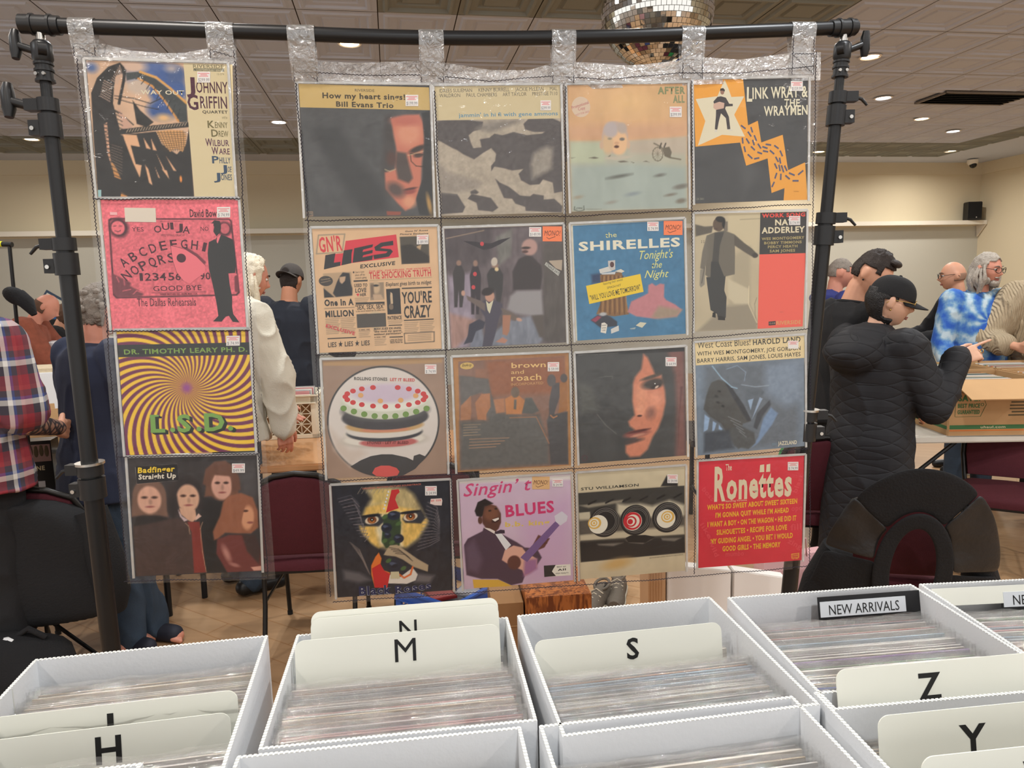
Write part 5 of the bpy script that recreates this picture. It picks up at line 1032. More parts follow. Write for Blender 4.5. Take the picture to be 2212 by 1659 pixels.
class LPBox:
    def __init__(s, px, py, yaw, depth, label, height=BH, w=BW):
        bl = at(px, py, RIM); s.yaw = R_(yaw); s.ex = Vector((cos(s.yaw), sin(s.yaw), 0)); s.ey = Vector((-sin(s.yaw), cos(s.yaw), 0)); s.w = w; s.d = depth
        s.bl = Vector((bl.x, bl.y, RIM - height)); s.o = s.bl + s.ex * (w / 2) - s.ey * (depth / 2)      # centre of the base
        s.t = thing('record_box', label, 'record box', s.o, s.yaw, 'white record boxes on the table'); W = .0045
        for nme, c, d in (('back_panel', (0, depth / 2 - W / 2, height / 2), (w, W, height)), ('front_panel', (0, -depth / 2 + W / 2, height / 2), (w, W, height)), ('side_panel', (-w / 2 + W / 2, 0, height / 2), (W, depth - 2 * W, height)), ('side_panel', (w / 2 - W / 2, 0, height / 2), (W, depth - 2 * W, height)), ('base_panel', (0, 0, .002), (w - 2 * W, depth - 2 * W, .004))):
            m = MB(); m.box(c, d); 
            if nme != 'base_panel':          # the fluted cut edge along the top
                m.cur = 1; L = max(d[0], d[1]); k_ = int(L / .006)
                for i in range(k_):
                    x = -L / 2 + L * (i + .5) / k_; cc = (c[0] + (x if d[0] > d[1] else 0), c[1] + (x if d[1] > d[0] else 0), height + .0004)
                    m.box(cc, (.0035 if d[0] > d[1] else W, W if d[0] > d[1] else .0035, .0012))
            m.build(nme, [m_box, m_cut], s.t, world=False)
        m = MB(); m.box((-w / 2 + W + .0005, depth * .26, height - .05), (.001, .0015, .098)); m.build('panel_seam', m_cut, s.t, world=False)
        s.floor = RIM - height + .004
    def place(s, o, y, lean=None, x=0.):      # y: how far the top stands from the back panel; the foot stands further forward
        foot = .082 + (s.d - .094) * (y - .012) / (s.d - .042); lean = math.asin(max(-.2, min(.4, (foot - y) / .315))); y = foot
        q = s.o + s.ex * x + s.ey * (s.d / 2 - y); o.matrix_basis = Matrix.Translation((q.x, q.y, s.floor)) @ Matrix.Rotation(s.yaw, 4, 'Z') @ Matrix.Rotation(-lean, 4, 'X')
    def records(s, y0, y1, lean0, lean1, n, where, seed, cols, special={}, lift=0.):
        rng = random.Random(seed)
        for k in range(n):
            t_ = (k + .5) / n; ci = special.get(k, rng.choice(cols)); o = bpy.data.objects.new('record_album', jacket_mesh(ci)); COL.objects.link(o)
            s.place(o, y0 + (y1 - y0) * t_, lean0 + (lean1 - lean0) * t_ + rng.uniform(-.006, .006), rng.uniform(-.004, .004)); o.location.z += rng.uniform(-.003, .004) + lift
            tag(o, f'{JCOL[ci][1]} record in clear plastic, {ORD[k]} from back {where}', 'record', 'records in the white boxes')
            b = bpy.data.objects.new('plastic_bag', _sm[rng.randrange(6)]); COL.objects.link(b); b.parent = o
    def divider(s, y, lean, letter, label, x=0., z=0., w=.312, h=.36, inset=0.0, fs=.030, dx=0.):
        o = thing('divider_card', label, 'divider card', (0, 0, 0), 0, 'lettered divider cards'); s.place(o, y, lean, x); o.location.z += z
        m = MB(); r = .014; P_ = [(-w / 2, 0), (w / 2, 0)] + [(w / 2 - r + r * cos(a), h - r + r * sin(a)) for a in [pi / 2 * q / 6 for q in range(7)]] + [(-w / 2 + r - r * sin(a), h - r + r * cos(a)) for a in [pi / 2 * q / 6 for q in range(7)]]
        m.prism([(a, -.0007, b) for a, b in P_], (0, 0, 0), (0, .0014, 0)); m.build('card', m_card, o, world=False)
        if letter:
            M = Matrix.Translation((dx - fs * .38, -.0011, h - inset - fs * 1.0)) @ Matrix.Rotation(pi / 2, 4, 'X')
            bo = 0 if letter in 'MNW' else 2; g = glyphs(letter, bo); ob = sign_text(letter, M, fs * g[2] if letter != 'I' else fs * .24, fs, m_ink, o, 'letter', bo); ob.matrix_parent_inverse = Matrix(); ob['label'] = 'black letter ' + letter
        return o
NEU = [0, 0, 1, 1, 2, 3, 3, 4, 7, 5, 1, 3]
# row nearest the rack
bA = LPBox(75, 1425, 10.0, .335, 'white record box with the I and H cards, in front of the jeans leg')
bA.records(.018, .152, .30, .24, 17, 'of the I and H box', 1, NEU, {0: 6, 3: 4, 6: 7})
bA.divider(.152, .235, 'I', 'white divider card with a half hidden black letter I', -.006, 0, h=.350, inset=.012, fs=.034)
bA.divider(.182, .225, 'H', 'white divider card with a large black letter H', -.010, 0, h=.336, inset=.012, fs=.036)
bA.records(.232, .31, .22, .16, 8, 'of those before the H card', 2, NEU, {1: 5})
bB = LPBox(641, 1372, 7.5, .292, 'white record box with the N and M cards, in front of the blue crate')
bB.divider(.016, .085, 'O', 'white divider card with the top of a black letter O, rearmost', .004, 0, w=.30, h=.396, inset=.014, fs=.030)
bB.divider(.022, .085, 'N', 'white divider card with a black letter N', .004, 0, w=.30, h=.388, inset=.014, fs=.030)
bB.records(.036, .078, .08, .09, 2, 'of those behind the M card', 5, NEU)
bB.divider(.092, .105, 'M', 'white divider card with a black letter M', -.006, 0, w=.306, h=.386, inset=.010, fs=.034, dx=.006)
bB.records(.122, .268, .12, .16, 27, 'of the N and M box', 3, [4, 7, 0, 0, 3, 1, 2, 14, 11], {1: 14, 3: 5, 4: 12, 5: 6, 12: 11, 17: 8, 20: 6, 29: 7, 30: 7}, .012)
bC = LPBox(1117, 1330, 9.0, .332, 'white record box with the S card, in front of the wooden box')
bC.records(.085, .105, .26, .25, 2, 'of those behind the S card', 7, NEU)
bC.divider(.118, .24, 'S', 'white divider card with a black letter S', -.012, 0, w=.300, h=.366, inset=.010, fs=.032, dx=.006)
bC.records(.152, .315, .23, .16, 29, 'of the S card box', 4, [1, 3, 2, 0, 15, 5, 3, 1, 6], {2: 14, 8: 6, 13: 4, 20: 15, 24: 4, 28: 8, 31: 0}, .004)
bD = LPBox(1571, 1291, 6.0, .338, 'white record box with the NEW ARRIVALS card, in front of the pink bag')
bD.records(.040, .328, .28, .17, 32, 'of the NEW ARRIVALS box', 6, [0, 3, 1, 7, 3, 2], {0: 8, 1: 6, 4: 8, 7: 15, 10: 2, 13: 10, 14: 13, 17: 7, 21: 9, 24: 11, 25: 11, 29: 11}, .0)
bE = LPBox(1985, 1262, 3.0, .335, 'white record box at the right edge with the cut off black header card')
bE.records(.045, .328, .26, .17, 28, 'of the right edge box', 8, [1, 3, 0, 2, 15], {1: 13, 3: 11, 5: 11, 12: 14, 15: 11, 19: 14}, .0)
def header(box, y, lean, x, w, words, label, z=0., tw=None):
    o = thing('header_card', label, 'divider card', (0, 0, 0), 0, 'lettered divider cards'); box.place(o, y, lean, x); o.location.z += z
    m = MB(); m.box((0, 0, .165), (w, .0016, .33)); m.build('black_card', mat('black_card', (24, 24, 26), .4), o, world=False)
    lw = tw or w - .03; m = MB(); m.box((-.012, -.0014, .309), (lw, .001, .026)); m.build('label_strip', mat('label_paper', (206, 210, 214), .4), o, world=False)
    M = Matrix.Translation((-.012 - lw * .40, -.0022, .2995)) @ Matrix.Rotation(pi / 2, 4, 'X'); ob = sign_text(words, M, lw * .82, .0165, m_ink, o, 'lettering', 0); ob.matrix_parent_inverse = Matrix()
    return o
header(bD, .030, .28, .072, .186, 'NEW ARRIVALS', 'black header card with a NEW ARRIVALS label in the white box', .030)
hE = header(bE, .030, .26, .06, .20, 'NEW ARRIVALS', 'black header card with a cut off label in the right edge box', .028); m = MB(); m.box((-.13, -.001, .318), (.19, .001, .03)); m.build('white_tab', m_card, hE, world=False)
# second row, nearer the camera
bF = LPBox(-402, 1733, 9.0, .33, 'white record box nearest the lower left corner, in front of the H card')
bG = LPBox(512, 1634, 7.5, .33, 'white record box in the lower middle, in front of the M records')
bG.records(.03, .12, .24, .22, 7, 'of the lower middle box', 9, NEU, {2: 7})
bH = LPBox(1164, 1568, 8.6, .33, 'white record box right of the lower middle, in front of the S records')
bH.records(.028, .25, .25, .19, 24, 'of the box before the S records', 10, [2, 1, 3, 0, 5], {3: 4, 4: 12, 9: 5, 17: 13, 18: 14, 19: 11, 20: 11})
bI = LPBox(1757, 1496, 6.5, .33, 'white record box with the Z, Y and W cards in the lower right corner')
bI.divider(.028, .16, 'Z', 'white divider card with a black letter Z', .006, 0, w=.306, h=.396, inset=.014, fs=.034, dx=-.028)
bI.records(.066, .092, .17, .19, 4, 'between the Z and Y cards', 11, NEU)
bI.divider(.106, .20, 'Y', 'white divider card with a black letter Y', .010, 0, w=.306, h=.380, inset=.020, fs=.036, dx=-.036)
bI.records(.146, .172, .2, .2, 4, 'between the Y and W cards', 12, NEU, {2: 14})
bI.divider(.186, .21, 'W', 'white divider card with a cut off black letter W', .006, 0, w=.306, h=.382, inset=.016, fs=.036, dx=-.020)
bI.records(.226, .28, .2, .2, 7, 'of those before the W card', 13, NEU)
bJ = LPBox(-600, 1472, 8.0, .33, 'white record box cut by the left edge, beside the I card box')
bJ.divider(.03, .10, '', 'blank white divider card at the left edge of the table', .0, 0, w=.31, h=.350)
# ------------------------------------------------------------------ chairs, tables, crates and bags behind the stand
m_burg = mat('burgundy_upholstery', (74, 22, 32), .85, bump=(260, .25), var=(40, .12)); m_chair = mat('dark_chair_metal', (38, 36, 34), .35, metal=.5); m_bj = mat('black_jacket_cloth', (22, 22, 24), .9, bump=(120, .3)); m_leather = mat('black_leather', (34, 34, 35), .38, bump=(30, .35))
def chair(name_label, group, x, y, rz):
    """a stacking banquet chair: seat and back pads on bent tube; its back faces -y"""
    t = thing('banquet_chair', name_label, 'chair', (x, y, 0), rz, group); W = .225
    # back: crowned outline pad in a tube frame, leaning back
    def bk(u, h):   # outline in the back's own plane; h height above seat
        return Vector((u, -.19 - .16 * (h / .46), .46 + h))
    out = [(-.20, .03), (-.212, .15), (-.205, .30), (-.175, .385), (-.09, .425), (0, .438), (.09, .425), (.175, .385), (.205, .30), (.212, .15), (.20, .03)]
    m = MB(); m.smooth = True
    rings = []
    for d_, sc_ in ((-.028, .90), (-.022, .97), (0, 1.0), (.018, .97), (.024, .88)): rings.append([bk(u * sc_, .23 + (h - .23) * sc_) + Vector((0, d_, 0)) for u, h in out])
    m.rings(rings); m.build('backrest', m_burg, t, world=False, smooth=True)
    m = MB(); m.smooth = True; m.tube([bk(-.205, -.02)] + [bk(u * 1.055, .23 + (h - .23) * 1.06) for u, h in out] + [bk(.205, -.02)], .0125, 10); m.build('back_frame', m_chair, t, world=False, smooth=True)
    m = MB(); m.smooth = True; rings = []
    for z, s_ in ((.405, .90), (.41, .98), (.44, 1.0), (.465, .96), (.475, .85)):
        rings.append([Vector((W * s_ * cx, .015 + .215 * s_ * cy, z)) for cx, cy in [(-.9, -1), (0, -1.08), (.9, -1), (1, -.8), (1, .7), (.85, 1), (0, 1.03), (-.85, 1), (-1, .7), (-1, -.8)]])
    m.rings(rings); m.build('seat', m_burg, t, world=False, smooth=True)
    m = MB(); m.box((0, .01, .398), (.40, .38, .02)); m.build('seat_pan', m_chair, t, world=False)
    for s_ in (-1, 1):
        m = MB(); m.smooth = True; m.tube([(s_ * .205, -.19, .46), (s_ * .207, -.185, .40), (s_ * .207, -.20, .25), (s_ * .207, -.27, .012)], .0115, 10); m.build('leg', m_chair, t, world=False, smooth=True)
        m = MB(); m.smooth = True; m.tube([(s_ * .205, -.15, .40), (s_ * .207, .16, .40), (s_ * .207, .205, .36), (s_ * .207, .235, .012)], .0115, 10); m.build('leg', m_chair, t, world=False, smooth=True)
        for yy in (-.27, .235): m = MB(); m.lathe([(.014, 0), (.014, .02)], 12, Matrix.Translation((s_ * .207, yy, 0))); m.build('foot_cap', m_rub, t, world=False)
        m = MB(); m.tube([(s_ * .207, -.20, .26), (s_ * .207, .215, .26)], .007, 8); m.build('side_rail', m_chair, t, world=False)
    return t
CH = 'burgundy banquet chairs around the hall'
# the chair between the two sheets, seen from behind
c1 = at(640, 1016, .90); chair('burgundy banquet chair seen from behind between the two hanging sheets', CH, -.985, 3.42, R_(4))
m = MB(); q = at(660, 1225, .47); tp = thing('mailer_strip', 'tan strip of card lying across the seat of the middle burgundy chair', 'cardboard', (-.985, 3.2, .476), R_(4)); m.box((0, .13, .012), (.40, .03, .024)); m.build('card_strip', mat('tan_card', (176, 146, 108), .8), tp, world=False)
chair('burgundy banquet chair standing right of the stand, below the silver case', CH, 1.62, 3.86, R_(-10))
chair('burgundy banquet chair at the far right under the folding table edge', CH, 2.84, 4.02, R_(150))
chair('burgundy banquet chair in the middle with only its legs showing under the rose cover', CH, -.38, 3.55, R_(0))
cj = chair('burgundy banquet chair hidden under the black leather trimmed jacket', CH, 1.60, 3.085, R_(-12))
cj.scale = (.93, .93, .94)
cl = chair('burgundy banquet chair under the black coat at the lower left', CH, -2.10, 3.27, R_(8))
# jackets hung over chair backs
def draped(name, label, x, y, rz, w, top, hang, thick, m_a, seed, flare=1.25, cut=None):
    """cloth over a chair back: a rounded shell, open in front below the seat back"""
    t = thing(name, label, 'jacket', (x, y, 0), rz); return t
def jacket_shell(t, name, m_a, prof, y0, depth, seed, wr=.014, sub=1, gap=None, world=False):
    """prof: list of (half width, z). front (-y) face bulges towards the viewer, back face behind the chair back"""
    m = MB(); m.smooth = True; n = 36; rings = []
    for k, (hw, z) in enumerate(prof):
        ring = []
        for i in range(n):
            a = 2 * pi * i / n; x = hw * (abs(cos(a)) ** .7) * (1 if cos(a) >= 0 else -1); y = y0 + depth * (abs(sin(a)) ** .8) * (1 if sin(a) >= 0 else -1) * (.75 + .25 * k / len(prof)) - .10 * (z - .5)
            v = Vector((x, y, z)); d = noise.noise(v * 6 + Vector((seed, 0, 0))) * wr + noise.noise(v * 15 + Vector((seed, 4, 0))) * wr * .4
            ring.append(v + Vector((x * d * 3, (y - y0) * d * 8, 0)))
        rings.append(ring)
    m.rings(rings); o = m.build(name, m_a, t, world=world, smooth=True); o.modifiers.new('s', 'SUBSURF').levels = sub; o.modifiers['s'].render_levels = sub
    return o
def arch(cx, cz, y, r, w, a0, a1, n=14):
    return [[Vector((cx + (r + w * s_) * cos(a0 + (a1 - a0) * k / n), y(k / n, s_), cz + (r + w * s_) * sin(a0 + (a1 - a0) * k / n))) for s_ in (0, .33, .66, 1)] for k in range(n + 1)]
# right jacket: black fleece with leather shoulder panels, worn by the chair
jt = thing('fleece_jacket', 'black fleece jacket with leather shoulder panels draped over a chair', 'jacket', (1.575, 2.985, 0), R_(-12))
def jy(x, z): return -.29 - .08 * math.sqrt(max(0, 1 - min(1, (x / .36) ** 2))) - .22 * max(-.15, z - .55)
def jpatch(name, pts_in, m_, off, parent=jt, nx=10, ny=10, seed=1, wr=.008):
    """cloth patch between 4 corner curves given as rows of (x, z)"""
    m = MB(); m.smooth = True; vs = []; R = len(pts_in); C_ = len(pts_in[0])
    for row in pts_in:
        for (x, z) in row:
            d = noise.noise(Vector((x * 9, z * 9, seed))) * wr; vs.append((x, jy(x, z) - off + d, z))
    m.add(vs, [(j * C_ + i, j * C_ + i + 1, (j + 1) * C_ + i + 1, (j + 1) * C_ + i) for j in range(R - 1) for i in range(C_ - 1)])
    o = m.build(name, m_, parent, world=False, smooth=True); s_ = o.modifiers.new('t', 'SOLIDIFY'); s_.thickness = .012; s_.offset = 0; q = o.modifiers.new('s', 'SUBSURF'); q.levels = q.render_levels = 2
    return o
def jring(a, ri, ro, ci, co, k):
    """point on the band between the neck opening (ri) and the outer outline (ro) at angle a"""
    xi, zi = ci[0] + ri[0] * cos(a), ci[1] + ri[1] * sin(a); xo, zo = co[0] + ro[0] * cos(a), co[1] + ro[1] * sin(a); return (xi + (xo - xi) * k, zi + (zo - zi) * k)
NECK = ((.078, .19), (-.0, .585)); OUT = ((.312, .44), (0, .575))
def band(a0, a1, k0, k1, na=9, nk=6): return [[jring(R_(a0 + (a1 - a0) * i / (na - 1)), NECK[0], OUT[0], NECK[1], OUT[1], k0 + (k1 - k0) * j / (nk - 1)) for i in range(na)] for j in range(nk)]
jpatch('back_panel', band(50, 136, .26, 1.0), m_bj, .0, seed=2)
jpatch('shoulder_panel', band(2, 51, .26, 1.0), m_leather, .004, seed=3, wr=.02); jpatch('shoulder_panel', band(135, 168, .26, 1.0), m_leather, .004, seed=4, wr=.02)
jpatch('collar', band(-30, 215, .0, .27, 20, 4), m_bj, .018, seed=6)
def sidep(s_, seed):
    rows = []
    for j in range(8):
        t_ = j / 7; a = (0 if s_ > 0 else 170); xi, zi = jring(R_(a), NECK[0], OUT[0], NECK[1], OUT[1], .2); xo, zo = jring(R_(a), NECK[0], OUT[0], NECK[1], OUT[1], 1.)
        row = []
        for i in range(6):
            k = i / 5; row.append((xi + (xo - xi) * k + s_ * (.08 * k) * t_ * (1.5 if s_ < 0 else .35), zi + (zo - zi) * k - .46 * t_))
        rows.append(row)
    return rows
jpatch('front_panel', sidep(1, 7), m_bj, .004, seed=7, wr=.02); jpatch('front_panel', sidep(-1, 8), m_bj, .004, seed=8, wr=.02)
for s_ in (-1, 1):
    m = MB(); m.smooth = True; x0 = .27 * s_; m.tube([(x0 * .9, -.30, .64), (x0 * 1.12, -.26, .48), (x0 * 1.25, -.22, .30), (x0 * 1.3, -.2, .12)], [.06, .065, .06, .05], 14, 1.0); m.build('sleeve', m_bj, jt, world=False, smooth=True)
m = MB(); m.tube([(.085, jy(.085, .45) - .03, .46), (.085, jy(.085, .45) - .036, .46)], .010, 12); m.build('button', m_rub, jt, world=False)
# left coat: a big dark coat over a chair back
ct = thing('black_coat', 'large black coat heaped over a chair back at the lower left', 'coat', (-2.12, 3.22, -.085), R_(8))
jacket_shell(ct, 'coat_body', m_bj, [(.06, .955), (.16, .945), (.24, .90), (.31, .80), (.335, .66), (.34, .56), (.345, .46), (.34, .40)], -.27, .13, 3, .03)
m = MB(); m.smooth = True; m.tube([(.27, -.28, .88), (.33, -.31, .66), (.34, -.30, .52), (.33, -.28, .44)], [.07, .075, .07, .05], 14); m.build('coat_sleeve', m_bj, ct, world=False, smooth=True)
m = MB(); m.smooth = True; m.tube([(-.22, -.30, .88), (-.27, -.38, .64), (-.25, -.36, .40)], [.07, .09, .08], 14); m.build('coat_sleeve', m_bj, ct, world=False, smooth=True)
bgp = at(66, 1390, .30); bt = thing('black_bag', 'black soft bag with a white patch on the floor at the lower left', 'bag', (bgp.x - .06, bgp.y - .02, 0), .1)
m = MB(); m.smooth = True; m.ball((0, 0, .17), (.24, .15, .18), 20, 14); ob = m.build('bag_body', m_bj, bt, world=False, smooth=True)
for v in ob.data.vertices: d = noise.noise(v.co * 7) * .03; v.co += v.co.normalized() * d
m = MB(); m.smooth = True; m.ball((-.01, -.045, .335), (.055, .03, .012), 14, 8, Matrix.Rotation(.5, 3, 'X')); m.build('white_patch', mat('white_label_cloth', (225, 225, 225), .6), bt, world=False, smooth=True)
m = MB(); m.smooth = True; m.tube([(.02, 0, .34), (.08, -.02, .38), (.13, 0, .33)], .012, 8); m.build('strap', m_bj, bt, world=False, smooth=True)

# wood topped table and the white milk crate of records behind the gap between the sheets
m_wood = mat('table_wood', (186, 136, 92), .22, coat=.3, var=(3, .12)); m_crate = mat('white_crate_plastic', (226, 218, 196), .45); m_cardb = mat('brown_cardboard', (186, 148, 104), .8, var=(8, .08)); m_cardd = mat('brown_cardboard_dark', (150, 112, 74), .85, var=(8, .1)); m_tw = mat('white_table_plastic', (208, 204, 194), .5, var=(6, .05))
def table(name, label, x, y, rz, w, d, h, m_, th=.04, legs=True, group=None, leg_m=None):
    t = thing(name, label, 'table', (x, y, 0), rz, group); m = MB(); m.box((0, 0, h - th / 2), (w, d, th)); m.build('tabletop', m_, t, world=False, bevel=.008)
    if legs:
        for sx in (-1, 1):
            for sy in (-1, 1): m = MB(); m.tube([(sx * (w / 2 - .12), sy * (d / 2 - .08), h - th), (sx * (w / 2 - .12), sy * (d / 2 - .05), 0)], .016, 8); m.build('leg', leg_m or m_blk, t, world=False)
            m = MB(); m.tube([(sx * (w / 2 - .12), -d / 2 + .07, .22), (sx * (w / 2 - .12), d / 2 - .07, .22)], .011, 8); m.build('cross_rail', m_blk, t, world=False)
    return t
wq = at(634, 1000, .745); table('wooden_table', 'glossy wood topped table holding the white record crate', wq.x + .2, wq.y + .36, R_(8), 1.8, .76, .745, m_wood)
def lattice_crate(name, label, x, y, z, rz, w, d, h, m_, cells, kind='x', group=None):
    t = thing(name, label, 'crate', (x, y, z), rz, group)
    def side(nm, M, L):
        m = MB(M); T = .012
        m.box((0, 0, h - .03), (L, T, .055)); m.box((0, 0, .012), (L, T, .024)); m.box((-L / 2 + .017, 0, h / 2), (.034, T, h)); m.box((L / 2 - .017, 0, h / 2), (.034, T, h)); m.box((0, -.006, h - .005), (L + .012, .022, .01)); m.box((0, -.005, h - .055), (L, .018, .008))
        x0, x1, z0, z1 = -L / 2 + .034, L / 2 - .034, .024, h - .058; nx, nz = cells; nx = max(2, round(nx * L / w))
        for i in range(nx + 1): m.box((x0 + (x1 - x0) * i / nx, 0, (z0 + z1) / 2), (.004, .007, z1 - z0))
        for k in range(nz + 1): m.box((0, 0, z0 + (z1 - z0) * k / nz), (x1 - x0, .007, .004))
        if kind == 'x':
            for i in range(nx):
                for k in range(nz):
                    a, b = x0 + (x1 - x0) * i / nx, x0 + (x1 - x0) * (i + 1) / nx; c, e_ = z0 + (z1 - z0) * k / nz, z0 + (z1 - z0) * (k + 1) / nz
                    m.bar((a, 0, c), (b, 0, e_), .006, .0035, (0, 1, 0)); m.bar((a, 0, e_), (b, 0, c), .006, .0035, (0, 1, 0))
        m.build(nm, m_, t, world=False)
    Rz = lambda a: Matrix.Rotation(a, 4, 'Z')
    side('lattice_side', Matrix.Translation((0, -d / 2, 0)), w); side('lattice_side', Matrix.Translation((0, d / 2, 0)) @ Rz(pi), w); side('lattice_side', Matrix.Translation((-w / 2, 0, 0)) @ Rz(-pi / 2), d); side('lattice_side', Matrix.Translation((w / 2, 0, 0)) @ Rz(pi / 2), d)
    m = MB(); m.box((0, 0, .006), (w, d, .01)); m.build('base', m_, t, world=False)
    return t
wc = at(622, 948, .748); cx, cy = wc.x - .03, wc.y + .17; lattice_crate('milk_crate', 'white plastic milk crate of records on the wood topped table', cx, cy, .747, R_(7), .40, .33, .285, m_crate, (5, 3))
rr = random.Random(8)
def plain_records(n, x, y, z, rz, length, lean, labelf, group, cols, seed, hgt=.315):
    """records standing in a row: each a board of its own"""
    rg = random.Random(seed)
    for k in range(n):
        ci = rg.choice(cols); t_ = (k + .5) / n - .5; o = bpy.data.objects.new('record_album', jacket_mesh(ci)); COL.objects.link(o)
        o.matrix_basis = Matrix.Translation((x - sin(rz) * length * t_, y + cos(rz) * length * t_, z)) @ Matrix.Rotation(rz, 4, 'Z') @ Matrix.Rotation(lean, 4, 'X') @ Matrix.Diagonal((1, 1, hgt / .315, 1))
        tag(o, labelf(JCOL[ci][1], ORD[k]), 'record', group)
plain_records(14, cx, cy, .760, R_(7), .27, 0, lambda c, k: f'{c} record in the white milk crate, {k} from the front', 'records in the white milk crate', [0, 3, 1, 11, 8, 6, 12, 3], 3, .290)
dv = thing('card_divider', 'plain tan card divider sticking up from the white milk crate', 'divider card', (cx - .02, cy - .12, .76), R_(7)); m = MB(); m.box((0, 0, .17), (.105, .002, .34)); m.build('card', m_cardb, dv, world=False)
m = MB(); m.box((0, 0, .13), (.36, .29, .245)); bx = thing('carton', 'brown carton standing inside the white milk crate', 'box', (cx, cy, .755), R_(7));
m = MB(); m.box((0, -.152, .115), (.37, .002, .21)); m.build('carton_wall', m_cardd, bx, world=False)

# blue crate, plywood box, carton, shoes, mailers and the pink bag on the floor
bq = at(1090, 1262, .29); m_blue = mat('blue_crate_plastic', (58, 96, 176), .45)
pA, pB, pC = at(834, 1282, .29), at(962, 1308, .29), at(1098, 1240, .29); bx_, by_ = (pA.x + pC.x) / 2, (pA.y + pC.y) / 2 
bc = at(965, 1262, .29); lattice_crate('milk_crate', 'blue plastic crate of small boxes on the floor under the rose cover', bc.x, bc.y + .02, 0, R_(-38), .36, .33, .285, m_blue, (6, 4), 'g')
for k, (dx, dy, c, nm) in enumerate(((.04, .02, (170, 60, 50), 'red'), (.10, .0, (190, 150, 90), 'tan'), (.07, -.06, (60, 58, 60), 'dark'), (.14, .05, (150, 150, 156), 'grey'), (-.03, .08, (70, 90, 120), 'slate'), (.0, -.04, (120, 40, 40), 'maroon'))):
    t = thing('disc_case', f'{nm} disc case lying in the blue crate', 'disc case', (bc.x + dx - .03, bc.y + dy, .20 + .012 * k), .4 * k); m = MB(); m.box((0, 0, 0), (.14, .125, .011)); m.build('case', mat('case_' + nm, c, .3), t, world=False, bevel=.001)
    m = MB(); m.box((.0, 0, .006), (.11, .11, .001)); m.build('insert', mat('case_insert_' + nm, tuple(min(255, q + 50) for q in c), .4), t, world=False)
wb = at(1195, 1262, .40); m_ply = mat('plywood', (168, 96, 44), .5)
ntp = m_ply.node_tree; tcp = ntp.nodes.new('ShaderNodeTexCoord'); mpp = ntp.nodes.new('ShaderNodeMapping'); mpp.inputs['Scale'].default_value = (9, 9, 1.2); wv = ntp.nodes.new('ShaderNodeTexNoise'); wv.inputs['Scale'].default_value = 5; wv.inputs['Detail'].default_value = 6; wv.inputs['Distortion'].default_value = 1.4
crp = ntp.nodes.new('ShaderNodeValToRGB'); crp.color_ramp.elements[0].position = .42; crp.color_ramp.elements[0].color = lin((112, 56, 22)); crp.color_ramp.elements[1].position = .56; crp.color_ramp.elements[1].color = lin((176, 104, 50))
ntp.links.new(tcp.outputs['Object'], mpp.inputs[0]); ntp.links.new(mpp.outputs[0], wv.inputs['Vector']); ntp.links.new(wv.outputs['Fac'], crp.inputs[0]); ntp.links.new(crp.outputs[0], ntp.nodes['Principled BSDF'].inputs['Base Color'])
t = thing('plywood_box', 'brown plywood box with wavy grain under the lilac cover', 'box', (.155, 2.95, 0), R_(6)); m = MB(); m.box((0, 0, .22), (.27, .30, .44)); m.build('box_body', m_ply, t, world=False, bevel=.003)
t = thing('carton', 'plain brown carton beside the plywood box', 'box', (-.055, 2.97, 0), R_(6)); m = MB(); m.box((0, 0, .20), (.13, .28, .40)); m.build('carton_body', m_cardd, t, world=False); m = MB(); m.box((0, -.142, .30), (.13, .002, .004)); m.build('seam', m_cardb, t, world=False)
m_shoe = mat('grey_shoe', (92, 84, 74), .8, bump=(80, .3)); m_sole = mat('pale_sole', (176, 168, 152), .7); m_lace = mat('shoe_lace', (190, 178, 156), .8)
def shoe(label, x, y, rz, mu=m_shoe, ms=m_sole, ml=m_lace, z=0., s=1., group=None):
    t = thing('shoe', label, 'shoe', (x, y, z), rz, group); m = MB(); m.smooth = True; prof = [(-.13, .030, .030), (-.115, .040, .075), (-.06, .042, .085), (0, .040, .070), (.06, .046, .050), (.11, .046, .040), (.145, .030, .030)]; rings = []
    for yy, hw, hh in prof: rings.append([Vector((hw * cos(a) * s, yy * s, (.022 + hh * max(0, sin(a)) - .008 * max(0, -sin(a))) * s)) for a in [2 * pi * k / 16 for k in range(16)]])
    m.rings(rings); m.build('upper', mu, t, world=False, smooth=True)
    m = MB(); m.smooth = True; m.rings([[Vector((hw * 1.08 * cos(a) * s, yy * 1.03 * s + .015 * 0, z_ * s)) for yy, hw, a in [(yy, hw, 0) for yy, hw, _ in prof] + [(yy, hw, pi) for yy, hw, _ in reversed(prof)]] for z_ in (0, .024)]); m.build('sole', ms, t, world=False)
    m = MB(); m.smooth = True; m.tube([Vector((.034 * cos(a), -.075 + .045 * sin(a), .098 + .012 * (-sin(a)))) * s for a in [2 * pi * k / 14 for k in range(15)]], .007 * s, 8); m.build('collar', mu, t, world=False, smooth=True)
    m = MB(); m.ball((0, -.075 * s, .094 * s), (.028 * s, .038 * s, .006), 12, 6); m.build('opening', m_dark, t, world=False)
    for k in range(4): yy = -.02 + .026 * k; m = MB(); m.smooth = True; m.tube([(-.03 * s, yy * s, (.078 - .008 * k) * s), (0, (yy + .01) * s, (.100 - .011 * k) * s), (.03 * s, (yy + .004) * s, (.078 - .008 * k) * s)], .003 * s, 6); m.build('lace', ml, t, world=False, smooth=True)
    return t
sh = at(1300, 1300, .05); shoe('grey laced shoe on the floor beside the plywood box', sh.x - .03, sh.y + .02, 2.6, s=1.1); shoe('second grey laced shoe behind the first one', sh.x + .10, sh.y + .14, 2.9, s=1.1)
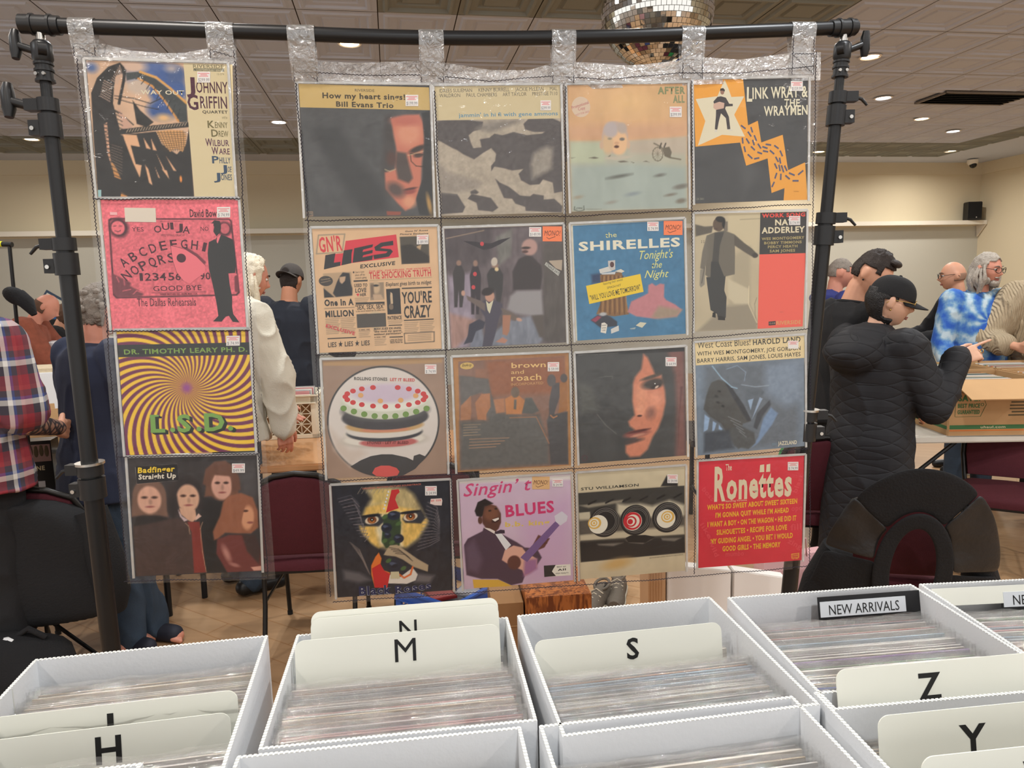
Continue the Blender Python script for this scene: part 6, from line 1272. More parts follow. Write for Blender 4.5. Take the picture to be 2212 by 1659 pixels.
mq = at(1555, 1240, .62); bxw = thing('mailer_stack', 'stack of white and brown record mailers with a slit top behind the S box', 'mailers', (mq.x, mq.y, 0), R_(-7))
m_mw = mat('white_mailer', (224, 218, 212), .6); m_mb = mat('kraft_mailer', (206, 164, 122), .75)
aL, aM, aR = aty(1442, 1222, 2.32), aty(1582, 1232, 2.38), aty(1698, 1248, 2.42)
bxw.location = (aM.x, aM.y, 0); bxw.rotation_euler = (0, 0, 0); th_ = Vector((.0, .26, 0))
for nm, a, b, mm in (('white_mailer', aL, aM - Vector((.004, 0, 0)), m_mw), ('white_mailer', aM + Vector((.004, 0, 0)), aR, m_mw)):
    m = MB(); q0 = Vector((a.x, a.y, 0)); q1 = Vector((b.x, b.y, 0)); m.prism([Vector((a.x, a.y, .35)), Vector((b.x, b.y, .35)), b, a], (0, 0, 0), (0, .05, 0)); m.build(nm, mm, bxw, bevel=.003)
m = MB(); 
for k in range(12): q = aL + (aL - aL) + Vector((-.002, .004 + k * .004, -.004 - k * .004)); m.box(q + Vector((0, 0, 0)), (.006, .002, .006))
m.build('tear_edge', m_tw, bxw)
for k in range(6):
    a = aty(1442 - k * 6 - 4, 1224 - k * .5, 2.33 + .004 * k); m = MB(); m.prism([Vector((a.x - .012, a.y, .35)), Vector((a.x, a.y, .35)), a, a - Vector((.012, 0, -.004))], (0, 0, 0), (.0, .16, 0)); m.build('kraft_mailer', m_mb, bxw)
pk = at(1745, 1215, .45); m_pink = mat('pink_paper', (216, 170, 172), .6); pb = thing('pink_bag', 'pink paper bag standing on the floor behind the right stand leg', 'bag', (pk.x - .02, pk.y + .14, 0), R_(8))
m = MB(); w0, w1 = .15, .155; m.smooth = False; rings = []
for z, w, dd, tw in ((0, .15, .07, 0), (.25, .153, .068, .01), (.38, .155, .05, .02), (.44, .15, .03, .0)): rings.append([Vector((x * w, y * dd + noise.noise(Vector((x * 3, y * 3, z * 9))) * .012, z + (.01 * x if z > .4 else 0))) for x, y in ((-1, -1), (-.3, -1.05), (.3, -.95), (1, -1), (1.02, 0), (1, 1), (0, 1), (-1, 1), (-1.02, 0))])
m.rings(rings); m.build('bag_body', m_pink, pb, world=False)
m = MB(); m.smooth = True; m.tube([(-.06, -.03, .42), (-.05, -.035, .52), (.05, -.035, .52), (.06, -.03, .42)], .004, 8); m.build('bag_handle', m_pink, pb, world=False)

# ---- right: folding table with moving boxes of records, silver case
RT = .765
tq = at(2000, 946, RT); t2 = at(2212, 950, RT); ryaw = R_(-4)
rt = table('folding_table', 'white folding table under the brown moving boxes at the right', 2.96, 4.52, R_(-2), 1.56, .80, RT, m_tw, .045)
m = MB(); m.tube([Vector((2.62, 4.18, .72)), Vector((2.295, 4.18, .46))], .012, 8); m.build('leg_brace', m_blk, rt)
def moving_box(label, x, y, z, rz, w, d, h, flaps, txt=False, seed=1):
    t = thing('moving_box', label, 'cardboard box', (x, y, z), rz, 'brown moving boxes of records'); T = .006
    for nm, c, s_ in (('front_wall', (0, -d / 2, h / 2), (w, T, h)), ('back_wall', (0, d / 2, h / 2), (w, T, h)), ('side_wall', (-w / 2, 0, h / 2), (T, d, h)), ('side_wall', (w / 2, 0, h / 2), (T, d, h)), ('bottom', (0, 0, .004), (w, d, .006))):
        m = MB(); m.box(c, s_); m.build(nm, m_cardb, t, world=False)
    for (sd, a) in flaps:
        m = MB(); q = {'f': ((-w / 2, -d / 2), (w / 2, -d / 2), Vector((0, -1, 0))), 'l': ((-w / 2, d / 2), (-w / 2, -d / 2), Vector((-1, 0, 0))), 'r': ((w / 2, -d / 2), (w / 2, d / 2), Vector((1, 0, 0))), 'b': ((w / 2, d / 2), (-w / 2, d / 2), Vector((0, 1, 0)))}[sd]
        p0 = Vector((q[0][0], q[0][1], h)); p1 = Vector((q[1][0], q[1][1], h)); dv_ = q[2] * cos(a) * .2 + Vector((0, 0, -sin(a) * .2)); e_ = (p1 - p0).normalized() * .02
        m.prism([p0, p1, p1 + dv_ - e_, p0 + dv_ + e_], (0, 0, 0), (0, 0, -.005)); m.build('flap', m_cardb, t, world=False)
    if txt:
        gr = mat('green_print', (64, 112, 70), .8); orr = mat('orange_print', (206, 120, 60), .8); dkp = mat('dark_print', (86, 76, 54), .8)
        fz = lambda x0, z0, off=.0006: Matrix.Translation((x0, -d / 2 - .0035 - off, z0)) @ Matrix.Rotation(pi / 2, 4, 'X')
        m = MB(); m.box((0, -d / 2 - .0035, .050), (w - .01, .001, .024)); m.build('green_stripe', gr, t, world=False); m = MB(); m.box((0, -d / 2 - .0035, .030), (w - .01, .001, .008)); m.build('orange_stripe', orr, t, world=False)
        def wr(s_, x0, z0, ww, hh, mm, b=3, it=0.): ob = sign_text(s_, fz(x0, z0, .0012), ww, hh, mm, t, 'lettering', b, 0, it); ob.matrix_parent_inverse = Matrix()
        wr('uhaul.com', -.07, .0435, .14, .013, mat('pale_print', (206, 196, 160), .8), 2); wr('SAVE!', -w / 2 + .045, .205, .125, .036, gr, 4); wr('BEST PRICE', -w / 2 + .045, .165, .125, .024, gr, 3); wr('GUARANTEED', -w / 2 + .045, .128, .125, .024, gr, 3)
        m = MB(); a, b, c, e_ = -w / 2 + .032, -w / 2 + .175, .112, .252
        for p0, p1 in (((a, c), (b, c)), ((a, e_), (b, e_)), ((a, c), (a, e_)), ((b, c), (b + .03, (c + e_) / 2)), ((b, e_), (b + .03, (c + e_) / 2))): m.bar((p0[0], -d / 2 - .0036, p0[1]), (p1[0], -d / 2 - .0036, p1[1]), .001, .004, (0, 1, 0))
        m.tube([(b + .008 + .008 * cos(q), -d / 2 - .0036, (c + e_) / 2 + .008 * sin(q)) for q in [2 * pi * k / 10 for k in range(11)]], .0016, 5); m.build('price_tag_print', gr, t, world=False)
        m = MB()
        for k in range(7): m.box((w / 2 - .105 + .006 * (k % 2), -d / 2 - .0036, .232 - .019 * k), (.125 - .012 * (k % 3), .001, .008))
        m.build('small_print', dkp, t, world=False)
        m = MB()
        for p0, p1 in (((-.10, h - .09), (.11, h - .09)), ((-.10, h - .03), (.11, h - .03)), ((-.10, h - .09), (-.10, h - .03)), ((.11, h - .09), (.11, h - .03))): m.bar((p0[0], -d / 2 - .0036, p0[1]), (p1[0], -d / 2 - .0036, p1[1]), .001, .006, (0, 1, 0))
        m.build('logo_frame', mat('brown_print', (120, 70, 40), .8), t, world=False)
        # van picture on the left side
        m = MB(); x_ = -w / 2 - .0035
        m.box((x_, .05, .14), (.001, .20, .12)); m.build('van_body_print', mat('pale_brown_print', (200, 166, 124), .8), t, world=False)
        m = MB(); m.box((x_ - .0006, .0, .045), (.001, d - .02, .02)); m.box((x_ - .0006, -.09, .09), (.001, .07, .05)); m.build('van_base_print', gr, t, world=False); m = MB(); m.box((x_ - .001, .06, .16), (.001, .09, .05)); m.build('van_stripe_print', orr, t, world=False)
        m = MB()
        for yy in (.10, -.09): m.lathe([(.001, 0), (.022, 0)], 14, Matrix.Translation((x_ - .0015, yy, .07)) @ Matrix.Rotation(pi / 2, 4, 'Y'))
        m.build('van_wheel_print', dkp, t, world=False)
    return t
b1 = at(2062, 942, RT); bw, bd, bh = .50, .42, .33
BX = [(2.80, 4.33, 'brown moving box with SAVE! print and open front flap at the table end', [('f', .45), ('l', .95)], True), (3.34, 4.31, 'brown moving box cut by the right edge, beside the SAVE! box', [('f', .4)], True), (2.84, 4.80, 'brown box of records behind the SAVE! moving box', [], False), (3.38, 4.79, 'brown box of records behind the right edge moving box', [], False)]
for k, (x, y, lb, fl, tx) in enumerate(BX):
    moving_box(lb, x, y, RT + .001, R_(-3), bw, bd, bh, fl, tx)
    wh = ('SAVE! moving box', 'right edge moving box', 'box behind the SAVE! box', 'box behind the right edge box')[k]
    for h_, xo in (('left', -.125),) if k in (1, 3) else (('left', -.09), ):
        plain_records(24, x + .0, y, RT + .02, R_(-3), .38, -.12, lambda c, kk, wh=wh: f'{c} record, {kk} from the front of the {wh}', 'records in the moving boxes', [0, 3, 1, 14, 8, 12, 7, 6, 4, 13, 3], 20 + k, .300)
m_sil = mat('silver_case_metal', (196, 190, 176), .3, metal=.7); scq = at(1792, 925, .80)
t = thing('record_case', 'silver metal record case with latches behind the right burgundy chair', 'case', (1.93, 4.72, .69), R_(-6)); m = MB(); m.box((0, 0, .12), (.42, .34, .20)); m.build('case_body', m_sil, t, world=False, bevel=.01); m = MB(); m.box((0, 0, .245), (.425, .345, .05)); m.build('lid', m_sil, t, world=False, bevel=.01)
for x_ in (-.1, .12): m = MB(); m.box((x_, -.178, .215), (.03, .012, .05)); m.build('latch', m_steel, t, world=False)
m = MB(); m.smooth = True; m.tube([(-.08, -.175, .13), (-.075, -.20, .13), (.075, -.20, .13), (.08, -.175, .13)], .009, 8); m.build('handle', m_plas, t, world=False, smooth=True)
table('folding_table', 'dark table under the silver record case behind the right chair', 1.75, 4.80, R_(-4), 1.2, .7, .69, mat('dark_table', (60, 54, 50), .5), .04)
sg = thing('green_bag', 'green cloth bag on the seat of the right burgundy chair', 'bag', (1.64, 3.95, .475), 0); m = MB(); m.smooth = True; m.ball((0, 0, .17), (.17, .10, .20), 16, 12); ob = m.build('bag_body', mat('green_cloth', (42, 122, 66), .8, var=(12, .3)), sg, world=False, smooth=True)

# ---- left: tables of boxes far behind the pole
table('folding_table', 'white folding table with a tray of brown cartons left of the stand pole', -2.55, 3.72, R_(20), 1.5, .70, .745, m_tw, .05)
lq = at(120, 925, .92)
t = thing('carton_tray', 'white tray of open brown cartons on the left table', 'box', (-2.50, 3.78, .925), R_(18)); m = MB(); m.box((0, 0, 0), (.74, .5, .02)); m.build('tray', m_tw, t, world=False)
for k, (x, y) in enumerate(((-.2, -.1), (.06, -.1), (.28, -.1), (-.1, .12), (.16, .12))):
    c = thing('carton', 'open brown carton on the white tray, ' + ('front left', 'front middle', 'front right', 'rear left', 'rear right')[k] + ' one', 'box', (-2.50 + x * cos(.31) - y * sin(.31), 3.78 + x * sin(.31) + y * cos(.31), .936), R_(18), 'open brown cartons on the white tray')
    for nm, cc, s_ in (('wall', (0, -.1, .04), (.22, .005, .08)), ('wall', (0, .1, .04), (.22, .005, .08)), ('wall', (-.11, 0, .04), (.005, .2, .08)), ('wall', (.11, 0, .04), (.005, .2, .08))): m = MB(); m.box(cc, s_); m.build(nm, m_cardb, c, world=False)
    m = MB(); m.prism([(-.11, .1, .08), (.11, .1, .08), (.10, .13, .17), (-.10, .13, .17)], (0, 0, 0), (0, .004, 0)); m.build('flap', m_cardb, c, world=False)
for k, x in enumerate((-2.84, -2.20)):
    m = MB()
rs = thing('tray_riser', 'dark crate under the white tray on the left table', 'crate', (-2.62, 3.86, .746), R_(18)); m = MB(); m.box((0, 0, .08), (.5, .36, .165)); m.build('crate_body', m_blk, rs, world=False)
bk = thing('box_set', 'black box set with a band photo standing on the left table', 'box', (-2.34, 3.50, .746), R_(14)); m = MB(); m.box((0, 0, .13), (.135, .10, .26)); m.build('box_body', mat('black_gloss_card', (24, 24, 25), .3), bk, world=False)
m = MB(); m.box((0, -.0508, .20), (.125, .001, .085)); m.build('photo_panel', mat('band_photo_card', (150, 122, 116), .4), bk, world=False)
for k in range(5): m = MB(); m.ball((-.046 + .023 * k, -.0515, .205 + .004 * (k % 2)), (.010, .001, .026), 10, 6); m.ball((-.046 + .023 * k, -.052, .226 + .004 * (k % 2)), (.007, .001, .010), 10, 6); m.build('figure_print', mat('dark_print', (86, 76, 54), .8), bk, world=False)
m = MB(); m.box((.01, -.0510, .045), (.03, .001, .03)); m.build('barcode_panel', mat('label_paper', (206, 210, 214), .4), bk, world=False)
M = Matrix.Translation((-.03, -.0515, .115)) @ Matrix.Rotation(pi / 2, 4, 'X'); ob = sign_text('ONE', M, .06, .022, mat('pale_print', (206, 196, 160), .8), bk, 'lettering', 3); ob.matrix_parent_inverse = Matrix()
# the second row of tables, further off
table('folding_table', 'white shelf table of record boxes far behind at the left', -3.35, 5.35, R_(12), 2.4, .75, .86, m_tw, .10)
for k, (x, y, z, w, h, lb, mm) in enumerate(((-3.62, 5.12, .861, .30, .30, 'brown carton on the far left table', m_cardd), (-3.22, 5.05, .861, .42, .33, 'plain white record box on the far left table beside the brown carton', m_box), (-4.05, 5.3, .861, .36, .31, 'white record box at the end of the far left table', m_box), (-2.76, 5.2, .861, .34, .30, 'white record box behind the stand pole on the far table', m_box))):
    c = thing('record_box', lb, 'record box', (x, y, z), R_(12)); m = MB(); m.box((0, 0, h / 2), (w, .36, h)); m.build('box_body', mm, c, world=False, bevel=.004); m = MB(); m.box((0, 0, h + .012), (w - .03, .33, .03)); m.build('packed_records', mat('packed_record_tops', (206, 190, 160), .7, var=(60, .25)), c, world=False)
    if mm is m_box:
        m = MB(); m.smooth = True; m.tube([(w * .32, -.183, h * .62), (w * .32, -.181, h * .62)], .018, 14); m.build('hand_hole', m_dark, c, world=False)
fb = at(140, 720, 1.2); wbx = thing('record_box', 'long white cardboard box with lid on the far table behind the pole', 'record box', (-3.75, 6.45, 1.0), R_(10)); m = MB(); m.box((0, 0, .14), (1.5, .4, .28)); m.build('box_body', m_box, wbx, world=False, bevel=.004); m = MB(); m.box((0, 0, .285), (1.52, .42, .05)); m.build('lid', m_box, wbx, world=False)
table('folding_table', 'white table under the long white box far behind at the left', -3.6, 6.45, R_(10), 2.6, .75, .995, m_tw, .04)
cb = thing('carton', 'low brown carton with small stickers in front of the long white box', 'box', (-3.20, 6.02, 1.0), R_(10)); m = MB(); m.box((0, 0, .10), (.50, .3, .20)); m.build('carton_body', m_cardd, cb, world=False)
for x_, c_ in ((-.20, (220, 110, 50)), (.14, (70, 140, 70))): m = MB(); m.box((x_, -.152, .16), (.03, .002, .03)); m.build('sticker', mat('sticker_%s' % ('orange' if c_[0] > 200 else 'green'), c_, .5), cb, world=False)
# blue record cover leaning in a black crate far off
bcq = aty(118, 672, 7.6); t = thing('record_album', 'blue and white record cover held up over a black crate far left', 'record', bcq, R_(10)); m = MB(Matrix.Rotation(R_(34), 4, 'Y')); m.box((0, 0, 0), (.34, .004, .31)); m.build('cover', mat('navy_card', (48, 66, 88), .4), t, world=False); m = MB(Matrix.Rotation(R_(34), 4, 'Y')); m.box((0, -.003, .08), (.30, .002, .10)); m.build('title_band', mat('cream_card', (214, 208, 190), .5), t, world=False); m = MB(Matrix.Rotation(R_(34), 4, 'Y')); m.box((0, -.003, -.06), (.30, .002, .15)); m.build('picture_panel', mat('blue_card', (44, 106, 170), .4), t, world=False)
bk2 = aty(130, 700, 7.4); t = thing('crate', 'black plastic crate far left behind the long white box', 'crate', (bk2.x, bk2.y, bk2.z - .16), R_(10)); m = MB(); m.box((0, 0, .1), (.5, .36, .22)); m.build('crate_body', m_blk, t, world=False); m = MB(); m.box((0, -.18, .2), (.52, .02, .03)); m.build('rim', m_blk, t, world=False)
table('folding_table', 'table far left under the black crate', bk2.x + .1, bk2.y + .05, R_(10), 1.6, .8, bk2.z - .165, m_tw, .04)
# thin black stand with a yellow taped arm and a black glove hung on it
pt = aty(20, 527, 3.1); pbm = aty(40, 735, 3.1); t = thing('light_stand', 'thin black pole with a yellow taped arm at the left edge', 'stand', (pbm.x, pbm.y, 0)); dv2 = (pbm - pt).normalized(); low = pt + dv2 * ((pt.z - .02) / -dv2.z)
m = MB(); m.smooth = True; m.tube([pt, low], .0075, 10); m.build('pole', m_pole, t, smooth=True)
m = MB(); m.smooth = True; m.tube([pt + Vector((.012, 0, -.003)), pt + Vector((-.10, 0, .004))], .011, 10); m.build('arm', m_pole, t, smooth=True)
m = MB(); m.smooth = True; m.tube([pt + Vector((-.028, 0, 0)), pt + Vector((-.10, 0, .004))], .0118, 10); m.build('yellow_tape', mat('yellow_tape', (222, 222, 40), .5), t, smooth=True)
for k in range(3): m = MB(); a = k * 2.1; m.bar(low + Vector((0, 0, .25)), low + Vector((cos(a) * .3, sin(a) * .3, -.005)), .012, .012); m.build('leg', m_pole, t)
gl = aty(40, 650, 3.06); t = thing('black_cloth', 'black fuzzy cloth hanging on the thin pole at the left edge', 'cloth', gl); m = MB(Matrix.Translation(gl)); m.smooth = True; m.ball((-.01, 0, .02), (.055, .03, .035), 14, 10, Matrix.Rotation(.5, 3, 'Y')); m.tube([(.0, 0, .02), (.035, 0, -.01), (.06, 0, -.06)], [.034, .03, .012], 10); m.build('cloth', m_bj, t, smooth=True)
# ------------------------------------------------------------------ people
def remesh(mb, voxel, iters=2, wrinkle=0., seed=0, scale=9., stretch=(1, 1, .5)):
    me = mb.mesh('shape', []); o = bpy.data.objects.new('shape', me); COL.objects.link(o)
    bm = bmesh.new(); bm.from_mesh(me); bmesh.ops.recalc_face_normals(bm, faces=bm.faces); bm.to_mesh(me); bm.free()
    r = o.modifiers.new('r', 'REMESH'); r.mode = 'VOXEL'; r.voxel_size = voxel
    if iters: s_ = o.modifiers.new('s', 'SMOOTH'); s_.iterations = iters; s_.factor = .5
    dg = bpy.context.evaluated_depsgraph_get(); dg.update(); out = bpy.data.meshes.new_from_object(o.evaluated_get(dg)); bpy.data.objects.remove(o, do_unlink=True); bpy.data.meshes.remove(me)
    if wrinkle:
        for v, nrm in zip(out.vertices, [v.normal.copy() for v in out.vertices]):
            q = Vector((v.co.x * stretch[0], v.co.y * stretch[1], v.co.z * stretch[2])) * scale + Vector((seed, 0, 0)); d = 1 - abs(noise.noise(q)) * 2; v.co += nrm * (d * d * d if d > 0 else 0) * wrinkle
    out.polygons.foreach_set('use_smooth', [True] * len(out.polygons)); out.update()
    return out
def cap_(mb, a, b, ra, rb, n=14):
    """tapered capsule"""
    a = Vector(a); b = Vector(b); d = (b - a); L = d.length
    if L < 1e-5: mb.ball(a, ra, n, 8); return
    d /= L; P = []; R = []
    for k in range(4): t_ = pi / 2 * k / 4; P.append(a - d * ra * cos(t_)); R.append(max(.002, ra * sin(t_)))
    P += [a, b]; R += [ra, rb]
    for k in range(1, 5): t_ = pi / 2 * k / 4; P.append(b + d * rb * sin(t_)); R.append(max(.002, rb * cos(t_)))
    mb.tube(P, R, n)
def frame(fwd, up=Vector((0, 0, 1))):
    f_ = Vector(fwd).normalized(); r_ = f_.cross(up).normalized(); u_ = r_.cross(f_); return r_, f_, u_
def head_shape(mb, M, s, male=True, nose=1.):
    nu, nv = 56, 40; rings = []
    for j in range(nv + 1):
        th = -pi / 2 + pi * j / nv; th = max(-pi / 2 + .03, min(pi / 2 - .03, th)); ring = []
        for i in range(nu):
            ph = 2 * pi * i / nu; x, y, z = cos(th) * cos(ph) * .074, cos(th) * sin(ph) * .094, sin(th) * .114
            if z < 0:
                t_ = -z / .114; x *= 1 - (.26 if male else .33) * t_ ** 1.6
                y = y * (1 - .42 * t_) if y < 0 else y * (1 - .06 * t_) + .016 * t_
            if y > 0:
                g = lambda cx, cz, sx, sz: math.exp(-((abs(x) - cx) / sx) ** 2 - ((z - cz) / sz) ** 2)
                y += .025 * nose * g(0, -.020, .012, .013) + .014 * nose * g(0, .0, .010, .020) - .011 * g(.031, .010, .014, .010) + .006 * g(.026, .030, .024, .008) + .006 * g(0, -.055, .022, .006) + .005 * g(0, -.066, .018, .006) - .004 * g(0, -.0605, .02, .002) + .010 * g(0, -.092, .020, .014) + .004 * g(.045, -.022, .018, .02)
            ring.append(M @ (Vector((x, y, z)) * s))
        rings.append(ring)
    mb.rings(rings)
    for sd in (-1, 1):
        Mr = Matrix.Rotation(sd * -.28, 3, 'Z') @ Matrix.Rotation(-.18, 3, 'X'); old = mb.M; mb.M = old @ M; mb.ball(Vector((sd * .076, -.012, .002)) * s, (.009 * s, .019 * s, .032 * s), 12, 8, Mr); mb.ball(Vector((sd * .074, -.006, -.018)) * s, (.008 * s, .011 * s, .014 * s), 10, 6); mb.M = old
def hand_shape(mb, w, d, pn, s=1., curl=.5, point=False, thumb=1, spread=.10):
    """w wrist, d along the hand, pn palm normal (fingers curl towards it); thumb=+-1 picks its side"""
    d = Vector(d).normalized(); pn = Vector(pn); pn = (pn - d * pn.dot(d)).normalized(); sd = d.cross(pn) * thumb
    w = Vector(w); k1 = w + d * .088 * s
    for a in (-.030, -.010, .011, .030): cap_(mb, w + sd * a * .62 * s, k1 + sd * a * s, .015 * s, .0125 * s, 10)
    L = (.030, .041, .045, .041); 
    for q, a in enumerate((-.031, -.0105, .0115, .032)):
        p = k1 + sd * a * s; dd = (d + sd * a / .03 * spread * .3).normalized(); c = curl if not (point and q == 3) else .08; c *= 1.15 - .1 * q
        r = .0085 * s
        for seg in range(3):
            ang = c * (.9, 1.0, .8)[seg]; ax = dd.cross(pn).normalized(); dd = (Matrix.Rotation(ang, 3, ax) @ dd).normalized() if c > 0 else dd
            e_ = p + dd * L[q if q < 4 else 3] * (1., .68, .52)[seg] * s; cap_(mb, p, e_, r, r * .9, 8); p = e_; r *= .93
    t0 = w + d * .022 * s + sd * .024 * s; t1 = t0 + (d * .7 + sd * .75 + pn * .25).normalized() * .042 * s; t2 = t1 + (d * .95 + sd * .15 + pn * .35).normalized() * .032 * s; t3 = t2 + (d * .95 - sd * .1 + pn * .4).normalized() * .024 * s
    cap_(mb, t0, t1, .014 * s, .0115 * s, 10); cap_(mb, t1, t2, .0105 * s, .0095 * s, 10); cap_(mb, t2, t3, .0095 * s, .008 * s, 10)
def torso_rings(mb, J, k, hem=None, n=24):
    """elliptic sections up the spine: pelvis, waist, chest, shoulders, neck root"""
    H = J['H'] / 1.75 * J['wd']; rings = []
    for t_, hw, hd, fy in ((-.13, .168, .118, 0), (0., .172, .122, .0), (.25, .158, .112, .006), (.5, .165, .118, .010), (.75, .178, .118, .006), (.90, .172, .098, -.004), (.97, .118, .080, -.006), (1.02, .070, .066, .0)):
        c = J['pelvis'] + (J['neck'] - J['pelvis']) * t_; up = (J['neck'] - J['pelvis']).normalized(); f_ = (J['F'] - up * J['F'].dot(up)).normalized(); r_ = f_.cross(up)
        b = J.get('belly', 0) * math.exp(-((t_ - .3) / .25) ** 2)
        rings.append([c + f_ * (fy + b * .5) + r_ * (hw * H * k * cos(a)) + f_ * ((hd * H * k + b * .5) * sin(a)) for a in [2 * pi * i / n for i in range(n)]])
    mb.rings(rings)
def person(label, x, y, face, H=1.75, wd=1., lean=(0, 0), head=(None, 0, 0), arms=None, skin='skin_fair', hair=None, top=None, trousers=None, shoes=None, legs=None, vox=.0065, fine=True, sex='m', group=None, z0=0., belly=0., top_len=0., hand_opts=({}, {}), eyes=True, sleeve=1.0, skirt=None, brow=(52, 38, 30)):
    """face: heading in degrees (0 = to the right, 90 = away). lean: forward, sideways (deg). head: heading, nod, tilt (deg)."""
    a = R_(face); F = Vector((cos(a), sin(a), 0)); Rt = Vector((F.y, -F.x, 0)); k = H / 1.75; J = {'H': H, 'wd': wd, 'F': F, 'belly': belly}
    root = thing('person', label, 'person', (x, y, z0), 0, group); pel = Vector((x, y, z0 + .535 * H)); lf, ls = R_(lean[0]), R_(lean[1])
    up = (Vector((0, 0, 1)) * cos(lf) * cos(ls) + F * sin(lf) + Rt * sin(ls)).normalized(); neck = pel + up * (.300 * H); J['pelvis'] = pel; J['neck'] = neck
    sh = [neck - up * .028 * H + Rt * s_ * .108 * H * wd for s_ in (-1, 1)]
    hy = R_(head[0] if head[0] is not None else face); hf = Vector((cos(hy), sin(hy), 0)); hf = (hf * cos(R_(head[1])) - Vector((0, 0, 1)) * sin(R_(head[1]))).normalized(); hr, hf, hu = frame(hf); tl = R_(head[2]); hr, hu = hr * cos(tl) - hu * sin(tl), hu * cos(tl) + hr * sin(tl)
    hs = 1.0 * k if k < 1.04 else 1.03; hc = neck + (up * .5 + hu * .5).normalized() * (.034 * H) + hu * (.064 * H) + hf * .022; HM_ = Matrix(((hr.x, hf.x, hu.x, hc.x), (hr.y, hf.y, hu.y, hc.y), (hr.z, hf.z, hu.z, hc.z), (0, 0, 0, 1)))
    J.update(hc=hc, HM=HM_, hs=hs, up=up, Rt=Rt, root=root, sh=sh)
    # ----- arms: each (upper arm direction, forearm direction) in (forward, side, up)
    arms = arms or (((.05, .12, -1), (.25, .05, -1)), ((.05, .12, -1), (.25, .05, -1))); E_ = []; Wr = []; Dd = []
    for q, s_ in ((0, -1), (1, 1)):
        u, v = arms[q]; d1 = (F * u[0] + Rt * s_ * u[1] + Vector((0, 0, u[2]))).normalized(); d2 = (F * v[0] + Rt * s_ * v[1] + Vector((0, 0, v[2]))).normalized(); e_ = sh[q] + d1 * .172 * H; E_.append(e_); Wr.append(e_ + d2 * .146 * H); Dd.append(d2)
    J.update(el=E_, wr=Wr, fd=Dd)
    hip = [pel - Vector((0, 0, .02 * H)) + Rt * s_ * .052 * H for s_ in (-1, 1)]; legs = legs or ((0, .02, 0), (0, .02, 0)); kn = []; an = []
    for q, s_ in ((0, -1), (1, 1)):
        st_f, st_s, bend = legs[q]; foot = Vector((x, y, z0 + .045 * H)) + F * st_f + Rt * s_ * (.052 * H + st_s); mid = (hip[q] + foot) / 2 + F * (.015 + bend); kn.append(mid); an.append(foot)
    J.update(hip=hip, kn=kn, an=an)
    # ----- the body, one surface
    b = MB(); head_shape(b, HM_, hs, sex == 'm'); cap_(b, hc + hu * -.075 * hs - hf * .022, neck - up * .02, .054 * k * (1 if sex == 'm' else .86), .062 * k); torso_rings(b, J, .88)
    for q, s_ in ((0, -1), (1, 1)):
        cap_(b, sh[q] - Rt * s_ * .02, E_[q], .048 * k * wd, .037 * k); cap_(b, E_[q], Wr[q], .037 * k, .026 * k)
        ho = dict(curl=.45, pn=-Rt * s_ + F * .1); ho.update(hand_opts[q]); hd = ho.pop('d', Dd[q]); hand_shape(b, Wr[q], hd, ho.pop('pn'), k, thumb=ho.pop('thumb', s_ if True else 1), **ho)
        cap_(b, hip[q], kn[q], .078 * k, .052 * k); cap_(b, kn[q], an[q], .05 * k, .034 * k); cap_(b, an[q] - F * .05 * k - Vector((0, 0, .035 * k)), an[q] + F * .13 * k - Vector((0, 0, .045 * k)), .034 * k, .030 * k)
    me = remesh(b, vox, 1); me.name = 'body'; me.materials.append(SKIN(skin)); link('body', me, root)
    # ----- face details
    if eyes:
        for s_ in (-1, 1):
            m = MB(HM_); m.ball(Vector((s_ * .031, .0775, .010)) * hs, (.0125 * hs, .010 * hs, .0085 * hs), 14, 8); m.build('eye', mat('eye_white', (222, 214, 204), .3), root, smooth=True)
            m = MB(HM_); m.ball(Vector((s_ * .0315, .0855, .009)) * hs, (.0055 * hs, .004 * hs, .0055 * hs), 10, 6); m.build('iris', mat('dark_iris', (46, 32, 24), .2), root, smooth=True)
            m = MB(HM_); m.smooth = True; m.tube([Vector((s_ * (.014 + .034 * t_), .095 - .018 * t_ * t_, .030 + .006 * sin(pi * t_))) * hs for t_ in (0, .25, .5, .75, 1)], [.002, .0042, .0042, .0036, .0018], 6); m.build('eyebrow', mat('brow_%d' % brow[0], brow, .9), root, smooth=True)
        for zz, nm in ((-.0555, 'upper_lip'), (-.0645, 'lower_lip')):
            m = MB(HM_); m.smooth = True; m.tube([Vector((.024 * t_, .0965 - .012 * t_ * t_ + (0 if zz > -.06 else -.002), zz - .0015 * abs(t_) + (.0 if zz > -.06 else .0025 * abs(t_)))) * hs for t_ in (-1, -.5, 0, .5, 1)], [.0012, .0036, .0042, .0036, .0012], 8); m.build(nm, mat('lip_colour', (172, 104, 94), .5), root, smooth=True)
    # ----- clothes
    if top:
        b = MB(); torso_rings(b, J, top.get('k', 1.06)); 
        for q, s_ in ((0, -1), (1, 1)):
            r0, r1, r2 = (.066 * k * wd * top.get('loose', 1), .056 * k * top.get('loose', 1), .044 * k * top.get('loose', 1)); cap_(b, sh[q] - Rt * s_ * .03, E_[q] if sleeve >= .5 else sh[q] + (E_[q] - sh[q]) * sleeve * 2, r0, r1)
            if sleeve > .5: cap_(b, E_[q], E_[q] + (Wr[q] - E_[q]) * min(1, (sleeve - .5) * 2), r1, r2)
        if top.get('long'):
            n = 24; rings = []
            for t_, hw, hd in ((0, .205, .155), (.5, .212, .165), (1, .222, .172)): c = pel - Vector((0, 0, .04 + top['long'] * t_)); rings.append([c + Rt * hw * k * wd * cos(a_) + F * (hd * k * sin(a_)) for a_ in [2 * pi * i / n for i in range(n)]])
            b.rings(rings)
        for fn in top.get('extra', []): fn(b, J)
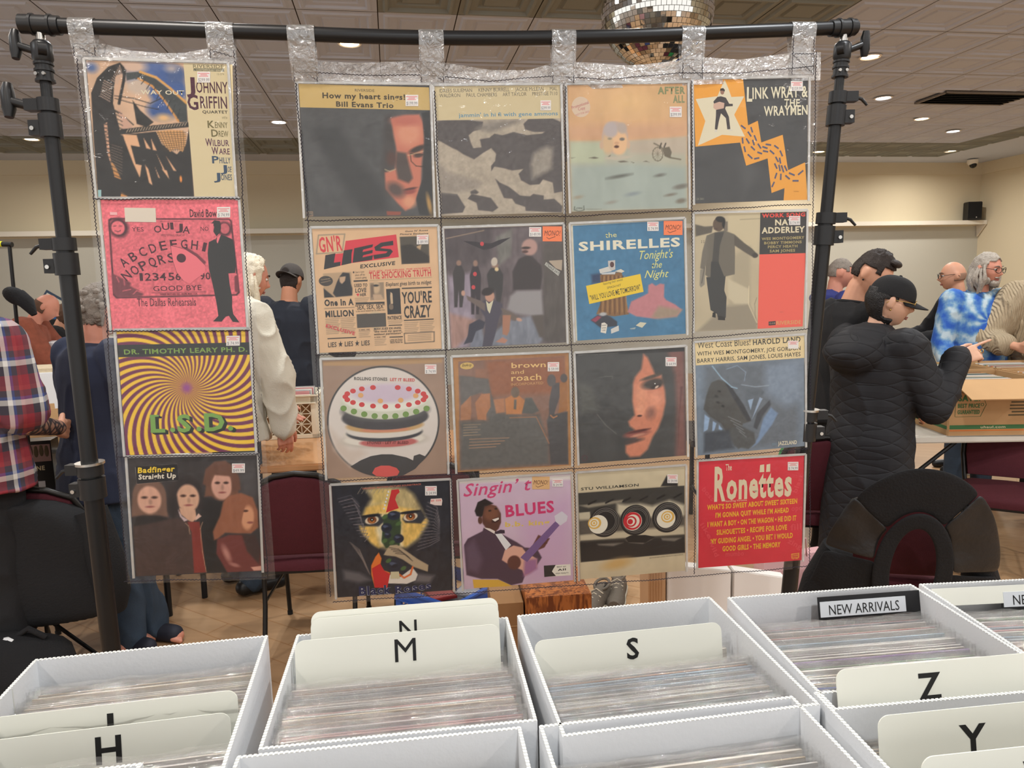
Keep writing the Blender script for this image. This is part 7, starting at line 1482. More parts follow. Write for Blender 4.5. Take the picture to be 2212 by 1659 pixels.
        me = remesh(b, top.get('vox', .0095), 3, top.get('wr', .008), hash_(label), top.get('ws', 9.)); nm = top.get('name', 'sweater'); me.materials.append(top['mat']); o = link(nm, me, root); J['top'] = o
        if top.get('collar'):
            m = MB(); m.smooth = True; c = neck + up * .012; m.tube([c + (Rt * cos(a_) * .068 * k + F * (.066 * k * sin(a_) + .005)) - up * .012 * sin(a_) for a_ in [2 * pi * i / 20 for i in range(21)]], .010, 8); m.build('collar', top['mat'], root, smooth=True)
    if trousers:
        b = MB(); tr = MB(); c = pel
        b.rings([[c + Vector((0, 0, z_)) + Rt * .165 * k * wd * s_ * cos(a_) + F * .118 * k * s_ * sin(a_) for a_ in [2 * pi * i / 24 for i in range(24)]] for z_, s_ in ((-.13, .95), (-.06, 1.03), (.02, 1.0), (.08, .96))])
        for q in (0, 1): lo = trousers.get('loose', 1); cap_(b, hip[q], kn[q], .094 * k * lo, .070 * k * lo); cap_(b, kn[q], an[q] + Vector((0, 0, .0)), .070 * k * lo, .062 * k * lo)
        me = remesh(b, .011, 3, .010, hash_(label) + 3, 8.); me.materials.append(trousers['mat']); link(trousers.get('name', 'trousers'), me, root)
    if shoes:
        for q in (0, 1):
            b = MB(); c = an[q]; dz = Vector((0, 0, 1)); cap_(b, c - F * .045 * k - dz * .03 * k, c + F * .15 * k - dz * .048 * k, .042 * k, .034 * k); cap_(b, c, c - dz * .03, .044 * k, .045 * k); b.box(c + F * .05 * k - dz * .066 * k, (.001, .001, .001)); me = remesh(b, .007, 2)
            for v in me.vertices: v.co.z = max(v.co.z, z0 + .002)
            me.materials.append(shoes); link('shoe', me, root)
    if hair: hair(J)
    return J
def hash_(s): return sum(ord(c) * (i + 1) for i, c in enumerate(s)) % 97
def SKIN(nm):
    c = {'skin_fair': (206, 152, 124), 'skin_pink': (204, 140, 118), 'skin_tan': (186, 128, 98), 'skin_pale': (212, 166, 140)}[nm]; return mat(nm, c, .5, spec=.35, var=(14, .10), bump=(220, .05))
def scalp(J, m_, keep, grow=1.07, amp=.006, sc_=22., name='hair', thick=.012, back=0., seed=1, lift=(0, 0, 0)):
    """a shell of hair over the part of the head where keep(x, y, z) holds (unit head coordinates)"""
    nu, nv = 64, 44; mb = MB(J['HM']); mb.smooth = True; vs = []; ok = []
    for j in range(nv + 1):
        th = -pi / 2 + pi * j / nv
        for i in range(nu):
            ph = 2 * pi * i / nu; d = Vector((cos(th) * cos(ph), cos(th) * sin(ph), sin(th))); q = Vector((d.x * .074, d.y * .094, d.z * .114)); g = grow + back * max(0, -d.y)
            if q.z < 0: q.y = q.y * (1 - .30 * (-q.z / .114)) if q.y < 0 else q.y
            n_ = noise.noise(d * sc_ * .16 + Vector((seed, 0, 0))) * .5 + noise.noise(Vector((d.x * sc_ * .5, d.y * sc_ * .5, d.z * sc_ * .15)) + Vector((seed, 3, 0))) * .5; vs.append(q * g * J['hs'] + d * amp * n_ + Vector(lift) * max(0, d.z)); ok.append(keep(d.x, d.y, d.z))
    fs = []
    for j in range(nv):
        for i in range(nu):
            a = j * nu + i; b2 = j * nu + (i + 1) % nu; c = a + nu; d2 = b2 + nu
            if ok[a] and ok[b2] and ok[c] and ok[d2]: fs.append((a, b2, d2, c))
    mb.add(vs, fs); o = mb.build(name, m_, J['root']); 
    bm = bmesh.new(); bm.from_mesh(o.data); bmesh.ops.delete(bm, geom=[v for v in bm.verts if not v.link_faces], context='VERTS'); bm.to_mesh(o.data); bm.free(); o.data.polygons.foreach_set('use_smooth', [True] * len(o.data.polygons))
    s_ = o.modifiers.new('t', 'SOLIDIFY'); s_.thickness = thick; s_.offset = -1
    return o
def locks(J, m_, roots, length, name='hair_lock', wav=.012, r=.012, seed=3, drop=Vector((0, 0, -1)), out=.02):
    """hanging strands of hair in one mesh, rooted on the head"""
    rg = random.Random(seed); mb = MB(); mb.smooth = True
    for (x, y, z) in roots:
        p = J['HM'] @ (Vector((x * .078, y * .098, z * .116)) * J['hs']); o = (p - J['hc']); o.z = 0; o = o.normalized() * out if o.length > 1e-4 else Vector(); P_ = []; R0 = []
        L = length * rg.uniform(.8, 1.1); ph = rg.uniform(0, 6)
        for k in range(7): t_ = k / 6; P_.append(p + drop * L * t_ + o * sin(pi * min(1, t_ * 1.2)) + Vector((sin(ph + t_ * 6) * wav * t_, cos(ph * 1.3 + t_ * 5) * wav * t_, 0))); R0.append(r * (.7 + .6 * t_ if t_ < .5 else 1.3 - 1.1 * (t_ - .5)))
        mb.tube(P_, R0, 7)
    return mb.build(name, m_, J['root'], smooth=True)
def glasses(J, m_, w=.027, h=.021, name='glasses'):
    mb = MB(J['HM']); mb.smooth = True; s = J['hs']
    for s_ in (-1, 1):
        mb.tube([Vector((s_ * .034 + w * cos(a), .108 - .010 * abs(cos(a)) * (1 if cos(a) * s_ > 0 else 0), .008 + h * (abs(sin(a)) ** .8) * (1 if sin(a) > 0 else -1))) * s for a in [2 * pi * k / 24 for k in range(25)]], .0021 * s, 8)
        mb.tube([Vector((s_ * .061, .100, .012)) * s, Vector((s_ * .078, .06, .014)) * s, Vector((s_ * .081, -.010, .012)) * s, Vector((s_ * .080, -.03, -.008)) * s], .0018 * s, 6)
    mb.tube([Vector((-.008, .112, .012)) * s, Vector((0, .115, .015)) * s, Vector((.008, .112, .012)) * s], .0018 * s, 6); return mb.build(name, m_, J['root'], smooth=True)
def ball_cap(J, m_, rev=False, name='cap'):
    s = J['hs']; M = J['HM'] @ Matrix.Rotation(-.10, 4, 'X') @ (Matrix.Rotation(pi, 4, 'Z') if rev else Matrix()); mb = MB(M); mb.smooth = True; rings = []
    for j in range(15):
        th = -.02 + (pi / 2 - .04) * j / 14; rings.append([Vector((cos(th) ** .8 * cos(2 * pi * i / 36) * .087, cos(th) ** .8 * sin(2 * pi * i / 36) * .107 - .002, .030 + sin(th) * .100)) * s for i in range(36)])
    mb.rings(rings); mb.ball(Vector((0, 0, .131)) * s, (.008 * s, .008 * s, .005 * s), 10, 6); o = mb.build(name, m_, J['root'], smooth=True)
    mb = MB(M); mb.smooth = True; top = []; bot = []
    rows = []
    for j in range(6):
        k = j / 5; rows.append([Vector(((.072 + .004 * k) * cos(a), .085 * sin(a) ** .6 + .018 + .072 * k * sin(a) ** .8, .034 - .014 * k - .018 * cos(a) ** 2)) * s for a in [.12 + (pi - .24) * i / 16 for i in range(17)]])
    vs = [p for r_ in rows for p in r_]; mb.add(vs, [(j * 17 + i, j * 17 + i + 1, (j + 1) * 17 + i + 1, (j + 1) * 17 + i) for j in range(5) for i in range(16)]); b = mb.build('brim', m_, J['root'], smooth=True); q = b.modifiers.new('t', 'SOLIDIFY'); q.thickness = .004; b.parent = o; b.matrix_parent_inverse = basis(o).inverted()
    if rev:
        mb = MB(M); mb.ball(Vector((0, .100, .048)) * s, (.030 * s, .006 * s, .024 * s), 14, 8); b = mb.build('strap_opening', mat('dark_hair', (44, 32, 26), .7), o)
    return o
m_dkhair = mat('dark_hair', (40, 30, 25), .6, bump=(160, .5), var=(60, .3)); m_blhair = mat('black_hair', (26, 23, 23), .5, bump=(160, .5)); m_gyhair = mat('grey_hair', (132, 122, 112), .65, bump=(150, .6), var=(50, .35)); m_ltgrey = mat('silver_hair', (164, 154, 142), .65, bump=(150, .6), var=(50, .3)); m_wthair = mat('white_hair', (222, 210, 186), .6, bump=(150, .5), var=(50, .12))
m_blkcot = mat('black_cotton', (22, 22, 24), .9, bump=(200, .15)); m_denim = mat('blue_denim', (52, 66, 82), .9, bump=(300, .3), var=(14, .3)); m_blktr = mat('black_trousers', (26, 26, 28), .9, bump=(200, .2)); m_navy = mat('navy_cotton', (40, 46, 66), .9, bump=(200, .15)); m_blksh = mat('black_shoe', (22, 22, 23), .4)
short_keep = lambda x, y, z: (z > .42 if y > .55 else (z > .12 if y > .1 else z > -.30)) and not (abs(x) > .8 and -.45 < y < .25 and z < .28)
# quilted coat material: bump of crossing seams
m_quilt = mat('black_quilted_nylon', (36, 36, 39), .72, spec=.3); nq = m_quilt.node_tree; tq_ = nq.nodes.new('ShaderNodeTexCoord'); bpq = nq.nodes.new('ShaderNodeBump'); bpq.inputs['Strength'].default_value = .6; bpq.inputs['Distance'].default_value = .012
prev = None
for ax in ((9, 9, 15), (-9, -9, 15)):
    mpq = nq.nodes.new('ShaderNodeVectorMath'); mpq.operation = 'DOT_PRODUCT'; mpq.inputs[1].default_value = ax; nq.links.new(tq_.outputs['Object'], mpq.inputs[0])
    pg = nq.nodes.new('ShaderNodeMath'); pg.operation = 'PINGPONG'; pg.inputs[1].default_value = .5; nq.links.new(mpq.outputs['Value'], pg.inputs[0]); pw_ = nq.nodes.new('ShaderNodeMath'); pw_.operation = 'POWER'; pw_.inputs[1].default_value = .22; nq.links.new(pg.outputs[0], pw_.inputs[0])
    if prev is None: prev = pw_
    else: mnq = nq.nodes.new('ShaderNodeMath'); mnq.operation = 'MINIMUM'; nq.links.new(prev.outputs[0], mnq.inputs[0]); nq.links.new(pw_.outputs[0], mnq.inputs[1]); nq.links.new(mnq.outputs[0], bpq.inputs['Height'])
nq.links.new(bpq.outputs['Normal'], nq.nodes['Principled BSDF'].inputs['Normal'])
# --- woman in the cap and long quilted coat
q = aty(1925, 655, 3.42)
def coat_hood(b, J):
    F, up, nk = J['F'], J['up'], J['neck']; b.ball(nk - F * .105 - up * .075, (.15, .15, .105), 18, 12); b.ball(nk - F * .05 + up * .0, (.135, .12, .06), 18, 10)
    for s_ in (-1, 1): cap_(b, nk + J['Rt'] * s_ * .10 - up * .02, nk + F * .10 - up * .06 + J['Rt'] * s_ * .03, .05, .04)
W1 = person('person in black cap and long quilted coat pointing with one hand', q.x - .06, 3.46, 22, H=1.70, wd=1.08, lean=(2, 0), head=(-16, 14, 0), sex='f', skin='skin_pale',
 arms=(((.55, .10, -.75), (.75, -.05, .42)), ((.30, .24, -.95), (.50, .0, .80))), hand_opts=({'curl': .6}, {'curl': 1.0, 'point': True, 'd': (.92, -.10, .38), 'pn': (.25, .80, -.55), 'thumb': 1}),
 top={'mat': m_quilt, 'k': 1.22, 'loose': 1.34, 'long': .62, 'wr': .012, 'ws': 6., 'name': 'quilted_coat', 'extra': [coat_hood]}, trousers={'mat': m_navy}, shoes=m_blksh, brow=(40, 32, 28))
ball_cap(W1, mat('black_cap_cloth', (24, 24, 26), .85, bump=(220, .2)))
scalp(W1, m_blhair, lambda x, y, z: z < .45 and y < .22 and not (abs(x) > .78 and -.30 < y and z < .05) and z > -.95, 1.12, .008, 22, back=.12)
glasses(W1, mat('gold_wire', (190, 156, 92), .3, metal=1.), .025, .022)
for k_, (px, py) in enumerate(((.5, 0), )):
    m = MB(); w = W1['wr'][1]; m.smooth = True; c = w + Vector((.92, -.10, .38)).normalized() * .11; m.tube([c + Vector((0, .010 * cos(a), .010 * sin(a) - .004)) for a in [2 * pi * i / 12 for i in range(13)]], .0022, 6); m.build('ring', mat('gold_wire', (190, 156, 92), .3, metal=1.), W1['root'], smooth=True)
m = MB(W1['HM']); m.ball((.082, -.004, -.036), .005, 8, 6); m.build('earring', mat('gold_wire', (190, 156, 92), .3, metal=1.), W1['root'])
# --- man in the black sweatshirt behind her
q = aty(1868, 620, 3.75)
M2 = person('person in black sweatshirt with short dark hair looking down', q.x - .06, 3.84, 8, H=1.86, wd=1.04, lean=(4, 0), head=(-42, 28, -4), skin='skin_fair', arms=(((.2, .15, -1), (.6, -.2, -.7)), ((.15, .22, -1), (.7, -.2, -.55))),
 top={'mat': m_blkcot, 'k': 1.12, 'loose': 1.15, 'wr': .009, 'collar': True, 'name': 'sweatshirt'}, trousers={'mat': m_blktr}, shoes=m_blksh, brow=(38, 28, 24))
scalp(M2, m_dkhair, short_keep, 1.07, .012, 26, lift=(0, .0, .012), back=.03); 
m = MB(M2['HM']); m.smooth = True; m.ball((0, .074, .098), (.052, .030, .020), 16, 8); m.build('fringe', m_dkhair, M2['root'], smooth=True)
m = MB(M2['HM']); m.ball((.083, -.004, -.034), .005, 8, 6); m.build('earring', m_blk, M2['root'])
pr = aty(1844, 668, 3.62); m = MB(); rg = random.Random(5); 
for k_ in range(7): m.smooth = True; c = M2['neck'] + M2['F'] * .02 + M2['Rt'] * (.185) - Vector((0, 0, .13)) + Vector((rg.uniform(-.035, .05), 0, rg.uniform(-.03, .03))); m.tube([c, c + Vector((rg.uniform(-.03, .03), -.002, rg.uniform(-.02, .02))), c + Vector((rg.uniform(-.03, .04), 0, rg.uniform(-.03, .02)))], .0018, 5)
m.build('chest_print', mat('white_print', (214, 214, 210), .7), M2['root'])
# --- man in the blue hoodie, mostly behind the pole
q = aty(1808, 592, 6.0)
def hood_roll(b, J): b.ball(J['neck'] - J['F'] * .07 - J['up'] * .02, (.13, .13, .07), 16, 10)
M3 = person('person in blue hooded top with short grey hair behind the stand pole', q.x - .02, 6.0, 5, H=1.86, wd=1.1, head=(-12, 8, 0), skin='skin_pink', vox=.009, top={'mat': mat('royal_blue_fleece', (48, 54, 112), .9, bump=(200, .2)), 'k': 1.18, 'loose': 1.2, 'name': 'hooded_top', 'extra': [hood_roll]}, trousers={'mat': m_blktr}, shoes=m_blksh, brow=(110, 96, 84))
scalp(M3, m_gyhair, short_keep, 1.05, .006, 24)
# --- bald man in black with glasses, head turned left
q = aty(2037, 618, 6.1)
M4 = person('bald person in black hooded top and glasses facing left', q.x + .25, 6.12, 165, H=1.82, wd=1.12, lean=(10, 0), head=(160, 6, 0), skin='skin_fair', vox=.009, arms=(((.5, .1, -.8), (.85, -.1, -.2)), ((.5, .1, -.8), (.85, -.1, -.2))), top={'mat': m_blkcot, 'k': 1.2, 'loose': 1.25, 'name': 'hooded_top', 'extra': [hood_roll]}, trousers={'mat': m_blktr}, shoes=m_blksh, brow=(96, 74, 60))
glasses(M4, m_blk); scalp(M4, mat('stubble', (150, 116, 96), .8), lambda x, y, z: -.35 < z < .18 and y < .1, 1.015, .002, 20, name='stubble', thick=.003)
# --- long grey haired man in the tie dye shirt
m_tie = mat('tie_dye_cotton', (70, 120, 190), .9); n5 = m_tie.node_tree; g5 = n5.nodes.new('ShaderNodeTexCoord'); v5 = n5.nodes.new('ShaderNodeVectorMath'); v5.operation = 'SUBTRACT'; ln5 = n5.nodes.new('ShaderNodeVectorMath'); ln5.operation = 'LENGTH'
q5 = aty(2125, 590, 5.35); v5.inputs[1].default_value = (q5.x - .02, 5.1, 1.36); n5.links.new(g5.outputs['Object'], v5.inputs[0]); sx5 = n5.nodes.new('ShaderNodeSeparateXYZ'); n5.links.new(v5.outputs[0], sx5.inputs[0]); at5 = n5.nodes.new('ShaderNodeMath'); at5.operation = 'ARCTAN2'; n5.links.new(sx5.outputs['Z'], at5.inputs[0]); n5.links.new(sx5.outputs['X'], at5.inputs[1]); n5.links.new(v5.outputs[0], ln5.inputs[0])
m5 = n5.nodes.new('ShaderNodeMath'); m5.operation = 'MULTIPLY_ADD'; m5.inputs[1].default_value = 34.; n5.links.new(ln5.outputs['Value'], m5.inputs[0]); mm5 = n5.nodes.new('ShaderNodeMath'); mm5.operation = 'MULTIPLY'; mm5.inputs[1].default_value = 8.; n5.links.new(at5.outputs[0], mm5.inputs[0]); n5.links.new(mm5.outputs[0], m5.inputs[2]); si5 = n5.nodes.new('ShaderNodeMath'); si5.operation = 'SINE'; n5.links.new(m5.outputs[0], si5.inputs[0])
nz5 = n5.nodes.new('ShaderNodeTexNoise'); nz5.inputs['Scale'].default_value = 16; nz5.inputs['Detail'].default_value = 5; n5.links.new(g5.outputs['Object'], nz5.inputs['Vector']); ad5 = n5.nodes.new('ShaderNodeMath'); ad5.operation = 'MULTIPLY_ADD'; ad5.inputs[1].default_value = .16; n5.links.new(si5.outputs[0], ad5.inputs[0]); n5.links.new(nz5.outputs['Fac'], ad5.inputs[2])
cr5 = n5.nodes.new('ShaderNodeValToRGB'); el = cr5.color_ramp.elements; el[0].position = .28; el[0].color = lin((40, 84, 168)); el[1].position = .74; el[1].color = lin((176, 192, 200)); e3 = el.new(.45); e3.color = lin((74, 118, 178)); e4 = el.new(.58); e4.color = lin((120, 156, 184)); n5.links.new(ad5.outputs[0], cr5.inputs[0]); n5.links.new(cr5.outputs[0], n5.nodes['Principled BSDF'].inputs['Base Color'])
M5 = person('person with long grey hair, glasses and a blue tie dye shirt', q5.x, 5.40, -88, H=1.86, wd=1.06, head=(-62, 10, 0), skin='skin_pink', vox=.008, arms=(((.15, .22, -1), (.55, .05, -.8)), ((.15, .22, -1), (.55, .05, -.8))), top={'mat': m_tie, 'k': 1.16, 'loose': 1.25, 'name': 'tie_dye_shirt', 'collar': True}, trousers={'mat': m_denim}, shoes=mat('red_shoe', (176, 40, 46), .5), brow=(120, 108, 98), belly=.05)
glasses(M5, m_blk, .027, .019); scalp(M5, m_ltgrey, lambda x, y, z: (z > .52 if y > .45 else z > -.25) and not (y > .75), 1.08, .012, 20, back=.05)
rg = random.Random(2); locks(M5, m_ltgrey, [(cos(a) * .98, sin(a) * .9, rg.uniform(-.1, .35)) for a in [R_(165 + 210 * i / 25) for i in range(26)]], .19, out=.028, r=.013, wav=.016)
m = MB(M5['HM']); m.smooth = True; m.ball((0, .074, -.088), (.040, .034, .030), 16, 10); m.ball((0, .092, -.047), (.032, .012, .007), 12, 6); m.ball((.05, .035, -.075), (.016, .04, .034), 10, 8); m.ball((-.05, .035, -.075), (.016, .04, .034), 10, 8); m.build('beard', m_ltgrey, M5['root'], smooth=True)
# --- the person in the beige knit sweater leaning over the boxes at the right edge
m_knit = mat('beige_knit', (178, 160, 132), .95, var=(30, .08)); nk_ = m_knit.node_tree; wk = nk_.nodes.new('ShaderNodeTexWave'); wk.inputs['Scale'].default_value = 22; wk.inputs['Distortion'].default_value = 2.5; tk = nk_.nodes.new('ShaderNodeTexCoord'); nk_.links.new(tk.outputs['Object'], wk.inputs['Vector']); bk_ = nk_.nodes.new('ShaderNodeBump'); bk_.inputs['Strength'].default_value = .7; bk_.inputs['Distance'].default_value = .012; nk_.links.new(wk.outputs['Fac'], bk_.inputs['Height']); nk_.links.new(bk_.outputs['Normal'], nk_.nodes['Principled BSDF'].inputs['Normal'])
M6 = person('person in beige knit sweater leaning over the boxes at the right edge', 4.02, 5.26, -128, H=1.92, wd=1.25, lean=(24, 4), head=(-110, 40, 0), skin='skin_fair', vox=.008, arms=(((.3, .2, -.9), (.7, -.1, -.5)), ((.35, .45, -.85), (.6, -.75, -.15))), sleeve=.80, top={'mat': m_knit, 'k': 1.3, 'loose': 1.55, 'wr': .02, 'ws': 7., 'name': 'knit_sweater', 'collar': True}, trousers={'mat': m_blktr}, shoes=m_blksh, belly=.10)
scalp(M6, m_gyhair, short_keep, 1.06, .008, 24)
# --- plaid shirt at the left edge
m_plaid = mat('plaid_flannel', (120, 40, 48), .9); np_ = m_plaid.node_tree; tp_ = np_.nodes.new('ShaderNodeTexCoord'); sp_ = np_.nodes.new('ShaderNodeSeparateXYZ'); np_.links.new(tp_.outputs['Object'], sp_.inputs[0])
def stripes(src, scale, stops):
    a_ = np_.nodes.new('ShaderNodeMath'); a_.operation = 'MULTIPLY'; a_.inputs[1].default_value = scale; np_.links.new(src, a_.inputs[0]); f2 = np_.nodes.new('ShaderNodeMath'); f2.operation = 'FRACT'; np_.links.new(a_.outputs[0], f2.inputs[0]); c2 = np_.nodes.new('ShaderNodeValToRGB'); c2.color_ramp.interpolation = 'CONSTANT'; e2 = c2.color_ramp.elements
    e2[0].position = 0; e2[0].color = lin(stops[0][1]); e2[1].position = stops[1][0]; e2[1].color = lin(stops[1][1])
    for p_, c_ in stops[2:]: q_ = e2.new(p_); q_.color = lin(c_)
    np_.links.new(f2.outputs[0], c2.inputs[0]); return c2.outputs[0]
ST = [(0, (134, 44, 54)), (.26, (56, 52, 62)), (.50, (206, 204, 200)), (.64, (60, 78, 134)), (.72, (70, 60, 70)), (.88, (146, 58, 62))]
sa = stripes(sp_.outputs['Z'], 6.6, ST); add_ = np_.nodes.new('ShaderNodeMath'); add_.operation = 'ADD'; np_.links.new(sp_.outputs['X'], add_.inputs[0]); np_.links.new(sp_.outputs['Y'], add_.inputs[1]); sb = stripes(add_.outputs[0], 6.8, ST); mxp = np_.nodes.new('ShaderNodeMix'); mxp.data_type = 'RGBA'; mxp.inputs[0].default_value = .5; np_.links.new(sa, mxp.inputs[6]); np_.links.new(sb, mxp.inputs[7]); np_.links.new(mxp.outputs[2], np_.nodes['Principled BSDF'].inputs['Base Color'])
q = aty(-52, 800, 2.85)
m_tat = mat('tattooed_skin', (150, 112, 92), .5); nt_ = m_tat.node_tree; vt = nt_.nodes.new('ShaderNodeTexVoronoi'); vt.inputs['Scale'].default_value = 26; vt.feature = 'DISTANCE_TO_EDGE'; tt = nt_.nodes.new('ShaderNodeTexCoord'); nt_.links.new(tt.outputs['Object'], vt.inputs['Vector']); ct_ = nt_.nodes.new('ShaderNodeValToRGB'); ct_.color_ramp.elements[0].color = lin((52, 46, 46)); ct_.color_ramp.elements[0].position = .08; ct_.color_ramp.elements[1].color = lin((148, 112, 94)); ct_.color_ramp.elements[1].position = .26; nt_.links.new(vt.outputs['Distance'], ct_.inputs[0]); nt_.links.new(ct_.outputs[0], nt_.nodes['Principled BSDF'].inputs['Base Color'])
M8 = person('person in red and blue plaid shirt with a tattooed forearm at the left edge', q.x - .10, 2.88, 80, H=1.88, wd=1.12, skin='skin_fair', arms=(((.15, .12, -1), (.35, .0, -1)), ((.02, .20, -1), (.95, -.35, -.25))), sleeve=.42, top={'mat': m_plaid, 'k': 1.24, 'loose': 1.45, 'long': .03, 'wr': .010, 'name': 'plaid_shirt'}, trousers={'mat': m_blktr, 'loose': 1.1}, shoes=m_blksh)
b = MB(); cap_(b, M8['el'][1] + (M8['wr'][1] - M8['el'][1]) * .05, M8['wr'][1], .046, .033); me = remesh(b, .006, 1); me.materials.append(m_tat); link('tattoo_sleeve', me, M8['root']); scalp(M8, m_dkhair, short_keep, 1.06, .008, 24)
# --- grey curly hair, navy T-shirt, jeans and open toed slipper
q = aty(224, 655, 3.22)
M9 = person('person with curly grey hair, navy T-shirt and jeans behind the left sheet', q.x - .18, 3.36, 62, H=1.76, wd=1.04, lean=(4, 0), head=(50, 14, 0), skin='skin_pink', arms=(((.12, .16, -1), (.9, -.25, -.25)), ((.05, .14, -1), (.95, -.3, -.10))), sleeve=.42, legs=((.10, -.06, .0), (-.02, .06, .0)), top={'mat': m_navy, 'k': 1.16, 'loose': 1.3, 'long': .15, 'wr': .008, 'name': 'T_shirt'}, trousers={'mat': m_denim, 'loose': 1.06, 'name': 'jeans'}, belly=.05)
scalp(M9, m_gyhair, lambda x, y, z: (z > .35 if y > .5 else z > -.62) and not (abs(x) > .82 and -.1 < y < .3 and z < .15), 1.13, .022, 40, back=.10)
rg = random.Random(7); mb = MB(M9['HM']); mb.smooth = True
for k_ in range(70):
    th = rg.uniform(-.5, 1.2); ph = rg.uniform(pi, 2 * pi) if k_ < 55 else rg.uniform(0, pi); c = Vector((cos(th) * cos(ph) * .086, cos(th) * sin(ph) * .112, sin(th) * .124 + .0)); 
    if c.y > .05 and c.z < .05: continue
    mb.ball(c, rg.uniform(.012, .020), 8, 6)
mb.build('curls', m_gyhair, M9['root'], smooth=True)
for q_ in (0, 1):
    a_ = M9['an'][q_]; F_ = Vector((.92, -.38, 0)) if q_ == 1 else M9['F']
    b = MB(); cap_(b, a_ - F_ * .06 - Vector((0, 0, .04)), a_ + F_ * .10 - Vector((0, 0, .036)), .045, .042); me = remesh(b, .007, 1)
    for v in me.vertices: v.co.z = max(v.co.z, .003)
    me.materials.append(mat('navy_slipper', (34, 36, 48), .7)); link('slipper', me, M9['root'])
# the near foot with its bare toes
fx = at(395, 1372, .03); tb_ = MB(); tb_.smooth = True
base = Vector((fx.x - .17, fx.y + .03, 0)); F_ = Vector((1, -.22, 0)).normalized(); R2_ = Vector((F_.y, -F_.x, 0))
b = MB(); cap_(b, base + Vector((0, 0, .045)), base + F_ * .13 + Vector((0, 0, .038)), .045, .044); me = remesh(b, .007, 1)
for v in me.vertices: v.co.z = max(v.co.z, .004)
me.materials.append(mat('navy_slipper', (34, 36, 48), .7)); link('slipper', me, M9['root'])
b = MB(); cap_(b, base + F_ * .08 + Vector((0, 0, .036)), base + F_ * .145 + Vector((0, 0, .030)), .036, .034)
for k_ in range(5): p0 = base + F_ * (.145 - .006 * k_) + R2_ * (.032 - .016 * k_) + Vector((0, 0, .026)); cap_(b, p0, p0 + F_ * (.042 - .005 * k_) - Vector((0, 0, .006)), .0125 - .0014 * k_, .0105 - .0014 * k_)
me = remesh(b, .004, 1); me.materials.append(SKIN('skin_pink')); link('toes', me, M9['root'])
b = MB(); kn_ = M9['kn'][1]; cap_(b, kn_, base + Vector((-.01, .0, .13)), .078, .085); cap_(b, M9['hip'][1], kn_, .10, .08); cap_(b, base + Vector((-.01, 0, .13)), base + Vector((.0, 0, .07)), .085, .075); me = remesh(b, .010, 3, .014, 5, 9.); me.materials.append(m_denim); link('jeans_leg', me, M9['root'])
# --- white hooded top, long white hair; dark cap behind
q = aty(556, 620, 3.98)
m_wht = mat('white_fleece', (206, 200, 184), .95, bump=(140, .2))
M10 = person('person in white hooded top with long white hair reaching into the white crate', q.x - .20, 4.0, 40, H=1.93, wd=1.08, lean=(8, 0), head=(35, 18, 0), skin='skin_pink', arms=(((.25, .0, -.95), (.5, -.45, -.7)), ((.28, .14, -.95), (.10, -.10, -1)),), top={'mat': m_wht, 'k': 1.2, 'loose': 1.45, 'long': .10, 'wr': .014, 'name': 'hooded_top', 'extra': [hood_roll]}, trousers={'mat': m_denim}, shoes=m_blksh)
scalp(M10, m_wthair, lambda x, y, z: z > -.8 and y < .45, 1.14, .014, 20, back=.06); rg = random.Random(3); locks(M10, m_wthair, [(cos(a) * .98, sin(a) * .95, rg.uniform(-.3, .2)) for a in [R_(170 + 200 * i / 21) for i in range(22)]], .17, out=.02, r=.015, wav=.012)
m = MB(); m.smooth = True; w_ = M10['wr'][1]; m.tube([w_ + Vector((cos(a) * .036, sin(a) * .036, .012)) for a in [2 * pi * i / 16 for i in range(17)]], .010, 8); m.build('watch', m_blk, M10['root'], smooth=True)
q = aty(590, 602, 5.6)
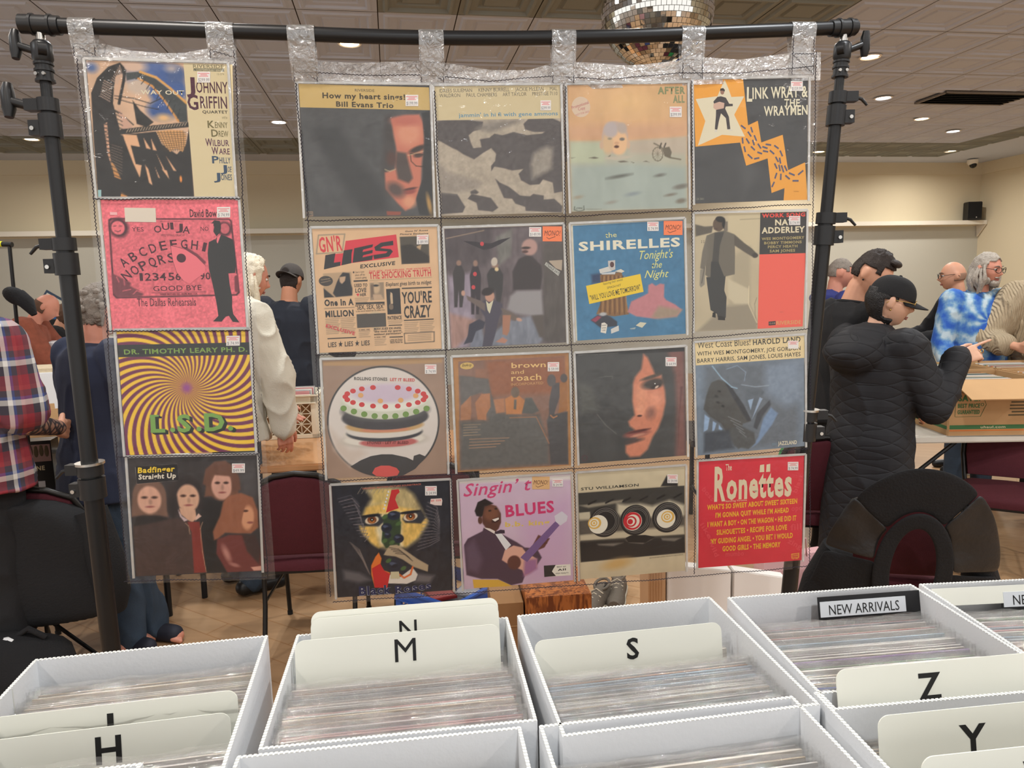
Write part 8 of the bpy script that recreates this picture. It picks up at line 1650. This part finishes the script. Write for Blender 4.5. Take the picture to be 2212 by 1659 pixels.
M11 = person('person from behind in backwards grey cap and dark jacket', q.x + .06, 5.6, 78, H=1.92, wd=1.15, lean=(6, 2), head=(80, 12, 0), skin='skin_tan', vox=.009, arms=(((.3, .2, -.9), (.8, -.1, -.2)), ((.35, .25, -.85), (.85, -.1, -.2))), top={'mat': mat('dark_navy_jacket', (34, 38, 48), .85, bump=(160, .2)), 'k': 1.2, 'loose': 1.35, 'long': .12, 'wr': .012, 'name': 'jacket'}, trousers={'mat': m_blktr}, shoes=m_blksh, eyes=False)
ball_cap(M11, mat('grey_cap_cloth', (76, 72, 70), .9, bump=(200, .3)), True); scalp(M11, m_dkhair, lambda x, y, z: z < .35 and y < .1 and z > -.62 and not (abs(x) > .8 and -.35 < y and z < .1), 1.06, .006, 22)
# --- the two far shoppers at the left
q = aty(22, 660, 6.2)
m_or = mat('orange_flannel', (134, 74, 56), .95, var=(22, .35))
M12 = person('bald person in rust flannel shirt bending far off at the left edge', q.x - .12, 6.25, 20, H=1.82, wd=1.2, lean=(24, 0), head=(25, 34, 0), skin='skin_pink', vox=.010, arms=(((.5, .15, -.8), (.8, -.1, -.4)), ((.5, .15, -.8), (.8, -.1, -.4))), top={'mat': m_or, 'k': 1.22, 'loose': 1.4, 'name': 'flannel_shirt'}, trousers={'mat': m_blktr}, shoes=m_blksh, eyes=False)
scalp(M12, mat('brown_hair', (92, 66, 50), .8, bump=(150, .5)), lambda x, y, z: -.5 < z < .25 and y < .1, 1.04, .006, 20)
q = aty(82, 655, 7.0)
M13 = person('person with brown hair in dark jacket bending over a far table at the left', q.x - .05, 7.0, 25, H=1.70, wd=1.1, lean=(22, 0), head=(25, 25, 0), skin='skin_fair', vox=.010, arms=(((.7, .1, -.7), (.8, -.1, -.3)), ((.7, .1, -.7), (.8, -.1, -.3))), top={'mat': m_blkcot, 'k': 1.2, 'loose': 1.35, 'name': 'jacket'}, trousers={'mat': m_blktr}, shoes=m_blksh, eyes=False)
scalp(M13, mat('brown_hair', (92, 66, 50), .8, bump=(150, .5)), lambda x, y, z: (z > .35 if y > .5 else z > -.9), 1.10, .012, 22, back=.1)
bpy.data.objects.remove(_to, do_unlink=True)
